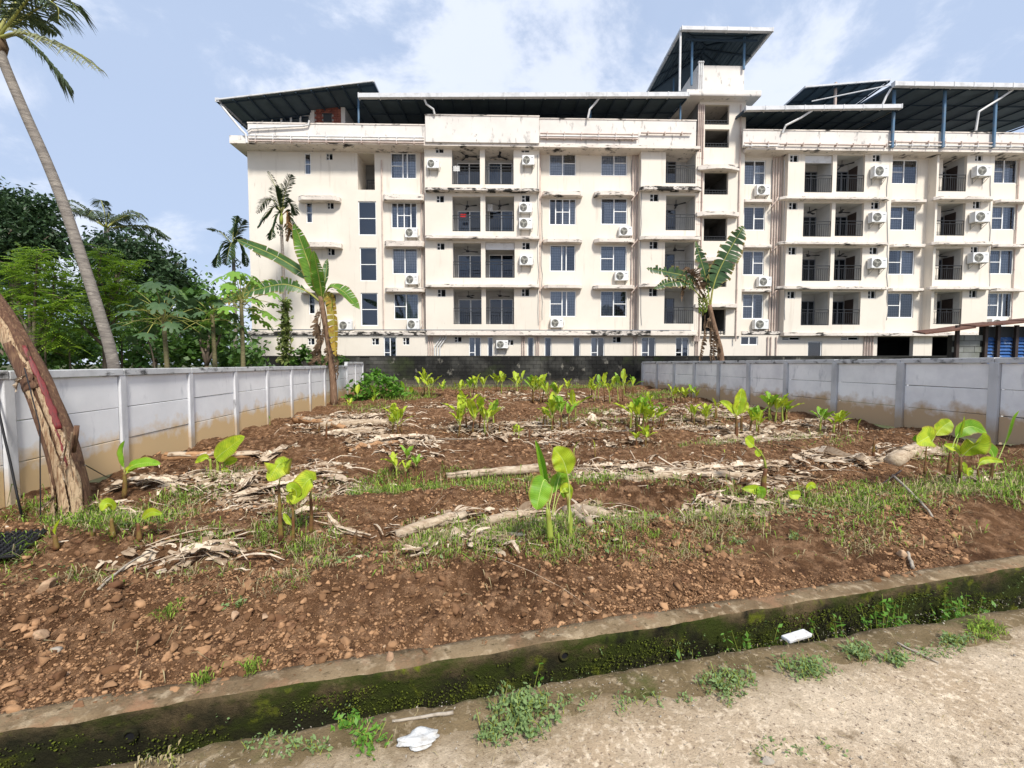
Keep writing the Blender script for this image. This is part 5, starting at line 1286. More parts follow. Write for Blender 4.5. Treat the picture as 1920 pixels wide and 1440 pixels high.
# large plant in the middle foreground
r_, Y = custom(1048, 1018, 'largest young banana plant, in the middle foreground, with a rolled upright leaf')
stem(r_, [at(1032, 1012, Y), at(1030, 985, Y), at(1027, 955, Y)], .032, .02, 'sucker_stem_green'); stem(r_, [at(1070, 1020, Y + .06), at(1069, 975, Y + .06), at(1064, 925, Y + .05)], .022, .014, 'sucker_stem_green')
pxleaf(r_, Y, [(1027, 965), (1022, 915), (1015, 870), (1004, 825)], 32, 'sucker_leaf_deep', .22, 1, fold=1.1, rib=.007, n=24)
pxleaf(r_, Y, [(1066, 985), (1068, 925), (1063, 886), (1054, 860), (1038, 840)], 46, 'sucker_leaf', .46, 2, dy=-.10, fold=.22, rib=.007, point=.42, n=30, wave=.12)
pxleaf(r_, Y, [(1030, 960), (1028, 912), (1020, 900), (1012, 925), (1006, 956)], 42, 'sucker_leaf_deep', .42, 3, dy=-.22, fold=.22, rib=.006, point=.4, n=30, wave=.12)
pxleaf(r_, Y, [(1035, 965), (1046, 905), (1053, 893), (1058, 935)], 26, 'sucker_leaf_deep', .4, 4, dy=.2, fold=.4, rib=.005); pxleaf(r_, Y, [(1028, 955), (1038, 915), (1046, 888)], 24, 'sucker_leaf_deep', .35, 5, dy=.15, fold=.5, rib=.005)
pxleaf(r_, Y, [(1036, 970), (1048, 930), (1062, 915), (1068, 938)], 22, 'sucker_leaf', .4, 6, dy=.1, fold=.3, rib=.004)
# three red shoots left of centre
r_, Y = custom(548, 1022, 'three red-stemmed banana shoots with drooping pale leaves, left foreground')
stem(r_, [at(527, 1020, Y), at(525, 970, Y), at(523, 908, Y)], .026, .011, 'sucker_stem'); stem(r_, [at(549, 1026, Y), at(550, 995, Y), at(549, 945, Y)], .022, .010, 'sucker_stem'); stem(r_, [at(583, 1000, Y + .2), at(584, 965, Y + .2), at(582, 925, Y + .2)], .024, .012, 'sucker_stem')
pxleaf(r_, Y, [(523, 912), (526, 880), (522, 872), (503, 902)], 54, 'sucker_leaf', .25, 11, dy=-.18, fold=.35, rib=.005, point=.5)
pxleaf(r_, Y, [(523, 905), (533, 878), (529, 870), (518, 880)], 30, 'sucker_leaf', .2, 12, dy=-.1, fold=.2, rib=.004)
pxleaf(r_, Y + .1, [(582, 935), (586, 902), (578, 900), (560, 924), (548, 945)], 40, 'sucker_leaf', .25, 13, dy=-.15, fold=.3, rib=.004)
pxleaf(r_, Y, [(549, 950), (556, 925), (548, 915), (538, 920)], 26, 'sucker_leaf', .2, 14, dy=-.1, fold=.25, rib=.004); pxleaf(r_, Y, [(550, 990), (540, 975), (532, 962)], 12, 'sucker_leaf', .2, 15, fold=.4, rib=.003)
pxleaf(r_, Y, [(549, 950), (545, 935), (540, 940)], 18, 'sucker_leaf', .1, 16, fold=.3, rib=.003)
# by the leaning trunk
r_, Y = custom(234, 935, 'banana shoot with one upright and one long sideways leaf beside the leaning trunk')
stem(r_, [at(233, 935, Y), at(234, 905, Y), at(233, 885, Y)], .03, .018, 'sucker_stem')
pxleaf(r_, Y, [(233, 890), (232, 862), (230, 845), (234, 826)], 17, 'sucker_leaf_deep', .15, 21, fold=.9, rib=.005); pxleaf(r_, Y, [(234, 890), (248, 874), (272, 868), (301, 870)], 24, 'sucker_leaf_deep', .15, 22, fold=.25, rib=.005, face=(0, -.7, .7))
pxleaf(r_, Y, [(234, 892), (243, 880), (258, 876)], 14, 'sucker_leaf', .2, 23, fold=.3, rib=.004)
for px, py, h, lb, s in ((212, 1008, 66, 'small banana shoot with one folded leaf, nearest the leaning trunk base', 24), (262, 1014, 60, 'small banana shoot with one sideways leaf in the left grass', 25), (106, 1030, 50, 'small banana shoot with a thin rolled leaf beside the black tray', 26)):
    r_, Y = custom(px, py, lb)
    stem(r_, [at(px, py, Y), at(px - 2, py - h * .3, Y), at(px - 3, py - h * .55, Y)], .026, .012, 'sucker_stem')
    if s == 24: pxleaf(r_, Y, [(px - 3, py - 36), (px, py - 58), (px - 12, py - 64), (px - 22, py - 50)], 22, 'sucker_leaf', .2, s, dy=-.1, fold=.3, rib=.004)
    elif s == 25: pxleaf(r_, Y, [(px - 2, py - 32), (px + 10, py - 46), (px + 24, py - 54), (px + 42, py - 50)], 17, 'sucker_leaf', .2, s, dy=-.1, fold=.3, rib=.004)
    else: pxleaf(r_, Y, [(px - 3, py - 25), (px, py - 40), (px + 8, py - 58)], 9, 'sucker_leaf', .1, s, fold=.9, rib=.004)
r_, Y = custom(410, 892, 'banana clump with one big diagonal leaf beside the orange fallen stem')
for a in (395, 408, 421): stem(r_, [at(a, 893, Y), at(a, 875, Y), at(a - 1, 860, Y)], .022, .013, 'sucker_stem_green')
pxleaf(r_, Y, [(400, 868), (410, 855), (432, 838), (458, 818)], 38, 'sucker_leaf', .18, 41, dy=-.1, fold=.25, rib=.006); pxleaf(r_, Y, [(394, 868), (388, 858), (378, 860), (366, 868)], 14, 'sucker_leaf', .2, 42, fold=.3, rib=.004)
pxleaf(r_, Y, [(420, 882), (424, 868), (434, 864), (446, 862)], 18, 'sucker_leaf', .2, 43, fold=.3, rib=.004); pxleaf(r_, Y, [(410, 880), (411, 850), (410, 830)], 5, 'sucker_leaf', .1, 44, fold=1.1, rib=.004); pxleaf(r_, Y, [(418, 900), (424, 885), (416, 878)], 14, 'sucker_leaf', .2, 45, fold=.3, rib=.003)
# tall-leaved plants right of centre
r_, Y = custom(1382, 822, 'banana plant with one tall broad upright leaf, right of centre')
stem(r_, [at(1380, 822, Y), at(1381, 800, Y), at(1380, 778, Y)], .045, .02, 'sucker_stem'); stem(r_, [at(1390, 812, Y + .3), at(1390, 795, Y + .3), at(1391, 780, Y + .3)], .035, .02, 'sucker_stem')
pxleaf(r_, Y, [(1380, 785), (1384, 765), (1388, 745), (1391, 728)], 24, 'sucker_leaf', .1, 51, fold=.3, rib=.01); pxleaf(r_, Y, [(1380, 785), (1372, 768), (1362, 758), (1350, 752)], 15, 'sucker_leaf', .15, 52, fold=.3, rib=.008)
pxleaf(r_, Y, [(1380, 785), (1388, 768), (1394, 760), (1399, 752)], 22, 'sucker_leaf', .15, 53, fold=.3, rib=.008)
r_, Y = custom(1432, 925, 'banana plant with a tall arching yellow-green stalk, right foreground')
stem(r_, [at(1431, 928, Y), at(1432, 900, Y), at(1436, 878, Y)], .045, .02, 'sucker_stem'); stem(r_, [at(1436, 880, Y), at(1432, 858, Y), at(1420, 842, Y), at(1412, 835, Y)], .016, .008, 'sucker_stem_green', 'stalk')
pxleaf(r_, Y, [(1416, 838), (1408, 832), (1402, 824), (1398, 820)], 22, 'sucker_leaf', .1, 61, fold=.3, rib=.006); pxleaf(r_, Y, [(1418, 840), (1420, 848), (1424, 856)], 16, 'sucker_leaf', .1, 62, fold=.4, rib=.005)
pxleaf(r_, Y - .2, [(1425, 942), (1424, 925), (1415, 918), (1392, 916)], 20, 'sucker_leaf', .2, 63, fold=.25, rib=.005); pxleaf(r_, Y - .2, [(1424, 942), (1425, 922), (1422, 912)], 22, 'sucker_leaf_deep', .15, 64, fold=.5, rib=.005)
r_, Y = custom(1511, 938, 'low banana shoot with one flopped leaf in the right grass')
stem(r_, [at(1511, 938, Y), at(1511, 922, Y)], .03, .02, 'sucker_stem', rings=3); pxleaf(r_, Y, [(1511, 922), (1520, 910), (1530, 914)], 14, 'sucker_leaf', .1, 71, fold=.3, rib=.004); pxleaf(r_, Y - .2, [(1502, 932), (1496, 928), (1485, 928), (1478, 922)], 18, 'sucker_leaf', .1, 72, fold=.3, rib=.004)
# big clump at the right
r_, Y = custom(1795, 915, 'large banana clump with broad drooping leaves by the right wall, foreground')
for a, b, c, d, rr_ in ((1778, 890, 1782, 848, .026), (1799, 920, 1801, 856, .028), (1857, 906, 1862, 868, .022), (1733, 888, 1737, 838, .012), (1835, 905, 1832, 870, .014)):
    stem(r_, [at(a, b, Y), at((a + c) / 2, (b + d) / 2, Y), at(c, d, Y)], rr_, rr_ * .55, 'sucker_stem')
pxleaf(r_, Y, [(1737, 840), (1742, 820), (1735, 822), (1718, 832)], 40, 'sucker_leaf', .15, 81, dy=-.2, fold=.2, rib=.007, point=.5); pxleaf(r_, Y, [(1742, 840), (1755, 815), (1768, 800), (1784, 789)], 30, 'sucker_leaf', .3, 82, fold=.3, rib=.007)
pxleaf(r_, Y, [(1782, 850), (1792, 822), (1805, 805), (1825, 800), (1850, 812)], 30, 'sucker_leaf_deep', .25, 83, fold=.35, rib=.008); pxleaf(r_, Y, [(1801, 858), (1818, 842), (1836, 830), (1842, 812)], 40, 'sucker_leaf', .1, 84, dy=-.2, fold=.2, rib=.008)
pxleaf(r_, Y, [(1801, 860), (1795, 842), (1782, 838), (1770, 834)], 16, 'sucker_leaf', .1, 85, fold=.3, rib=.006); pxleaf(r_, Y, [(1862, 872), (1862, 852), (1852, 838), (1835, 834)], 22, 'sucker_leaf_deep', .2, 86, fold=.3, rib=.006)
pxleaf(r_, Y - .2, [(1832, 880), (1840, 866), (1855, 862), (1882, 866)], 14, 'sucker_leaf', .15, 87, fold=.35, rib=.005); pxleaf(r_, Y, [(1790, 845), (1800, 810), (1808, 780)], 7, 'sucker_leaf', .3, 88, fold=1.0, rib=.007); pxleaf(r_, Y, [(1864, 880), (1885, 830), (1898, 785), (1910, 770)], 8, 'sucker_leaf_deep', .3, 89, fold=1.0, rib=.007)
pxleaf(r_, Y, [(1800, 870), (1806, 872), (1810, 890)], 12, 'sucker_leaf', .2, 90, fold=.4, rib=.004); pxleaf(r_, Y, [(1737, 838), (1722, 825), (1711, 824)], 18, 'sucker_leaf_deep', .2, 91, fold=.3, rib=.005); pxleaf(r_, Y - .15, [(1818, 900), (1816, 885), (1824, 880)], 14, 'sucker_leaf', .2, 92, fold=.4, rib=.004)

# ---------------------------------------------------------------- tall banana trees
def dead_leaf(root, Y, pl, wpx, seed, mat='dead_hang', **k):
    return pxleaf(root, Y, pl, wpx, mat, .05, seed, torn=.9, ragged=.8, fold=.9, name='dead_leaf', ribmat='dead_hang', wave=.3, n=24, **k)
Y = 17.7
b0 = at(626, 758, Y); b0.z = float(gz(b0.x, b0.y))
bt = empty('banana_tree', b0); tag(bt, 'tall banana tree with spread leaves and brown skirt at the left wall', 'banana tree', 'tall banana trees')
stem(bt, [at(626, 762, Y), at(625, 720, Y), at(620, 670, Y), at(612, 620, Y), at(605, 580, Y), at(601, 556, Y)],  .15, .095, 'trunk_old', n=14, rings=14)
pxleaf(bt, Y, [(602, 566), (585, 532), (572, 515), (520, 482), (470, 460), (444, 449)], 22, 'banana_leaf', .22, 1, torn=.3, fold=.3, rib=.05, dy=.8, ribmat='petiole', n=26)
pxleaf(bt, Y, [(602, 562), (592, 535), (578, 492), (563, 450), (552, 420)], 30, 'banana_leaf_bright', .12, 2, torn=.25, fold=.3, rib=.05, dy=-.6, ribmat='petiole', n=26)
pxleaf(bt, Y, [(604, 560), (600, 530), (594, 500), (588, 470)], 26, 'banana_leaf_bright', .05, 3, torn=.2, fold=.35, rib=.045, dy=-.9, ribmat='petiole')
pxleaf(bt, Y, [(606, 560), (607, 540), (611, 515), (614, 485)], 18, 'banana_leaf', .3, 4, fold=.6, rib=.04, dy=.9, ribmat='petiole', torn=.3)
pxleaf(bt, Y, [(600, 566), (578, 548), (548, 536), (520, 534), (465, 548), (408, 568)], 30, 'banana_leaf', .22, 5, torn=.8, fold=.35, rib=.05, dy=-.8, ribmat='petiole', n=30, face=(0, -1, .3))
pxleaf(bt, Y, [(468, 545), (440, 556), (408, 567)], 26, 'banana_leaf_yellow', .0, 6, torn=.9, fold=.4, rib=.015, dy=-.25, n=14, face=(0, -1, .3), ribmat='petiole')
pxleaf(bt, Y, [(606, 566), (612, 545), (624, 538), (645, 548), (660, 565), (674, 580)], 26, 'banana_leaf_bright', .22, 7, torn=.4, fold=.5, rib=.04, dy=-.7, ribmat='petiole', n=24, face=(0, -.5, .85))
pxleaf(bt, Y, [(606, 568), (612, 552), (620, 558), (625, 590), (628, 640), (630, 668)], 22, 'banana_leaf_yellow', .2, 8, torn=.8, fold=.6, rib=.03, dy=-.5, n=26, ribmat='petiole')
pxleaf(bt, Y, [(607, 566), (616, 556), (619, 570), (620, 590)], 16, 'banana_leaf_bright', .25, 18, torn=.4, fold=.6, rib=.03, dy=-.3, ribmat='petiole')
for i, (pl, w) in enumerate((([(600, 575), (596, 610), (601, 650), (586, 690)], 26), ([(602, 590), (598, 640), (590, 672), (578, 692)], 22), ([(596, 580), (593, 600), (595, 622), (599, 660)], 10), ([(625, 640), (631, 668), (634, 690), (628, 700)], 16), ([(612, 640), (614, 668), (606, 690)], 16), ([(610, 600), (604, 640), (600, 670), (604, 688)], 18), ([(622, 650), (632, 664), (644, 668)], 5), ([(628, 690), (634, 700), (632, 712)], 8))):
    dead_leaf(bt, Y - .25, pl, w, 20 + i)
Y = 21.0
b0 = at(1352, 692, Y); b0.z = -.42
b2 = empty('banana_tree', b0); tag(b2, 'ragged banana tree with a green fruit bunch behind the right wall', 'banana tree', 'tall banana trees')
stem(b2, [Vector((at(1356, 700, Y).x, Y, -.45)), at(1352, 670, Y), at(1345, 635, Y), at(1336, 600, Y), at(1330, 572, Y)], .16, .10, 'trunk_old', n=12, rings=12)
pxleaf(b2, Y, [(1332, 575), (1336, 545), (1345, 515), (1362, 480), (1380, 448), (1394, 424)], 44, 'banana_leaf_dark', .2, 31, torn=.8, ragged=.25, fold=.25, rib=.05, ribmat='petiole', n=28, dy=-.4)
pxleaf(b2, Y, [(1331, 575), (1328, 545), (1322, 515), (1312, 480), (1304, 452)], 30, 'banana_leaf_dark', .2, 32, torn=1, ragged=.7, fold=.4, rib=.04, ribmat='petiole', n=28)
pxleaf(b2, Y, [(1329, 575), (1312, 545), (1290, 520), (1250, 510), (1212, 503)], 30, 'banana_leaf_dark', .3, 33, torn=1, ragged=.6, fold=.4, rib=.04, ribmat='petiole', n=28, dy=-.5)
pxleaf(b2, Y, [(1329, 575), (1308, 550), (1285, 530), (1255, 530), (1225, 542)], 26, 'banana_leaf_dark', .3, 34, torn=.8, ragged=.5, fold=.5, rib=.035, ribmat='petiole', n=28, dy=-.7)
for i, (pl, w) in enumerate((([(1330, 575), (1310, 540), (1295, 515), (1284, 505), (1280, 540), (1278, 566)], 20), ([(1322, 590), (1320, 630), (1314, 660), (1312, 685)], 14), ([(1330, 600), (1332, 640), (1332, 680)], 14), ([(1338, 610), (1338, 650), (1336, 684)], 16), ([(1326, 560), (1312, 530), (1300, 512), (1288, 508)], 26), ([(1342, 630), (1346, 655), (1345, 680)], 12), ([(1333, 590), (1326, 610), (1340, 622)], 16))):
    dead_leaf(b2, Y - .2, pl, w, 40 + i)
m = MB(); c0 = at(1318, 572, Y) - b2.location; rr = random.Random(3)
for k in range(60):
    t = k / 60; a = k * 2.4; r0 = .16 * (1 - .35 * t); c = c0 + Vector((math.cos(a) * r0, math.sin(a) * r0, .42 - .85 * t))
    d = Vector((math.cos(a), math.sin(a), .9)).normalized() * .13; m.tube([c, c + d * .5, c + d + UP * .03], [.022, .026, .008], 6)
m.tube([at(1328, 570, Y) - b2.location, at(1320, 555, Y) - b2.location, c0 + UP * .4, c0 - UP * .5], .03, 6, 1)
m.build('fruit_bunch', [M['fruit'], M['petiole']], b2, True)

# leaning thick banana trunk in the left foreground
Y = 5.05
b0 = at(132, 950, Y); b0.z = float(gz(b0.x, b0.y))
lt = empty('banana_tree', b0); tag(lt, 'thick leaning banana trunk with peeling cream and crimson sheaths, left foreground', 'banana tree', 'tall banana trees')
core_px = [(143, 968), (134, 905), (121, 850), (100, 790), (78, 733), (53, 680), (20, 617), (-25, 550), (-80, 480), (-140, 415)]
core = [at(x, y, Y) for x, y in core_px]
RT0, RT1 = .15, .09
tk = stem(lt, core, RT0, RT1, 'trunk_brown', n=22, rings=40)
for k_, v_ in enumerate(tk.data.vertices):    # uneven layered surface
    t_ = (k_ // 22) / 39; a_ = (k_ % 22) / 22 * 6.283; d_ = .010 * math.sin(a_ * 5 + t_ * 7) + .006 * math.sin(a_ * 11 - t_ * 15); c_ = Vector(catmull(core, 40)[k_ // 22]) - lt.location if k_ % 22 == 0 else c_
    v_.co += (v_.co - c_).normalized() * d_
CR = catmull(core, 60)
def sheath(t0, t1, ang0, ang1, w0, w1, mat, seed, lift=0.0, name='sheath', gap=.008):
    """a strip of leaf sheath wrapped on the trunk: t along it, ang round it (0 faces the camera, + to the right)"""
    rr = random.Random(seed); m = MB(); n_, nn = 22, 6
    for i in range(n_):
        f = i / (n_ - 1); t = lerp(t0, t1, f); k = min(58, int(t * 59)); c = CR[k].lerp(CR[k + 1], t * 59 - k); T = (CR[k + 1] - CR[k]).normalized()
        fr = Vector((0, -1, 0)); fr = (fr - T * fr.dot(T)).normalized(); rt = T.cross(fr) * -1
        rt = rt if rt.x > 0 else -rt
        r_o = lerp(RT0, RT1, t ** .8) + .012 + gap + lift * (1 - f) ** 2; w = lerp(w0, w1, f) * (1 + .15 * math.sin(i * 1.1 + seed) + rr.uniform(-.12, .12)); a_c = lerp(ang0, ang1, f)
        for j in range(nn + 1):
            a_ = a_c + w * (j / nn - .5) + (rr.uniform(-.05, .05) if j in (0, nn) else 0); m.v.append(tuple(c + fr * (math.cos(a_) * r_o) + rt * (math.sin(a_) * r_o) - lt.location + Vector((0, 0, rr.uniform(-.004, .004)))))
    for i in range(n_ - 1):
        for j in range(nn): q_ = i * (nn + 1) + j; m.f.append((q_, q_ + 1, q_ + nn + 2, q_ + nn + 1)); m.m.append(0)
    o = m.build(name, M[mat], lt, True); sm = o.modifiers.new('thickness', 'SOLIDIFY'); sm.thickness = .007; return o
sheath(.0, .60, .15, -.05, .55, .8, 'trunk_cream', 1)
sheath(.0, .45, .95, .75, .7, .5, 'trunk_cream', 2, .02)
sheath(.30, .60, .95, 1.0, .40, .26, 'trunk_red', 3, gap=.014)
sheath(.0, .55, -.75, -.9, .7, .6, 'trunk_brown', 4, .012)
sheath(.12, .30, .75, .8, .12, .10, 'trunk_red', 5, gap=.016)
sheath(.50, .95, .0, -.1, 1.5, 1.5, 'trunk_cream', 6)
sheath(.45, .62, .1, .05, 1.2, .7, 'trunk_brown', 7, gap=.016)
sheath(.10, .42, -.25, -.15, .28, .16, 'trunk_brown', 8, gap=.018)
sheath(.0, .20, .45, .35, .35, .1, 'trunk_cream', 9, .05, gap=.016)
sheath(.0, .16, -.4, -.45, .5, .2, 'trunk_cream', 10, .05, gap=.016)
sheath(.55, .95, .9, .95, .5, .6, 'trunk_brown', 11, gap=.014)
m = MB(); m.tube([at(138, 848, Y - .12) - lt.location, at(142, 815, Y - .13) - lt.location, at(144, 798, Y - .13) - lt.location], [.02, .026, .024], 10); m.build('cut_stub', M['trunk_brown'], lt, True)
for i, (pl, w) in enumerate((([(120, 800), (124, 830), (118, 870), (122, 905)], 8), ([(48, 702), (34, 715), (30, 735)], 12), ([(135, 810), (130, 850), (138, 900)], 7), ([(100, 930), (85, 950), (70, 955)], 10), ([(165, 950), (180, 940), (195, 948)], 9), ([(150, 958), (160, 975), (190, 985)], 7), ([(118, 960), (100, 975), (82, 968)], 8))):
    dead_leaf(lt, Y - .2, pl, w, 60 + i, mat='dry_leaf')
top = core[-1]
for i, (dx_, dz_) in enumerate(((-1.6, 1.2), (-1.9, .3), (-1.0, 1.9), (-1.2, -.3))):
    banana_leaf(lt, [top, top + Vector((dx_ * .4, .2, abs(dz_) * .5 + .2)), top + Vector((dx_, .1 + .2 * i, dz_))], .2, .5, 'banana_leaf', side=(0, 1, 0), fold=.3, torn=.4, seed=70 + i, rib=.03, ribmat='petiole')

# ---------------------------------------------------------------- palms
def frond(root, pts, ll, n, mat, droop=.5, spread=.85, wid=.035, seed=0, rib=.02, name='frond', ribmat='petiole', start=.18, side=None):
    rr = random.Random(seed); o = root.location; P_ = catmull([Vector(p) - o for p in pts], n); m = MB()
    m.tube(P_, [rib * (1 - .85 * i / (n - 1)) for i in range(n)], 5, 1)
    for i in range(n):
        t = i / (n - 1)
        if t < start: continue
        T = (P_[min(i + 1, n - 1)] - P_[max(i - 1, 0)]).normalized()
        s = Vector(side) if side is not None else T.cross(UP)
        s = s - T * s.dot(T); s = s.normalized() if s.length > .05 else Vector((1, 0, 0))
        for sg in (-1, 1):
            L = ll * (math.sin(math.pi * min(1, (t - start) / (1 - start) * .82 + .16)) ** .6) * rr.uniform(.82, 1.08)
            d = (T * rr.uniform(.45, .75) + s * sg * spread + UP * rr.uniform(-.05, .2)).normalized()
            a = P_[i]; b = a + d * L * .5 - UP * droop * L * .12; c = a + d * L * .86 - UP * droop * L * rr.uniform(.45, .75)
            wv = d.cross(UP); wv = wv.normalized() if wv.length > .1 else T; wv = (wv * .7 + T * .5).normalized() * wid * rr.uniform(.8, 1.2)
            m.add([a - wv * .4, a + wv * .4, b + wv * .6, b - wv * .6, c], [(0, 1, 2, 3), (3, 2, 4)], 0)
    return m.build(name, [M[mat], M[ribmat]], root, True)
Y = 9.5
b0 = at(216, 700, Y); b0.z = -.42
cp = empty('coconut_palm', b0); tag(cp, 'leaning coconut palm with ringed grey trunk at the upper left', 'palm', 'coconut palms')
tp = [Vector((at(228, 760, Y).x, Y, -.42)), at(214, 690, Y), at(187, 590, Y), at(152, 480, Y), at(118, 380, Y), at(86, 300, Y), at(48, 215, Y), at(12, 130, Y), at(-4, 85, Y)]
stem(cp, tp, .112, .082, 'palm_trunk', 'trunk', n=14, rings=60)
for o in cp.children:
    me = o.data
    for i, v in enumerate(me.vertices):
        ring = i // 14; f = 1 + (.05 if ring % 2 else -.03)
hd = at(-6, 75, Y)
for i, (pl, mt, dy_, ll, dr) in enumerate(([[(-6, 72), (40, 62), (95, 78), (140, 95), (190, 132)], 'coco_leaf_pale', -.9, .55, .75], [[(-6, 75), (35, 66), (75, 95), (105, 130), (132, 163)], 'coco_leaf', .5, .6, .9], [[(-6, 66), (40, 36), (75, 14), (120, -4), (150, 20)], 'coco_leaf', .2, .75, .7], [[(-6, 64), (20, 20), (60, -30), (110, -60)], 'coco_leaf_pale', 1.0, .7, .6], [[(-6, 64), (-2, 10), (20, -60), (60, -110)], 'coco_leaf', -.5, .7, .6],
        [[(-6, 70), (-40, 20), (-90, -10), (-150, 10)], 'coco_leaf', .4, .7, .6], [[(-6, 74), (-50, 60), (-110, 90), (-150, 150)], 'coco_leaf', -.4, .7, .7], [[(-6, 66), (-20, -10), (-60, -90), (-120, -120)], 'coco_leaf', 0, .7, .6], [[(-6, 74), (10, 50), (35, 28), (75, 40), (105, 62)], 'coco_leaf', 1.3, .5, .9], [[(-6, 74), (20, 40), (60, -5), (105, 10), (110, 40)], 'coco_leaf', -.3, .6, .95])):
    pts = [at(x, y, Y + dy_ * k / (len(pl) - 1)) for k, (x, y) in enumerate(pl)]
    frond(cp, pts, ll, 46, mt, dr, .8, .035, 80 + i, .035)
m = MB(); c = hd - cp.location; m.tube([c - UP * .35, c - UP * .1, c + UP * .2], [.12, .17, .1], 10); m.build('crown_shaft', M['dead_hang'], cp, True)
# far coconut palm over the tree tops
Y = 30.0
ct = at(200, 428, Y); b0 = Vector((ct.x, ct.y, -.42))
cq = empty('coconut_palm', b0); tag(cq, 'distant coconut palm crown rising over the dark trees on the left', 'palm', 'coconut palms')
stem(cq, [b0, Vector((ct.x - .3, ct.y, ct.z * .5)), ct], .22, .15, 'palm_trunk', 'trunk', rings=12)
rr = random.Random(9)
for i in range(15):
    az = 2 * math.pi * i / 15 + rr.uniform(-.15, .15); el = R(rr.uniform(15, 78)); L = rr.uniform(2.6, 3.5); out = Vector((math.cos(az), math.sin(az) * .9, 0)); d = out * math.cos(el) + UP * math.sin(el)
    frond(cq, [ct, ct + d * L * .4, ct + d * L * .75 + out * L * .1 - UP * L * .06, ct + d * L * .9 + out * L * .28 - UP * L * .30], .85, 44, 'coco_leaf', .75, .8, .065, 120 + i, .04)
# areca palms
def areca(Y, crown, base, fr, label, seed, dead=()):
    c = at(*crown, Y); bb = at(*base, Y); b0 = Vector((bb.x, bb.y, -.42)); root = empty('areca_palm', b0); tag(root, label, 'palm', 'areca palms')
    stem(root, [b0, b0.lerp(c, .5) + Vector((.05, 0, 0)), c - UP * .5], .095, .075, 'palm_trunk', 'trunk', rings=20)
    m = MB(); q = c - root.location; m.tube([q - UP * .6, q - UP * .3, q + UP * .1], [.08, .105, .05], 10); m.build('crown_shaft', M['sucker_stem_green'], root, True)
    for i, (pl, dy_) in enumerate(fr):
        pts = [at(x, y, Y + dy_ * k / (len(pl) - 1)) for k, (x, y) in enumerate(pl)]; frond(root, pts, .62, 26, 'areca_leaf', .35, .75, .075, seed + i, .03, start=.15)
    for i, pl in enumerate(dead): frond(root, [at(x, y, Y - .3) for x, y in pl], .45, 24, 'areca_dead', .8, .5, .07, seed + 50 + i, .03, ribmat='areca_dead')
    m = MB(); rr = random.Random(seed)
    for k in range(40): p = q - UP * rr.uniform(.55, 1.1) + Vector((rr.uniform(-.28, .28), rr.uniform(-.28, .28), 0)); m.tube([p, p + UP * .06], [.03, .03], 5)
    m.build('fruit_cluster', M['areca_leaf'], root)['kind'] = 'stuff'
areca(23.5, (527, 400), (535, 690), [([(528, 400), (522, 365), (512, 340), (503, 322)], .3), ([(528, 400), (533, 365), (541, 342), (545, 328)], -.3), ([(528, 400), (512, 375), (496, 378), (482, 398)], .2), ([(528, 402), (515, 388), (497, 405), (484, 425)], -.5), ([(528, 404), (522, 400), (512, 425), (508, 448)], -.4), ([(528, 404), (538, 398), (546, 420), (550, 445)], .5), ([(528, 400), (538, 380), (548, 385), (555, 402)], .6), ([(528, 400), (520, 370), (516, 350)], -.9), ([(528, 402), (530, 375), (526, 345)], .9)],
      'areca palm with a hanging orange dead frond before the building, left', 300, dead=([(530, 402), (538, 398), (541, 425), (538, 450)],))
areca(22.0, (437, 462), (440, 690), [([(437, 462), (437, 440), (441, 420), (443, 406)], .3), ([(437, 462), (443, 440), (450, 425), (457, 412)], -.4), ([(437, 462), (424, 445), (408, 432), (390, 430)], .2), ([(437, 462), (422, 456), (410, 475), (405, 500)], -.5), ([(437, 462), (446, 452), (456, 470), (462, 498)], .4), ([(437, 462), (450, 448), (468, 455), (486, 480)], .2), ([(437, 464), (434, 455), (428, 475), (425, 495)], -.7)],
      'smaller areca palm against the sky, left of the building', 400)

# ---------------------------------------------------------------- leafy trees beyond the left wall
def leaf_batch(C, size, updir=0.4, elong=2.0, rs=None):
    """diamond leaves at centres C; returns verts, faces"""
    rs = rs or rng; n = len(C)
    N = rs.normal(size=(n, 3)); N[:, 2] = np.abs(N[:, 2]) + updir; N /= np.linalg.norm(N, axis=1)[:, None]
    A = rs.normal(size=(n, 3)); A[:, 2] -= .5; A -= N * (A * N).sum(1)[:, None]; A /= np.linalg.norm(A, axis=1)[:, None]; B = np.cross(N, A)
    s = (size * rs.uniform(.6, 1.3, n))[:, None]
    V = np.stack([C - A * s * .5, C + B * s * .5 / elong - N * s * .05, C + A * s * .5 - N * s * .12, C - B * s * .5 / elong - N * s * .05], 1).reshape(-1, 3)
    F = np.arange(n * 4).reshape(n, 4)
    return V, F
def clump_points(clumps, dens, rs, shell=.55):
    out = []
    for c, rx, ry, rz in clumps:
        n = max(8, int(dens * (rx * rz + rx * ry + ry * rz)))
        d = rs.normal(size=(n, 3)); d /= np.linalg.norm(d, axis=1)[:, None]
        lump = 1 + .35 * np.sin(d[:, 0] * 5 + c[0]) * np.sin(d[:, 2] * 6 + c[1]) + .15 * np.sin(d[:, 1] * 11 + c[2])
        r = (rs.random(n) ** shell) * lump
        out.append(np.array(c) + d * r[:, None] * np.array([rx, ry, rz]))
    return np.concatenate(out)
def px_clumps(lst, Y, dvar=.6, seed=0):
    rr = random.Random(seed); out = []
    for px, py, rx, ry in lst:
        y = Y + rr.uniform(-dvar, dvar); c = at(px, py, y); k = y / FPX; out.append(((c.x, c.y, c.z), rx * k, (rx + ry) * .5 * k, ry * k))
    return out
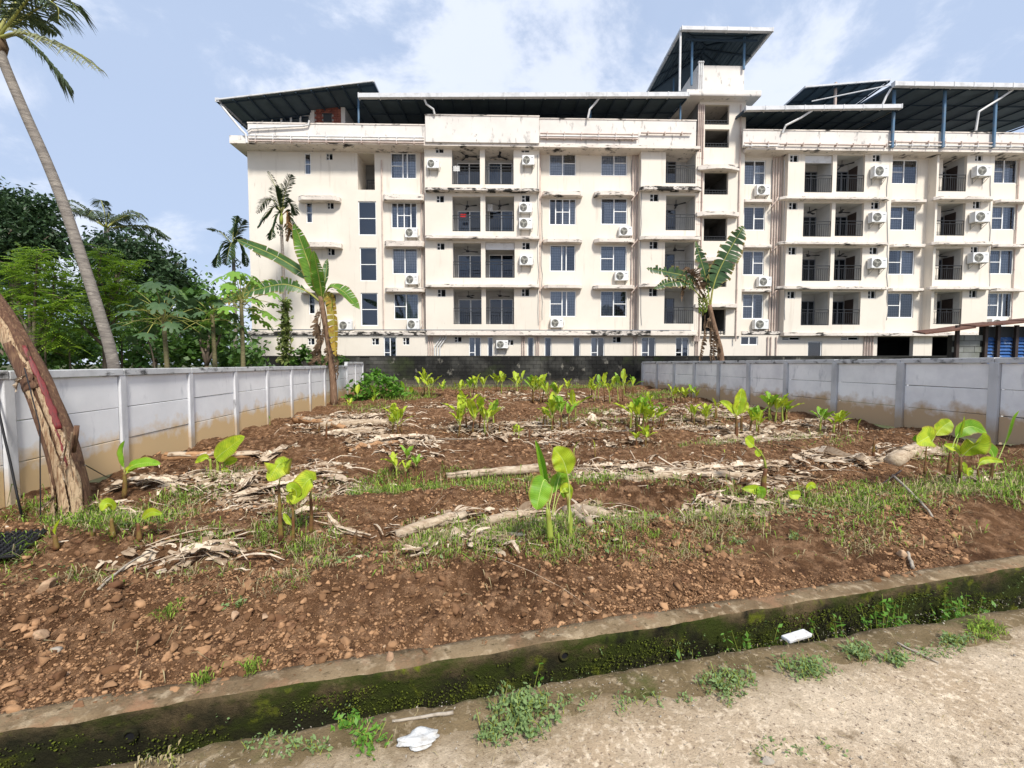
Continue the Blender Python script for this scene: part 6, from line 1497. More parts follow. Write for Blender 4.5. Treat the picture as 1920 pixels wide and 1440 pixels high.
def pinnate(C, L, rs, npair=7):
    """feathery sprays hanging from points C"""
    n = len(C); az = rs.uniform(0, 2 * np.pi, n); el = rs.uniform(-.5, .5, n)
    T = np.stack([np.cos(az) * np.cos(el), np.sin(az) * np.cos(el), np.sin(el)], 1); S = np.stack([-np.sin(az), np.cos(az), np.zeros(n)], 1)
    Vs = []
    for k in range(npair):
        t = (k + .5) / npair; base = C + T * (L * t) - np.array([0, 0, 1]) * (L * .35 * t * t)
        for sg in (-1, 1):
            d = S * sg * .8 + T * .45 - np.array([0, 0, .25]); l = L * .34 * (1 - .55 * abs(t - .4)); tip = base + d * l; w = T * (l * .16)
            Vs.append(np.stack([base - w * .3, base + d * l * .5 - w, tip, base + d * l * .5 + w], 1))
    V = np.concatenate(Vs, 0).reshape(-1, 3); return V, np.arange(len(V)).reshape(-1, 4)
def tree(name, label, lst, Y, base_px, leafmat, size, dens, seed, style='diamond', trunk_r=.12, group='leafy trees beyond the left wall', cat='tree', elong=2.0, bark='bark'):
    rs = np.random.default_rng(seed); cl = px_clumps(lst, Y, seed=seed)
    bx = at(base_px, 690, Y).x; b0 = Vector((bx, Y, -.42)); root = empty(name, b0); tag(root, label, cat, group)
    C = clump_points(cl, dens, rs) - np.array(b0)
    V, F = leaf_batch(C, size, .4, elong, rs) if style == 'diamond' else pinnate(C, size, rs)
    link_mesh('crown', np_mesh('crown', V, F, M[leafmat]), root)
    m = MB(); rr = random.Random(seed); fork = Vector((rr.uniform(-.2, .2), 0, max(.6, min(c[0][2] for c in cl) - 0.3)))
    m.tube(catmull([Vector((0, 0, 0)), fork * .5 + Vector((rr.uniform(-.1, .1), 0, 0)), fork], 7), [trunk_r * (1 - .06 * i) for i in range(7)], 9)
    for c, rx, ry, rz in cl:
        e = Vector(c) - b0; m.tube(catmull([fork, fork.lerp(e, .5) + Vector((rr.uniform(-.2, .2), rr.uniform(-.2, .2), .15)), e], 6), [trunk_r * .55 * (1 - .14 * i) for i in range(6)], 6)
        for q in range(4):
            d = Vector((rr.uniform(-1, 1) * rx, rr.uniform(-1, 1) * ry, rr.uniform(-.6, 1) * rz)) * .8; m.tube([e, e + d * .5 + Vector((0, 0, .05)), e + d], [trunk_r * .2, trunk_r * .14, trunk_r * .05], 5)
    m.build('trunk', M[bark], root, True)
    return root
tree('broadleaf_tree', 'tall dark tree at the far left edge, topmost against the sky', [(30, 425, 62, 55), (78, 400, 38, 40), (20, 385, 34, 35), (62, 470, 52, 42), (-50, 430, 70, 80), (10, 490, 60, 40), (105, 455, 28, 30)], 20.5, 40, 'tree_dark', .24, 420, 1, trunk_r=.28)
tree('broadleaf_tree', 'dark rounded tree under the distant coconut palm', [(235, 465, 60, 32), (285, 490, 52, 38), (325, 515, 34, 28), (190, 480, 48, 42), (265, 535, 75, 40), (345, 540, 22, 20), (215, 560, 60, 50)], 19.0, 250, 'tree_dark', .22, 420, 2, trunk_r=.22)
tree('feathery_tree', 'bright green feathery tree left of the leaning palm trunk', [(70, 480, 38, 22), (25, 505, 36, 22), (100, 520, 40, 26), (55, 545, 44, 26), (10, 560, 42, 28), (85, 585, 44, 30), (120, 565, 34, 26), (30, 610, 44, 30), (110, 630, 40, 34)], 13.0, 70, 'tree_bright', .42, 120, 3, 'pinnate', .10)
tree('feathery_tree', 'bright green feathery tree right of the leaning palm trunk', [(190, 475, 26, 18), (182, 510, 30, 20), (230, 500, 34, 20), (225, 540, 36, 22), (180, 555, 32, 26), (245, 575, 36, 26), (200, 610, 40, 28), (150, 600, 30, 28)], 14.0, 205, 'tree_bright', .42, 120, 4, 'pinnate', .10)
tree('broadleaf_tree', 'dark round-leaved tree between the two papayas', [(372, 555, 26, 26), (390, 590, 32, 30), (360, 600, 30, 30), (400, 630, 30, 32), (370, 650, 36, 30), (345, 560, 22, 20), (418, 600, 22, 26)], 16.0, 385, 'tree_mid', .26, 190, 5, elong=1.35, trunk_r=.10)
tree('broadleaf_tree', 'mid-green tree behind the left papaya', [(300, 600, 50, 40), (260, 630, 50, 40), (320, 645, 46, 36), (285, 560, 36, 28)], 17.5, 285, 'tree_mid', .2, 300, 6, trunk_r=.12)
tree('broadleaf_tree', 'small green tree in the gap beside the building corner', [(455, 620, 22, 20), (448, 650, 26, 24), (465, 665, 20, 20)], 30.0, 455, 'tree_mid', .3, 60, 7, trunk_r=.1)
tree('broadleaf_tree', 'dark green tree low at the far left, behind the leaning banana trunk', [(40, 640, 50, 40), (-20, 620, 60, 60), (90, 660, 44, 34), (140, 650, 40, 40)], 15.0, 50, 'tree_mid', .2, 300, 8, trunk_r=.12)
# undergrowth behind the wall: one mass
rs = np.random.default_rng(20); cl = []
for x in range(-80, 470, 34): cl += px_clumps([(x, 655 + (x * 7) % 22, 34, 34)], 18.5 - (x % 3) * 1.2, 1.0, x + 99)
for x in range(-60, 440, 40): cl += px_clumps([(x, 610 + (x * 5) % 26, 40, 40)], 22, 1.0, x + 300)
for x in range(330, 476, 24): cl += px_clumps([(x, 640 + (x * 3) % 40, 26, 34)], 20.5, .6, x + 700)
for x in range(-60, 360, 46): cl += px_clumps([(x, 540 + (x * 5) % 26, 44, 46)], 24, 1.0, x + 500)
V, F = leaf_batch(clump_points(cl, 130, rs), .26, .4, 1.8, rs)
tag(link_mesh('undergrowth', np_mesh('undergrowth', V, F, M['tree_mid'])), 'dark mass of undergrowth behind the left wall', 'undergrowth', kind='stuff')
# bare stems seen in the undergrowth
for i, (x0, y0, x1, y1, Y_) in enumerate(((300, 690, 270, 620, 14.5), (85, 690, 80, 600, 13.5), (130, 690, 128, 640, 13.5), (225, 690, 228, 640, 15.0))):
    a, b = at(x0, y0 + 30, Y_), at(x1, y1, Y_); r0 = empty('sapling', (a.x, a.y, -.42)); tag(r0, ['slanting thin pale stem left of the left papaya', 'thin upright stem behind the leaning banana trunk', 'short thin stem in the dark left of the palm trunk', 'thick bare stem right of the palm trunk'][i], 'sapling', 'bare stems in the undergrowth')
    stem(r0, [Vector((a.x, a.y, -.42)), a.lerp(b, .5) + Vector((.04, 0, 0)), b], .045 if i == 3 else .028, .02, 'bark', 'trunk', rings=7)
    V, F = leaf_batch(clump_points([((b.x - a.x, 0, b.z + .42 + .1), .35, .35, .3)], 260, np.random.default_rng(i)), .12); link_mesh('crown', np_mesh('crown', V, F, M['tree_mid']), r0)
# papayas: palmate leaves on long stalks
def papaya(Y, crown, base, label, mat, seed, nl=18, R0=.95, tilt=0.0):
    c = at(*crown, Y); bb = at(*base, Y); b0 = Vector((bb.x, bb.y, -.42)); root = empty('papaya_tree', b0); tag(root, label, 'papaya tree', 'papaya trees beyond the left wall'); rr = random.Random(seed)
    stem(root, [b0, b0.lerp(c, .5) + Vector((rr.uniform(-.05, .05), 0, 0)), c], .085, .05, 'papaya_trunk', 'trunk', rings=16)
    for i in range(nl):
        az = i * 2.4 + rr.uniform(-.3, .3); el = R(lerp(75, -25, i / (nl - 1))) + rr.uniform(-.1, .1); L = R0 * rr.uniform(.75, 1.1)
        d = Vector((math.cos(az) * math.cos(el), math.sin(az) * math.cos(el), math.sin(el))); st_ = c - UP * rr.uniform(0, .35) - root.location; e = st_ + d * L - UP * .1 * L
        m = MB(); m.tube(catmull([st_, st_ + d * L * .5 + UP * .05, e], 5), [.014, .012, .011, .009, .007], 5, 1)
        out = Vector((math.cos(az), math.sin(az), 0)); nrm = (UP * .8 + out * .5 + Vector((rr.uniform(-.3, .3), rr.uniform(-.3, .3), 0))).normalized(); fx = (out - nrm * out.dot(nrm)).normalized(); fy = nrm.cross(fx); s = rr.uniform(.24, .36)
        lobes = 8
        for k in range(lobes):
            a = (k - (lobes - 1) / 2) * .66; dl = fx * math.cos(a) + fy * math.sin(a); pe = -fx * math.sin(a) + fy * math.cos(a); l = s * (1 - .3 * abs(k - 3.5) / 3.5) * rr.uniform(.9, 1.1)
            q = lambda t, w, z=0: e + dl * (l * t) + pe * (l * w) - UP * (l * (z + .28 * t * t))
            m.add([e, q(.38, -.13), q(.55, -.30, .06), q(.62, -.11), q(.85, -.17, .05), q(1, 0, .05), q(.85, .17, .05), q(.62, .11), q(.55, .30, .06), q(.38, .13)], [(0, 1, 3, 7, 9), (1, 2, 3), (3, 4, 5), (3, 5, 7), (7, 5, 6), (7, 8, 9)], 0)
        m.build('leaf', [M[mat], M['petiole']], root)
papaya(12.5, (306, 588), (316, 690), 'papaya tree with big drooping grey-green leaves, left', 'papaya_leaf', 5, 26, 1.1)
papaya(13.5, (452, 560), (453, 690), 'papaya tree with a bright green crown beside the building', 'papaya_leaf_bright', 6, 28, 1.0)
papaya(13.5, (398, 585), (408, 690), 'papaya tree with small crown between the other two', 'papaya_leaf', 7, 18, .85)
# climbing vine on the areca trunk, shrub at the building's foot
def shrub(name, label, lst, Y, mat, size, dens, seed, group=None, elong=1.6, base=None, cat='shrub', dvar=.3):
    rs = np.random.default_rng(seed); cl = px_clumps(lst, Y, dvar, seed); b0 = Vector((at(lst[0][0], 690, Y).x, Y, -.42 if base is None else base)); root = empty(name, b0); tag(root, label, cat, group)
    V, F = leaf_batch(clump_points(cl, dens, rs) - np.array(b0), size, .5, elong, rs); link_mesh('foliage', np_mesh('foliage', V, F, M[mat]), root)
    m = MB()
    for c, rx, ry, rz in cl: e = Vector(c) - b0; m.tube(catmull([Vector((0, 0, 0)), e * .5 + Vector((.05, 0, .1)), e], 5), [.03, .025, .02, .015, .01], 5)
    m.build('stem', M['bark'], root, True); return root
shrub('climbing_vine', 'yellow-green vine wrapped round the areca trunk before the building', [(536, 572, 10, 16), (535, 595, 10, 16), (536, 615, 12, 16), (534, 635, 13, 16), (536, 655, 14, 16), (536, 675, 16, 16)], 23.3, 'vine_leaf', .26, 300, 11, cat='vine', dvar=.02)
shrub('shrub', 'dark green shrub at the foot of the building behind the left wall', [(568, 660, 18, 16), (590, 672, 22, 14), (556, 678, 16, 12), (612, 680, 18, 10), (640, 676, 16, 10)], 23.2, 'tree_mid', .26, 200, 12)
shrub('shrub', 'thin shrub at the building corner behind the left wall', [(480, 682, 16, 10), (505, 688, 20, 8)], 22.5, 'tree_mid', .18, 160, 13)
# heap of lush green plants in the far left corner of the plot
def corner_heap():
    p0 = G(705, 752); root = empty('green_plant_heap', p0); tag(root, 'mound of lush green leafy plants in the far left corner of the plot', 'plants')
    rs = np.random.default_rng(31); cl = px_clumps([(690, 712, 20, 14), (720, 715, 26, 14), (668, 728, 20, 16), (700, 735, 34, 14), (745, 735, 24, 12), (655, 748, 22, 10), (615, 760, 20, 10), (770, 742, 14, 8), (705, 702, 18, 12), (680, 745, 30, 10), (735, 722, 20, 12)], 19.8, .8, 4)
    V, F = leaf_batch(clump_points(cl, 150, rs) - np.array(p0), .26, .7, 1.9, rs); link_mesh('foliage', np_mesh('foliage', V, F, M['shrub_leaf']), root)
    rr = random.Random(2)
    for i in range(12):
        a = p0 + Vector((rr.uniform(-1.6, 1.4), rr.uniform(-.8, .8), .2)); d = Vector((rr.uniform(-.8, .8), rr.uniform(-.6, .2), .8)).normalized(); L = rr.uniform(.5, .9); az = math.atan2(d.y, d.x)
        banana_leaf(root, [a, a + d * L * .5, a + d * L - UP * .15], .2, L * .3, 'sucker_leaf' if i % 3 == 0 else 'sucker_leaf_deep', side=(-math.sin(az), math.cos(az), 0), fold=.4, seed=i, rib=.008, n=9)
corner_heap()
# ================================================================ what lies on the ground
def ell(px, py, rx, ry, fn=None):
    """an ellipse of the photograph laid on the ground: centre and two half axes in world space"""
    fn = fn or (lambda a, b: G(a, b))
    c = fn(px, py); a = (fn(px + rx, py) - fn(px - rx, py)) * .5; b = (fn(px, py - ry) - fn(px, py + ry)) * .5
    c2 = (fn(px, py - ry) + fn(px, py + ry)) * .5
    return np.array([c2.x, c2.y]), np.array([a.x, a.y]), np.array([b.x, b.y])
def in_ell(e, n, rs, soft=.5):
    r = rs.random(n) ** soft; th = rs.uniform(0, 2 * np.pi, n)
    return e[0] + (r * np.cos(th))[:, None] * e[1] + (r * np.sin(th))[:, None] * e[2]
def area(e): return math.pi * abs(e[1][0] * e[2][1] - e[1][1] * e[2][0])
# (px, py, rx, ry, green share, density)
GRASS = [(1000, 1012, 170, 42, .8, 1.0), (1130, 1000, 120, 48, .6, 1.0), (1450, 965, 180, 42, .55, 1.0), (1610, 950, 140, 40, .9, 1.3), (1330, 1010, 130, 36, .35, 1.0), (1240, 985, 120, 25, .5, .8),
         (740, 905, 85, 24, .95, 1.5), (930, 908, 130, 20, .9, 1.4), (1130, 908, 100, 16, .85, 1.2), (1290, 912, 110, 12, .6, .5), (560, 1000, 90, 45, .7, 1.3), (420, 1010, 90, 30, .6, .8), (640, 1045, 110, 30, .5, .8), (190, 985, 120, 40, .85, 1.5), (60, 1045, 80, 45, .85, 1.4),
         (310, 955, 70, 28, .7, .9), (60, 955, 80, 25, .8, 1.0), (120, 1080, 140, 25, .35, .9), (350, 928, 70, 20, .8, 1.0), (440, 1095, 150, 28, .25, .8), (760, 1045, 90, 28, .6, 1.0), (860, 1030, 90, 28, .7, 1.0), (1840, 905, 80, 40, .8, 1.0), (1910, 920, 50, 45, .8, 1.2), (1730, 935, 100, 40, .55, .9),
         (1500, 835, 90, 14, .5, .5), (1300, 795, 90, 10, .5, .4), (430, 905, 60, 20, .7, .7), (1690, 1005, 160, 26, .35, .6), (1500, 1030, 150, 22, .25, .7), (1160, 1045, 170, 20, .4, .7), (1120, 775, 40, 8, .7, .8), (1150, 800, 50, 8, .6, .8), (1330, 830, 60, 8, .5, .5), (1560, 830, 60, 10, .6, .7), (1760, 860, 60, 20, .7, .8), (620, 905, 60, 12, .6, .7), (680, 770, 60, 8, .8, .8), (560, 940, 60, 10, .5, .5), (255, 1105, 90, 20, .3, .5), (1060, 790, 60, 6, .6, .5), (900, 1000, 160, 20, .5, .6), (1380, 945, 80, 20, .8, 1.1), (1890, 870, 40, 20, .6, .6), (860, 728, 180, 5, .85, 3.0), (1080, 728, 120, 4, .85, 2.5), (760, 745, 60, 8, .85, 2.0), (1230, 745, 60, 6, .7, 1.5)]
rs = np.random.default_rng(41)
def blades(P, zf, lens, wid, rs, up=.75):
    n = len(P); az = rs.uniform(0, 2 * np.pi, n); D = np.stack([np.cos(az), np.sin(az)], 1); S = np.stack([-D[:, 1], D[:, 0]], 1)
    L = lens * rs.uniform(.5, 1.4, n); tilt = rs.uniform(.25, 1.25, n); h = np.cos(tilt) * L * up + .15 * L; r = np.sin(tilt) * L
    z = zf(P[:, 0], P[:, 1]) - .004
    b = np.column_stack([P, z]); w = (wid * rs.uniform(.7, 1.3, n))[:, None]
    mid = np.column_stack([P + D * (r * .55)[:, None], z + h]); tip = np.column_stack([P + D * r[:, None] * 1.1, z + h * rs.uniform(.55, 1.0, n)])
    S3 = np.column_stack([S, np.zeros(n)])
    V = np.stack([b, mid + S3 * w, tip, mid - S3 * w], 1).reshape(-1, 3); return V, np.arange(4 * n).reshape(n, 4)
gp, sp = [], []; gl, sl = [], []
for px, py, rx, ry, gs, de in GRASS:
    e = ell(px, py, rx, ry); dist = max(3.0, float(np.hypot(*e[0]))); n = int(min(9000, area(e) * 2600 * de * (4.2 / dist) ** 1.3)) ; P_ = in_ell(e, n, rs, .62)
    keep = fbm(P_[:, 0] * 2.6, P_[:, 1] * 2.6, 7, 4, .6) > rs.uniform(-.35, .38, n); P_ = P_[keep]
    inside = (kt(P_[:, 0], P_[:, 1]) > .12) & (P_[:, 0] + SK * P_[:, 1] > XL + .08) & (P_[:, 0] + SK * P_[:, 1] < XR - .08); P_ = P_[inside]
    sc = (dist / 4.2) ** .45; g = rs.random(len(P_)) < gs * .85
    gp.append(P_[g]); gl.append(np.full(g.sum(), sc)); sp.append(P_[~g]); sl.append(np.full((~g).sum(), sc))
# stray blades everywhere
nst = 6000; st_ = np.column_stack([rs.uniform(-5, 9, nst), rs.uniform(2.2, 13, nst)]); ok = (kt(st_[:, 0], st_[:, 1]) > .15) & (st_[:, 0] + SK * st_[:, 1] > XL + .1) & (st_[:, 0] + SK * st_[:, 1] < XR - .1) & (fbm(st_[:, 0] * .9, st_[:, 1] * .9, 3, 3) > -.05); st_ = st_[ok]
sp.append(st_); sl.append(np.full(len(st_), 1.0))
gp = np.concatenate(gp); gl = np.concatenate(gl); sp = np.concatenate(sp); sl = np.concatenate(sl)
V, F = blades(gp, gfine, .070 * gl * np.exp(rs.normal(0, .35, len(gl))), .0046 * gl, rs); tag(link_mesh('grass', np_mesh('grass', V, F, M['grass'])), 'short green grass in patches between the banana rows', 'grass', kind='stuff')
V, F = blades(sp, gfine, .10 * sl * np.exp(rs.normal(0, .35, len(sl))), .0030 * sl, rs, .5); tag(link_mesh('dry_grass', np_mesh('dry_grass', V, F, M['straw'])), 'dry straw-coloured grass among the green patches', 'grass', kind='stuff')

# soil clods, uncountable
def ico(sub):
    p = (1 + 5 ** .5) / 2; v = [(-1, p, 0), (1, p, 0), (-1, -p, 0), (1, -p, 0), (0, -1, p), (0, 1, p), (0, -1, -p), (0, 1, -p), (p, 0, -1), (p, 0, 1), (-p, 0, -1), (-p, 0, 1)]
    f = [(0, 11, 5), (0, 5, 1), (0, 1, 7), (0, 7, 10), (0, 10, 11), (1, 5, 9), (5, 11, 4), (11, 10, 2), (10, 7, 6), (7, 1, 8), (3, 9, 4), (3, 4, 2), (3, 2, 6), (3, 6, 8), (3, 8, 9), (4, 9, 5), (2, 4, 11), (6, 2, 10), (8, 6, 7), (9, 8, 1)]
    v = [np.array(q, float) / np.linalg.norm(q) for q in v]
    for _ in range(sub):
        c = {}; f2 = []
        def mid_(a, b):
            k = (min(a, b), max(a, b))
            if k not in c: q = v[a] + v[b]; v.append(q / np.linalg.norm(q)); c[k] = len(v) - 1
            return c[k]
        for a, b, d in f: x, y, z = mid_(a, b), mid_(b, d), mid_(d, a); f2 += [(a, x, z), (b, y, x), (d, z, y), (x, y, z)]
        f = f2
    return np.array(v), np.array(f)
def rocks(P, z, size, sub, rs, flat=.8, jit=.2):
    v, f = ico(sub); n = len(P); nv = len(v)
    q = rs.normal(size=(n, 4)); q /= np.linalg.norm(q, axis=1)[:, None]; w, x, y, zq = q.T
    Rm = np.stack([1 - 2 * (y * y + zq * zq), 2 * (x * y - zq * w), 2 * (x * zq + y * w), 2 * (x * y + zq * w), 1 - 2 * (x * x + zq * zq), 2 * (y * zq - x * w), 2 * (x * zq - y * w), 2 * (y * zq + x * w), 1 - 2 * (x * x + y * y)], 1).reshape(n, 3, 3)
    vv = v[None] * (1 + rs.uniform(-jit, jit, (n, nv, 1)) + jit * .8 * np.sign(rs.uniform(-1, .6, (n, nv, 1))) * rs.random((n, nv, 1))) * np.stack([rs.uniform(.75, 1.35, n), rs.uniform(.6, 1.0, n), rs.uniform(.45, .85, n)], 1)[:, None, :]
    for _ in range(4):
        nn_ = rs.normal(size=(n, 1, 3)); nn_ /= np.linalg.norm(nn_, axis=2, keepdims=True); dd = rs.uniform(.18, .6, (n, 1, 1)); pr = (vv * nn_).sum(2, keepdims=True); vv = vv - nn_ * np.maximum(0, pr - dd)
    vv = np.einsum('nij,nvj->nvi', Rm, vv); vv[..., 2] *= flat * rs.uniform(.55, 1.2, (n, 1)) if n > 1 else flat
    vv = vv * size[:, None, None] + np.column_stack([P, z])[:, None, :]
    return vv.reshape(-1, 3), (f[None] + (np.arange(n) * nv)[:, None, None]).reshape(-1, 3)
def scatter(n, t0, t1, smed, smax, sub, rs, dens_scale=1.0, seed=0, gr=True):
    t = t0 + (t1 - t0) * rs.random(n) ** 1.0; half = 1.45 * (t + 2.6); s = rs.uniform(-1, 1, n) * half + (0 - KA.x) / KD.x
    P_ = np.column_stack([KA.x + KD.x * s + KN.x * t, KA.y + KD.y * s + KN.y * t])
    q = P_[:, 0] + SK * P_[:, 1]; k = (q > XL + .1) & (q < XR - .1) & (P_[:, 1] < 24.3) & (fbm(P_[:, 0] * .8, P_[:, 1] * .8, seed, 3) > rs.uniform(-.6, .35, n))
    P_ = P_[k]; size = np.minimum(smax, smed * np.exp(rs.normal(0, .55, len(P_)))); z = gfine(P_[:, 0], P_[:, 1]) + size * .12
    return rocks(P_, z, size, sub, rs)
parts_ = [scatter(70000, .08, 1.5, .0075, .020, 0, rs, seed=1), scatter(6000, .10, 1.5, .017, .044, 1, rs, seed=2), scatter(260, .15, 1.4, .034, .058, 1, rs, seed=9), scatter(32000, 1.3, 4.0, .014, .034, 0, rs, seed=3), scatter(3000, 1.2, 4.0, .024, .055, 0, rs, seed=4), scatter(26000, 4, 11, .022, .060, 0, rs, seed=5), scatter(9000, 10, 22, .036, .09, 0, rs, seed=6), scatter(9000, .075, .32, .0055, .013, 0, rs, seed=7)]
off = 0; VV, FF = [], []
for V, F in parts_: VV.append(V); FF.append(F + off); off += len(V)
tag(link_mesh('soil_clods', np_mesh('soil_clods', np.concatenate(VV), np.concatenate(FF), M['clod'])), 'loose red-brown clods strewn over the tilled soil', 'soil', kind='stuff')
# pebbles and grit on the road and the lip
n = 5200; t = LIP - .02 - 1.9 * rs.random(n) ** 1.6; s = rs.uniform(-3.5, 4.5, n) + (0 - KA.x) / KD.x
P_ = np.column_stack([KA.x + KD.x * s + KN.x * t, KA.y + KD.y * s + KN.y * t]); size = np.minimum(.011, .0028 * np.exp(rs.normal(0, .5, n)))
V, F = rocks(P_, np.full(n, ROAD_Z + .004) + size * .2, size, 0, rs); tag(link_mesh('road_grit', np_mesh('road_grit', V, F, M['grey_stone'])), 'grit and small pebbles on the sandy road', 'grit', kind='stuff')
# straws on the road
n = 900; t = LIP - .05 - 1.5 * rs.random(n) ** 1.3; s = rs.uniform(-3.0, 4.0, n) + (0 - KA.x) / KD.x; P_ = np.column_stack([KA.x + KD.x * s + KN.x * t, KA.y + KD.y * s + KN.y * t])
V, F = blades(P_, lambda x, y: np.full(len(x), ROAD_Z + .012), np.full(n, .055), np.full(n, .0016), rs, .12); tag(link_mesh('road_straw', np_mesh('road_straw', V, F, M['straw'])), 'scattered dry straws on the sandy road', 'straw', kind='stuff')

# dry leaf litter: ribbons
LITTER = [(640, 800, 100, 24, 1.4), (735, 838, 95, 22, 1.2), (520, 915, 150, 28, 1.5), (320, 905, 120, 26, 1.4), (1280, 888, 220, 15, 1.7), (1120, 885, 70, 16, 1.6), (1560, 868, 85, 18, 1.2), (1430, 818, 100, 14, 1.6), (1250, 778, 140, 16, 1.3), (1340, 808, 100, 10, 1.5), (960, 815, 110, 16, 1.0), (880, 805, 90, 16, 1.2), (1130, 832, 130, 10, .8), (800, 988, 90, 22, .8),
          (950, 972, 80, 18, .9), (1095, 965, 75, 20, 1.2), (900, 1028, 70, 18, 1.0), (1350, 955, 80, 26, 1.1), (380, 1032, 110, 24, .9), (290, 1055, 110, 20, .9), (1100, 800, 150, 14, .6), (700, 785, 90, 14, .9), (1450, 940, 60, 20, .9), (1700, 850, 70, 14, 1.2), (1820, 900, 60, 16, .8), (1010, 745, 140, 8, .5), (850, 765, 90, 8, .6), (1330, 770, 120, 10, .9), (1530, 800, 70, 14, 1.0), (600, 870, 60, 20, .4), (220, 960, 60, 16, .8), (470, 960, 100, 14, .6)]
def ribbons(P, L, wd, rs, zf):
    n = len(P); k = 5; az = rs.normal(0.2, .9, n); cur = rs.normal(0, .9, n); V = np.zeros((n, k, 2, 3)); z0 = zf(P[:, 0], P[:, 1]); tl = rs.normal(0, .55, n); roll = rs.normal(0, .5, n); arch = np.abs(rs.normal(0, .10, n))
    x = np.zeros(n); y = np.zeros(n)
    for i in range(k):
        t = i / (k - 1); a = az + cur * (t - .5); dx_ = np.cos(a); dy_ = np.sin(a)
        if i: x = x + dx_ * L / (k - 1); y = y + dy_ * L / (k - 1)
        w = wd * (.35 + .65 * np.sin(np.pi * min(1, t * .85 + .12))); nx, ny = -dy_, dx_
        zz_ = z0 + .008 + np.abs(rs.normal(0, .008, n)) + arch * L * math.sin(math.pi * t) + tl * L * .10 * t
        for j, sg in enumerate((-1, 1)):
            V[:, i, j, 0] = P[:, 0] + x + sg * nx * w * .5; V[:, i, j, 1] = P[:, 1] + y + sg * ny * w * .5; V[:, i, j, 2] = zz_ + sg * roll * w * .45
    V = V.reshape(-1, 3); b = (np.arange(n) * k * 2)[:, None]; q = np.array([[2 * i, 2 * i + 1, 2 * i + 3, 2 * i + 2] for i in range(k - 1)])
    F = (b[:, :, None] + q[None]).reshape(-1, 4); return V, F
lp, ll_, lw = [], [], []
for px, py, rx, ry, de in LITTER:
    e = ell(px, py, rx, ry); dist = max(3.2, float(np.hypot(*e[0]))); n = int(min(1500, area(e) * 210 * de * (5 / dist) ** .8)); P_ = in_ell(e, n, rs, .55); sc = (dist / 5) ** .35
    inside = (P_[:, 0] + SK * P_[:, 1] > XL + .25) & (P_[:, 0] + SK * P_[:, 1] < XR - .25); P_ = P_[inside]; n = len(P_)
    lp.append(P_); ll_.append(np.minimum(.45, .10 * sc * np.exp(rs.normal(0, .6, n)))); lw.append(.026 * sc * np.exp(rs.normal(0, .75, n)))
for px, py, rx, ry, de in LITTER:      # leaf stalks, long and narrow, lying along the rows
    e = ell(px, py, rx * 1.15, ry * 1.2); dist = max(3.2, float(np.hypot(*e[0]))); n = int(min(120, area(e) * 22 * de * (5 / dist) ** .6)); P_ = in_ell(e, n, rs, .55); inside = (P_[:, 0] + SK * P_[:, 1] > XL + .35) & (P_[:, 0] + SK * P_[:, 1] < XR - .5); P_ = P_[inside]; n = len(P_)
    lp.append(P_); ll_.append(.42 * np.exp(rs.normal(0, .4, n))); lw.append(.012 * (dist / 5) ** .4 * np.exp(rs.normal(0, .3, n)))
n = 1500; P_ = np.column_stack([rs.uniform(-5, 9, n), rs.uniform(3.2, 21, n)]); ok = (kt(P_[:, 0], P_[:, 1]) > .9) & (P_[:, 0] + SK * P_[:, 1] > XL + .25) & (P_[:, 0] + SK * P_[:, 1] < XR - .25); P_ = P_[ok]; n = len(P_)
lp.append(P_); ll_.append(.09 * np.exp(rs.normal(0, .4, n))); lw.append(.014 * np.exp(rs.normal(0, .5, n)))
V, F = ribbons(np.concatenate(lp), np.concatenate(ll_), np.concatenate(lw), rs, gfine)
tag(link_mesh('leaf_litter', np_mesh('leaf_litter', V, F, M['dry_leaf'])), 'pale dry banana leaf litter strewn in rows over the soil', 'leaf litter', kind='stuff')

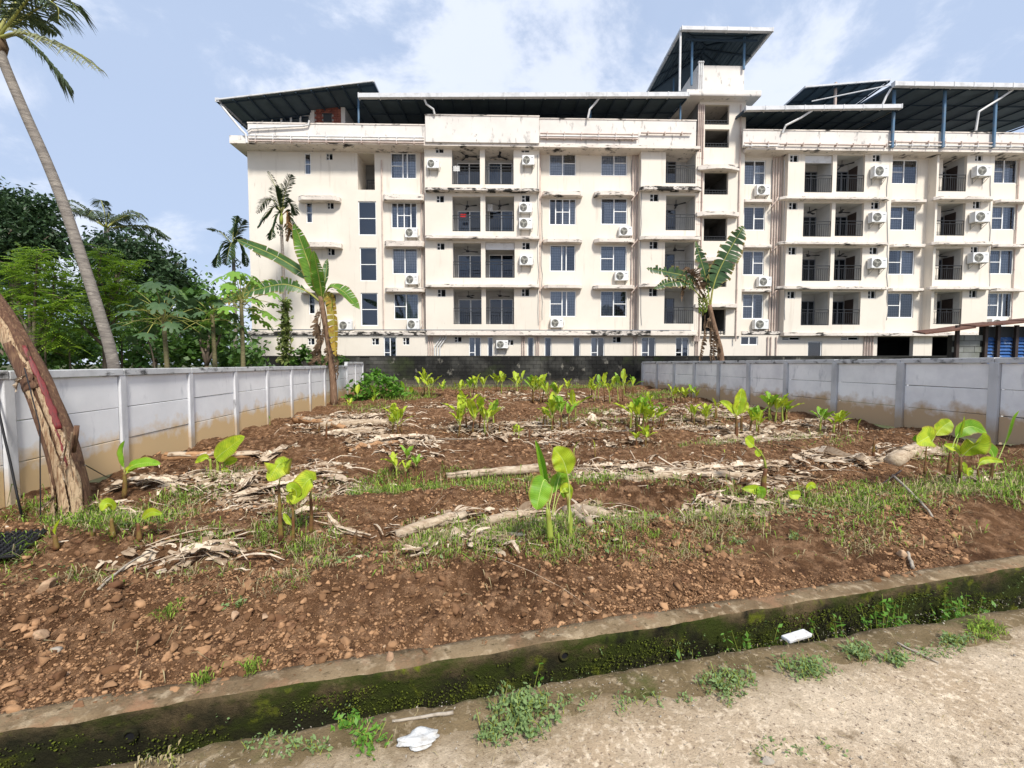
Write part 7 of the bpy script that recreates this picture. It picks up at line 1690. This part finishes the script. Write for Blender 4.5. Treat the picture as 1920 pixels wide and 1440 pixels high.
# fallen banana stems: each a thing with its peeling layers
FG = 'fallen banana stems on the plot'
def fallen(p0, p1, r0, r1, label, seed, mat='log', frayed=True, lift=.5):
    a, b = G(*p0), G(*p1); rr = random.Random(seed); root = empty('fallen_banana_stem', a); tag(root, label, 'banana stem', FG)
    a = a + UP * r0 * lift; b = b + UP * r1 * lift; n = 12; m = MB(); d = (b - a); pts = []
    for i in range(n):
        t = i / (n - 1); p = a + d * t; p.z = max(p.z, float(gfine(p.x, p.y)) + lerp(r0, r1, t) * .35); pts.append(p + Vector((0, rr.uniform(-.012, .012), .03 * math.sin(t * 3.1) * rr.uniform(.3, 1))))
    P_ = [p - root.location for p in pts]; m.tube(P_, [lerp(r0, r1, i / (n - 1)) * rr.uniform(.9, 1.08) * (.82 if i in (0, n - 1) else 1) for i in range(n)], 12)
    m.v = [(x, y, z if True else z) for x, y, z in m.v]
    m.build('core', M[mat], root, True)
    dn = d.normalized(); s = dn.cross(UP).normalized()
    for k in range(4):      # layers of sheath lying along it
        t0_, t1_ = sorted((rr.uniform(-.05, .6), rr.uniform(.5, 1.12))); ang = rr.uniform(-.9, .9); q = MB(); nn = 9
        for i in range(nn):
            t = lerp(t0_, t1_, i / (nn - 1)); rad = lerp(r0, r1, min(1, max(0, t))) * 1.06 + .006; c = a + d * t - root.location; c.z = max(c.z, float(gfine(a.x + d.x * t, a.y + d.y * t)) - root.location.z + rad * .35)
            for j in range(4):
                th = ang + (j / 3 - .5) * 1.15; q.v.append(tuple(c + s * (math.sin(th) * rad) + UP * (math.cos(th) * rad + .008 * math.sin(i * 1.7 + k))))
        for i in range(nn - 1):
            for j in range(3): w = i * 4 + j; q.f.append((w, w + 1, w + 5, w + 4)); q.m.append(0)
        o = q.build('sheath', M['dry_leaf'] if k % 2 else M[mat], root, True); sm = o.modifiers.new('thickness', 'SOLIDIFY'); sm.thickness = .005
    if frayed:
        for k in range(7):
            L = rr.uniform(.15, .4); st_ = b - dn * .05 + s * rr.uniform(-r1, r1) + UP * rr.uniform(-.3, .8) * r1; e = st_ + dn * L + s * rr.uniform(-.16, .16) - UP * rr.uniform(0, r1)
            banana_leaf(root, [st_, st_.lerp(e, .5) + UP * rr.uniform(0, .05), e], 0, rr.uniform(.03, .08), 'dry_leaf', side=tuple(s), fold=.3, seed=seed + k, rib=.004, ribmat='dry_leaf', name='frayed_strip', n=7)
    return root
fallen((306, 862), (470, 858), .075, .07, 'orange-tan fallen banana stem with a frayed end at the foot of the left wall', 1, 'log_orange')
fallen((553, 790), (640, 806), .12, .09, 'dark-ended fallen banana stem, leftmost of the stacked pile', 2, 'log_orange', False)
fallen((600, 800), (732, 796), .08, .08, 'pale fallen banana stem at the back of the stacked pile', 3)
fallen((612, 816), (700, 808), .085, .07, 'pale fallen banana stem in front of the stacked pile', 4)
fallen((838, 898), (1012, 884), .055, .07, 'long whitish fallen banana stem behind the middle plant', 5, 'log', False)
fallen((742, 1008), (862, 976), .05, .062, 'pale split banana stem lying in the near grass, left of the middle plant', 6)
fallen((900, 985), (1000, 968), .05, .05, 'shredded pale banana stem just left of the middle plant', 7)
fallen((1058, 962), (1138, 976), .06, .075, 'pale banana stem piece right of the middle plant, thicker one', 8, 'log', False)
fallen((1060, 958), (1108, 990), .042, .04, 'short pale banana stem piece pointing at the camera right of the middle plant', 9, 'log', False)
fallen((1672, 872), (1757, 850), .105, .095, 'thick cut pale banana log beside the right clump', 10, 'log', False)
fallen((1648, 868), (1725, 848), .05, .05, 'thin pale banana stem behind the thick cut log', 11, 'log', False)
fallen((1340, 828), (1400, 818), .05, .045, 'pale banana stem under the tall-leaved plant, right of centre', 12)
fallen((1170, 905), (1420, 896), .04, .05, 'long thin dry stem inside the shredded leaf row right of centre', 13)
fallen((1395, 835), (1440, 818), .05, .05, 'short pale banana stem piece below the rounded-leaf clumps', 14)
fallen((655, 848), (760, 832), .05, .06, 'brown dry banana stem in the leaf pile left of centre', 15, 'log_orange')
# big dry leaves: things
DG = 'large dry banana leaves on the ground'
def dryleaf(pl, wpx, label, seed, torn=.5):
    pts = [G(x, y) for x, y in pl]; pts = [Vector((p.x, p.y, float(gfine(p.x, p.y)) + .03 + .03 * math.sin(i * 2.1 + seed))) for i, p in enumerate(pts)]
    root = empty('dry_banana_leaf', pts[0]); tag(root, label, 'dry leaf', DG); w = wpx * pts[0].y / FPX
    for k in range(4):
        rr = random.Random(seed * 7 + k); o = [p + Vector((rr.uniform(-.06, .06), rr.uniform(-.10, .10), .015 * k + rr.uniform(0, .02))) for p in pts]
        banana_leaf(root, o, .03, w * rr.uniform(.5, 1), 'dry_leaf', face=(rr.uniform(-.4, .4), -.25, 1), fold=rr.uniform(.1, .5), torn=torn, ragged=.5, seed=seed * 9 + k, rib=.008, ribmat='dry_leaf', name='leaf_layer', wave=.25, n=16)
dryleaf([(1495, 862), (1540, 858), (1590, 868), (1628, 880)], 30, 'broad dry leaf heap left of the cut stub, right foreground', 1)
dryleaf([(870, 1032), (895, 1018), (935, 1022)], 30, 'crumpled dry leaf bundle in the near grass', 2)
dryleaf([(480, 870), (515, 852), (560, 842)], 26, 'striped dry leaf fan at the end of the orange stem', 3)
dryleaf([(440, 938), (520, 915), (600, 898), (648, 895)], 26, 'long dry leaf streak behind the three red shoots', 4)
dryleaf([(660, 848), (720, 832), (790, 826), (818, 830)], 28, 'dry leaf bundle lying left of centre', 5)
dryleaf([(200, 930), (260, 912), (330, 905)], 26, 'dry leaf pile at the foot of the left wall near the leaning trunk', 6)
dryleaf([(450, 930), (465, 905), (475, 890)], 26, 'upright curled brown leaf beside the diagonal-leaved clump', 7)
dryleaf([(1315, 965), (1330, 945), (1350, 930)], 12, 'pale forked dry leaf stalk in the right grass', 8)
dryleaf([(1350, 948), (1390, 940), (1420, 952)], 20, 'dark curled dry leaf beside the arching plant', 9)
dryleaf([(1090, 880), (1150, 882), (1220, 888), (1300, 890)], 26, 'shredded white dry leaves right behind the middle plant', 10, .9)
dryleaf([(1300, 888), (1380, 884), (1470, 878)], 22, 'shredded dry leaf row running to the right of centre', 11, .9)
dryleaf([(1420, 812), (1450, 820), (1490, 815)], 20, 'curled white dry leaves below the rounded-leaf clumps', 12, .8)
dryleaf([(340, 1060), (400, 1042), (450, 1045)], 22, 'dry stalk heap in the near left grass', 13)
dryleaf([(1780, 905), (1830, 912), (1880, 905)], 18, 'pale dry leaf under the big right clump', 14)
dryleaf([(760, 1052), (790, 1040), (815, 1032)], 14, 'small pale leaf scrap below the split stem', 15)
dryleaf([(690, 1010), (640, 1000), (600, 985)], 12, 'brown leaf tuft at the foot of the three red shoots', 16)

# single stones
def stone(px, py, wpx, label, seed, mat='stone', flat=.7, zf=None):
    p = G(px, py) if zf is None else on_z(px, py, zf); r = wpx * .5 * math.hypot(p.x, p.y) / FPX * .8; rs_ = np.random.default_rng(seed)
    V, F = rocks(np.array([[0.0, 0.0]]), np.array([r * .3]), np.array([r]), 2, rs_, flat, .10); o = link_mesh('stone', np_mesh('stone', V, F, M[mat])); o.location = (p.x, p.y, (float(gfine(p.x, p.y)) if zf is None else zf)); tag(o, label, 'stone', 'single stones')
stone(85, 1110, 46, 'flat tan block of stone on the bare soil at the left', 1, 'stone', .8)
stone(495, 1168, 30, 'pale rounded stone on the soil left of centre', 2)
stone(730, 1236, 26, 'upright pinkish stone on the kerb', 3, flat=1.3, zf=KERB_Z)
stone(722, 1215, 14, 'small stone behind the upright one on the kerb', 4)
stone(856, 1222, 20, 'pale angular stone at the kerb edge', 5); stone(890, 1216, 20, 'brown lumpy clod at the kerb edge right of the pale stone', 6, 'clod')
stone(920, 1140, 30, 'dark brown flat stone on the near clods', 7, 'clod'); stone(1105, 1085, 22, 'tan stone high on the near soil bank', 8); stone(1545, 785, 34, 'pale boulder at the foot of the right wall beside the rod', 9, 'grey_stone', .9)
stone(78, 1198, 28, 'smooth brown stone near the left edge', 10); stone(100, 1220, 22, 'pale flat pebble near the left edge', 11, 'grey_stone'); stone(125, 1262, 18, 'tan angular stone near the left end of the kerb', 12); stone(440, 1165, 26, 'brown stone left of the pale rounded one', 13); stone(822, 1135, 18, 'reddish round stone on the near clods', 14, 'clod'); stone(1440, 1432, 26, 'whitish stone at the bottom edge of the road', 15, 'grey_stone', .8, ROAD_Z + .004)
stone(1690, 1045, 24, 'flat brown stone near the kerb at the right', 16)

# sticks, rods, strap
def stick(pts, r0, r1, name, label, mat, cat='stick', group=None, n=6):
    root0 = pts[0]; m = MB(); P_ = catmull([p - root0 for p in pts], 9); rr = random.Random(len(label)); m.tube([p + Vector((rr.uniform(-r0, r0), 0, rr.uniform(-r0, r0))) * .4 for p in P_], [lerp(r0, r1, i / 8) for i in range(9)], n); o = m.build(name, M[mat], None, True); o.location = root0; tag(o, label, cat, group); return o
a = G(1537, 778); b = at(1556, 694, a.y + .35); stick([a - UP * .03, a.lerp(b, .45) + Vector((.05, 0, 0)), a.lerp(b, .72) + Vector((.09, 0, 0)), b], .02, .016, 'leaning_rod', 'thin dark rod leaning on the right wall', 'stick_dark')
a = G(43, 975); b = at(0, 780, a.y + .1); c = at(-20, 690, a.y + .12); stick([a, b, c], .012, .011, 'leaning_rod', 'thin black rod leaning at the left edge', 'black_plastic')
a, b, c = G(1674, 895, .03), G(1715, 940, .06), G(1748, 972, .02); stick([a, b, c], .016, .010, 'dry_stick', 'long pale broken stalk lying in the right grass', 'stick')
a, b = G(1690, 885, .02), G(1640, 920, .02); stick([a, a.lerp(b, .5), b], .012, .008, 'dry_stick', 'short brown stalk meeting the long pale one', 'stick_dark')
a, b = G(185, 1110, .02), G(285, 1045, .06); stick([a, a.lerp(b, .5) + UP * .03, b], .010, .006, 'dry_stick', 'thin bent stalk across the near left soil', 'stick')
a, b = G(820, 825, .02), G(1050, 838, .03); stick([a, a.lerp(b, .5) + UP * .05, b], .014, .008, 'dry_stick', 'long thin stalk lying on the soil behind the middle plant', 'stick')
a, b = G(1702, 1042, .03), G(1712, 1070, .02); stick([a, a.lerp(b, .5), b], .012, .014, 'dry_stick', 'short white stick near the kerb at the right', 'stick')
a = on_z(1683, 1205, ROAD_Z + .015); b = on_z(1760, 1243, ROAD_Z + .012); stick([a, a.lerp(b, .5), b], .007, .004, 'dry_stick', 'dry pale stalk lying on the road at the right', 'stick')
a = on_z(735, 1352, ROAD_Z + .012); b = on_z(850, 1336, ROAD_Z + .012); stick([a, a.lerp(b, .5), b], .006, .009, 'dry_stick', 'pale flat stick beside the white paper', 'stick')
a = at(30, 700, 4.6); m = MB(); st0 = at(76, 985, 4.62); m.tube([at(46, 690, 4.75) - st0, at(75, 800, 4.66) - st0, at(76, 985, 4.62) - st0], .006, 5); o = m.build('strap', M['black_plastic']); o.location = st0; tag(o, 'thin black strap hanging from the leaning banana trunk', 'strap')
a = at(160, 872, 4.72); b = G(225, 905, .01); m = MB(); m.tube([Vector((0, 0, 0)), (b - a) * .5 - UP * .02, b - a], .006, 5); o = m.build('strap', M['black_plastic']); o.location = a; tag(o, 'black strap running from the trunk foot to the left wall', 'strap')

# black plastic seedling tray at the left edge
p0 = G(10, 1035); tr = empty('seedling_tray', (p0.x, p0.y, p0.z + .05), R(24)); tr.rotation_euler = (R(8), R(3), R(24)); tag(tr, 'black plastic studded tray lying in the grass at the left edge', 'tray')
m = MB(); m.box(-.42, .18, -.22, .22, 0, .018); bevel(m.build('tray_sheet', M['black_plastic'], tr), .004)
m = MB(); m.box(-.014, .014, -.014, .014, .0185, .04); m.v = [(x * (.6 if z > .03 else 1), y * (.6 if z > .03 else 1), z) for x, y, z in m.v]; cm = m.mesh('stud', M['black_plastic'])
for i in range(15):
    for j in range(11):
        o = link_mesh('stud', cm, tr); o.location = (-.40 + .04 * i, -.20 + .04 * j, 0)

# litter: crumpled paper, carton
def crumple(name, px, py, w, d, h, zf, label, cat, mat, seed, rz=0):
    rs_ = np.random.default_rng(seed); v, f = ico(3); V = v.copy(); k = 1 + .22 * np.sin(v[:, 0] * 3 + seed) * np.sin(v[:, 1] * 4 + 1) + .12 * np.sin(v[:, 1] * 7 + v[:, 2] * 6 + seed) + rs_.uniform(-.07, .07, len(v)); V = V * k[:, None] * np.array([w / 2, d / 2, h / 2]); V[:, 2] = np.maximum(V[:, 2], -h * .2) + h * .2
    p = on_z(px, py, zf); o = link_mesh(name, np_mesh(name, V, f, M[mat])); o.location = p; o.rotation_euler = (0, 0, rz); tag(o, label, cat)
crumple('crumpled_paper', 785, 1388, .16, .10, .035, ROAD_Z + .010, 'crumpled white plastic sheet on the near lip of the drain', 'litter', 'paper', 4, .3)
m = MB(); m.box(-.085, .085, -.032, .032, 0, .026); m.v = [(x, y + .006 * math.sin(x * 60), z + .012 * math.sin(x * 30 + y * 20)) for x, y, z in m.v]
cb = bevel(m.build('white_carton', M['carton']), .008, 3); pc = on_z(1508, 1205, -.155); cb.location = kpt(ks(pc.x, pc.y), LIP + float(lipoff(ks(pc.x, pc.y))) + .03, -.16); cb.rotation_euler = (R(8), R(-4), math.atan2(KD.y, KD.x) + R(3)); tag(cb, 'crushed white carton lying on the edge of the drain', 'litter')

# weeds along the road edge and in the drain
WG = 'weeds along the drain'
def weed(name, px, py, rx, ry, nst, H, label, seed, zf=ROAD_Z, leaf=.030, mat='weed', world=None, spreadw=None, grassy=False):
    rs_ = np.random.default_rng(seed); fn = lambda a, b: on_z(a, b, zf)
    if world is None: e = ell(px, py, rx, ry, fn)
    else: e = (np.array([world.x, world.y]), np.array([KD.x, KD.y]) * spreadw[0], np.array([KN.x, KN.y]) * spreadw[1])
    B = in_ell(e, nst, rs_, .75) + rs_.normal(0, .012, (nst, 2)); root = empty(name, (e[0][0], e[0][1], zf)); tag(root, label, 'weed', WG); o = np.array([e[0][0], e[0][1], zf])
    m = MB(); C = []
    for b in B:
        h = H * rs_.uniform(.4, 1.15); lean = rs_.normal(0, .45 if H < .2 else .18, 2); top = np.array([b[0] + lean[0] * h, b[1] + lean[1] * h, zf + h]); base = np.array([b[0], b[1], zf - .005])
        m.tube([Vector(base - o), Vector((base + top) / 2 - o) + Vector((0, 0, h * .1)), Vector(top - o)], [.0022, .0018, .001], 4)
        nl = rs_.integers(5, 10) if H < .2 else rs_.integers(8, 14)
        for k in range(nl): t = (.25 if H < .2 else .45) + (.75 if H < .2 else .55) * (k + .5) / nl; q = base * (1 - t) + top * t; C.append(q + rs_.normal(0, .016, 3) * np.array([1, 1, .3]) - o)
    m.build('stems', M['sucker_stem_green'], root)['kind'] = 'stuff'
    C = np.array(C)
    if grassy: V, F = blades(C[:, :2] + 0, lambda x, y: C[:, 2] * .3, np.full(len(C), H * .8), np.full(len(C), .004), rs_)
    else: V, F = leaf_batch(C, leaf, .9, 2.1, rs_)
    link_mesh('foliage', np_mesh('foliage', V, F, M[mat]), root)
weed('weed_clump', 985, 1345, 62, 42, 90, .075, 'largest leafy weed clump on the road edge, bottom centre', 1)
weed('weed_clump', 925, 1375, 30, 28, 24, .05, 'low weeds left of the largest clump, bottom centre', 2, leaf=.024)
weed('weed_clump', 690, 1390, 40, 26, 22, .055, 'yellow-green weeds left of the white paper', 3, mat='shrub_leaf', leaf=.026)
weed('weed_clump', 1368, 1284, 52, 22, 70, .05, 'round weed patch on the road edge right of centre', 4, leaf=.022)
weed('weed_clump', 1515, 1258, 50, 20, 60, .055, 'weed patch on the road edge below the carton', 5, leaf=.026)
weed('weed_clump', 1612, 1228, 26, 16, 34, .055, 'weed tuft right of the carton', 6, leaf=.026)
weed('weed_clump', 1675, 1240, 26, 14, 24, .05, 'weed tuft beside the pale stalk on the road', 7, leaf=.026)
weed('weed_clump', 1795, 1205, 34, 12, 26, .045, 'small dark weeds on the road at the far right', 8, leaf=.024)
weed('weed_clump', 1845, 1187, 30, 14, 30, .06, 'yellow-green grass tuft on the drain lip at the far right', 9, mat='grass', grassy=True)
weed('weed_clump', 1480, 1408, 120, 16, 0 or 16, .03, 'sparse straw-like weeds on the road, bottom right of centre', 10, leaf=.018)
weed('weed_clump', 320, 1432, 60, 10, 14, .035, 'grassy weeds on the drain lip at the bottom left', 11, grassy=True, mat='straw')
weed('weed_clump', 655, 1365, 20, 14, 10, .06, 'small upright sprig on the drain lip left of the white paper', 12, leaf=.03, mat='shrub_leaf')
weed('weed_clump', 1180, 1318, 200, 16, 34, .03, 'thin straggling weeds along the drain lip between the two leafy patches', 13, leaf=.02)
weed('weed_clump', 1730, 1222, 90, 14, 26, .03, 'thin straggling weeds along the lip at the right', 14, leaf=.02)
weed('weed_clump', 540, 1402, 90, 20, 30, .035, 'thin straggling weeds along the lip at the lower left', 15, leaf=.022)
for i, (px, py, n, sw, H, lb) in enumerate(((1395, 1200, 16, .16, .36, 'leafy sprigs growing out of the drain left of the carton'), (1555, 1178, 6, .08, .34, 'small sprigs in the drain just right of the carton'), (1645, 1160, 34, .22, .40, 'dense bright weeds growing in the drain at the right'), (1780, 1140, 34, .26, .38, 'leafy weeds in the drain at the far right'), (1250, 1225, 6, .14, .33, 'few thin sprigs in the drain right of centre'), (955, 1280, 4, .04, .36, 'upright sprig in the drain behind the largest weed clump'), (1190, 1235, 4, .05, .33, 'small sprig in the drain at mid length'))):
    p = on_z(px, py, -.30); c = kpt(ks(p.x, p.y), LIP * .55, -.66); weed('drain_weed', 0, 0, 0, 0, n, H * 1.25, lb, 30 + i, -.66, .045, 'shrub_leaf', c, (sw, .05))
# tiny sprouts on the mossy drain wall
n = 420; s = rs.uniform(-3.2, 5.2, n) + (0 - KA.x) / KD.x * 0 + 2.3; z = -.20 - .30 * rs.random(n); C = []
keep = fbm(s * 1.5, z * 4, 2, 3) > -.05; s, z = s[keep], z[keep]
for a, b in zip(s, z):
    q = kpt(float(a), -.012, float(b))
    for k in range(3): C.append(np.array(q) + rs.normal(0, .006, 3) - np.array(KN) * .006)
V, F = leaf_batch(np.array(C), .013, .3, 1.4, rs); tag(link_mesh('wall_sprouts', np_mesh('wall_sprouts', V, F, M['weed'])), 'tiny clover-like sprouts on the mossy drain wall', 'sprouts', kind='stuff')
# stray sprigs on the soil
for i, (px, py, H, lb) in enumerate(((310, 1165, .10, 'small grass tuft on the bare soil left of centre'), (1085, 1290, .0, ''), (460, 1262, .07, 'small grass tuft at the kerb, left'), (380, 1285, .08, 'grass tuft beside the white patch of the kerb'), (1225, 1010, .08, 'pale sprig at the edge of the grass right of centre'), (1380, 1020, .07, 'grey-green sprig on the soil right of centre'), (1495, 1012, .07, 'pale blue-green sprig on the soil at the right'), (440, 1140, .05, 'yellow-green sprig on the soil left of centre'))):
    if H <= 0: continue
    p = G(px, py); weed('weed_sprig', 0, 0, 0, 0, 7, H, lb, 60 + i, float(gfine(p.x, p.y)), .03, 'grass' if 'grass' in lb else 'weed', p, (.05, .03), grassy='grass' in lb)

kerb_o = bpy.data.objects['kerb']
for px, py in ((245, 1378), (1058, 1228)):
    p = on_z(px, py, -.20); c = kpt(ks(p.x, p.y), -.012, EYE + (p.z - EYE)); d = ray(px, py); tt = 0
    # point of the drain wall seen at that pixel
    num = -(kt(0.0, 0.0)); den = d[0] * KN.x + d[1] * KN.y; tt = (0 - kt(0.0, 0.0)) / den; q = Vector((d[0] * tt, d[1] * tt, EYE + d[2] * tt))
    nvec = Vector(KN) * -1; m = MB(); n_ = 18; side_ = Vector(KD)
    for rad_, dep in ((.034, .002), (.030, .014), (.022, .014), (.020, .001)):
        for k in range(n_): a_ = 2 * math.pi * k / n_; m.v.append(tuple(q + side_ * (math.cos(a_) * rad_) + UP * (math.sin(a_) * rad_) + nvec * dep))
    for r0 in range(3):
        for k in range(n_): k2 = (k + 1) % n_; m.f.append((r0 * n_ + k, r0 * n_ + k2, (r0 + 1) * n_ + k2, (r0 + 1) * n_ + k)); m.m.append(0)
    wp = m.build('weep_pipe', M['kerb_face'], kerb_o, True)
    m = MB(); m.v = [tuple(q + side_ * (math.cos(2 * math.pi * k / n_) * .0205) + UP * (math.sin(2 * math.pi * k / n_) * .0205) + nvec * .004) for k in range(n_)]; m.f = [tuple(range(n_))]; m.m = [0]; m.build('weep_hole', M['black_plastic'], wp)
# moss cushions on the drain wall
rs = np.random.default_rng(77); n = 26000; s = rs.uniform(-2.5, 9.5, n); z = -.19 - .26 * rs.random(n); k = fbm(s * 1.3, z * 5, 5, 5, .65) > rs.uniform(-.12, .34, n); s, z = s[k], z[k]
P_ = np.column_stack([KA.x + KD.x * s - KN.x * .006, KA.y + KD.y * s - KN.y * .006]); sz = np.minimum(.010, .0045 * np.exp(rs.normal(0, .45, len(s))))
V, F = rocks(P_, z, sz, 0, rs, 1.0, .2); M['moss'] = MAT('moss_cushion', (0.030, 0.040, 0.006), 0.95, island=(0.11, 0.13, 0.012), bump=(200, 0.6, 0.004)); tag(link_mesh('moss', np_mesh('moss', V, F, M['moss'])), 'yellow-green moss cushions on the drain wall', 'moss', kind='stuff')
# leafy weeds mixed into the near grass
C = []
for px, py, rx, ry, gs, de in GRASS[:30]:
    if gs < .5: continue
    e = ell(px, py, rx, ry); dist = float(np.hypot(*e[0])); n = int(min(900, area(e) * 200 * (4.2 / max(3, dist)))); P_ = in_ell(e, n, rs, .6); kk = (fbm(P_[:, 0] * 2.3, P_[:, 1] * 2.3, 1, 3) > 0.0) & (kt(P_[:, 0], P_[:, 1]) > .2) & (P_[:, 0] + SK * P_[:, 1] > XL + .1); P_ = P_[kk]
    C.append(np.column_stack([P_, gfine(P_[:, 0], P_[:, 1]) + rs.uniform(.01, .05, len(P_))]))
C = np.concatenate(C); V, F = leaf_batch(C, .036, 1.0, 2.0, rs); tag(link_mesh('ground_weeds', np_mesh('ground_weeds', V, F, M['weed'])), 'small leafy weeds mixed into the grass patches', 'weeds', kind='stuff')
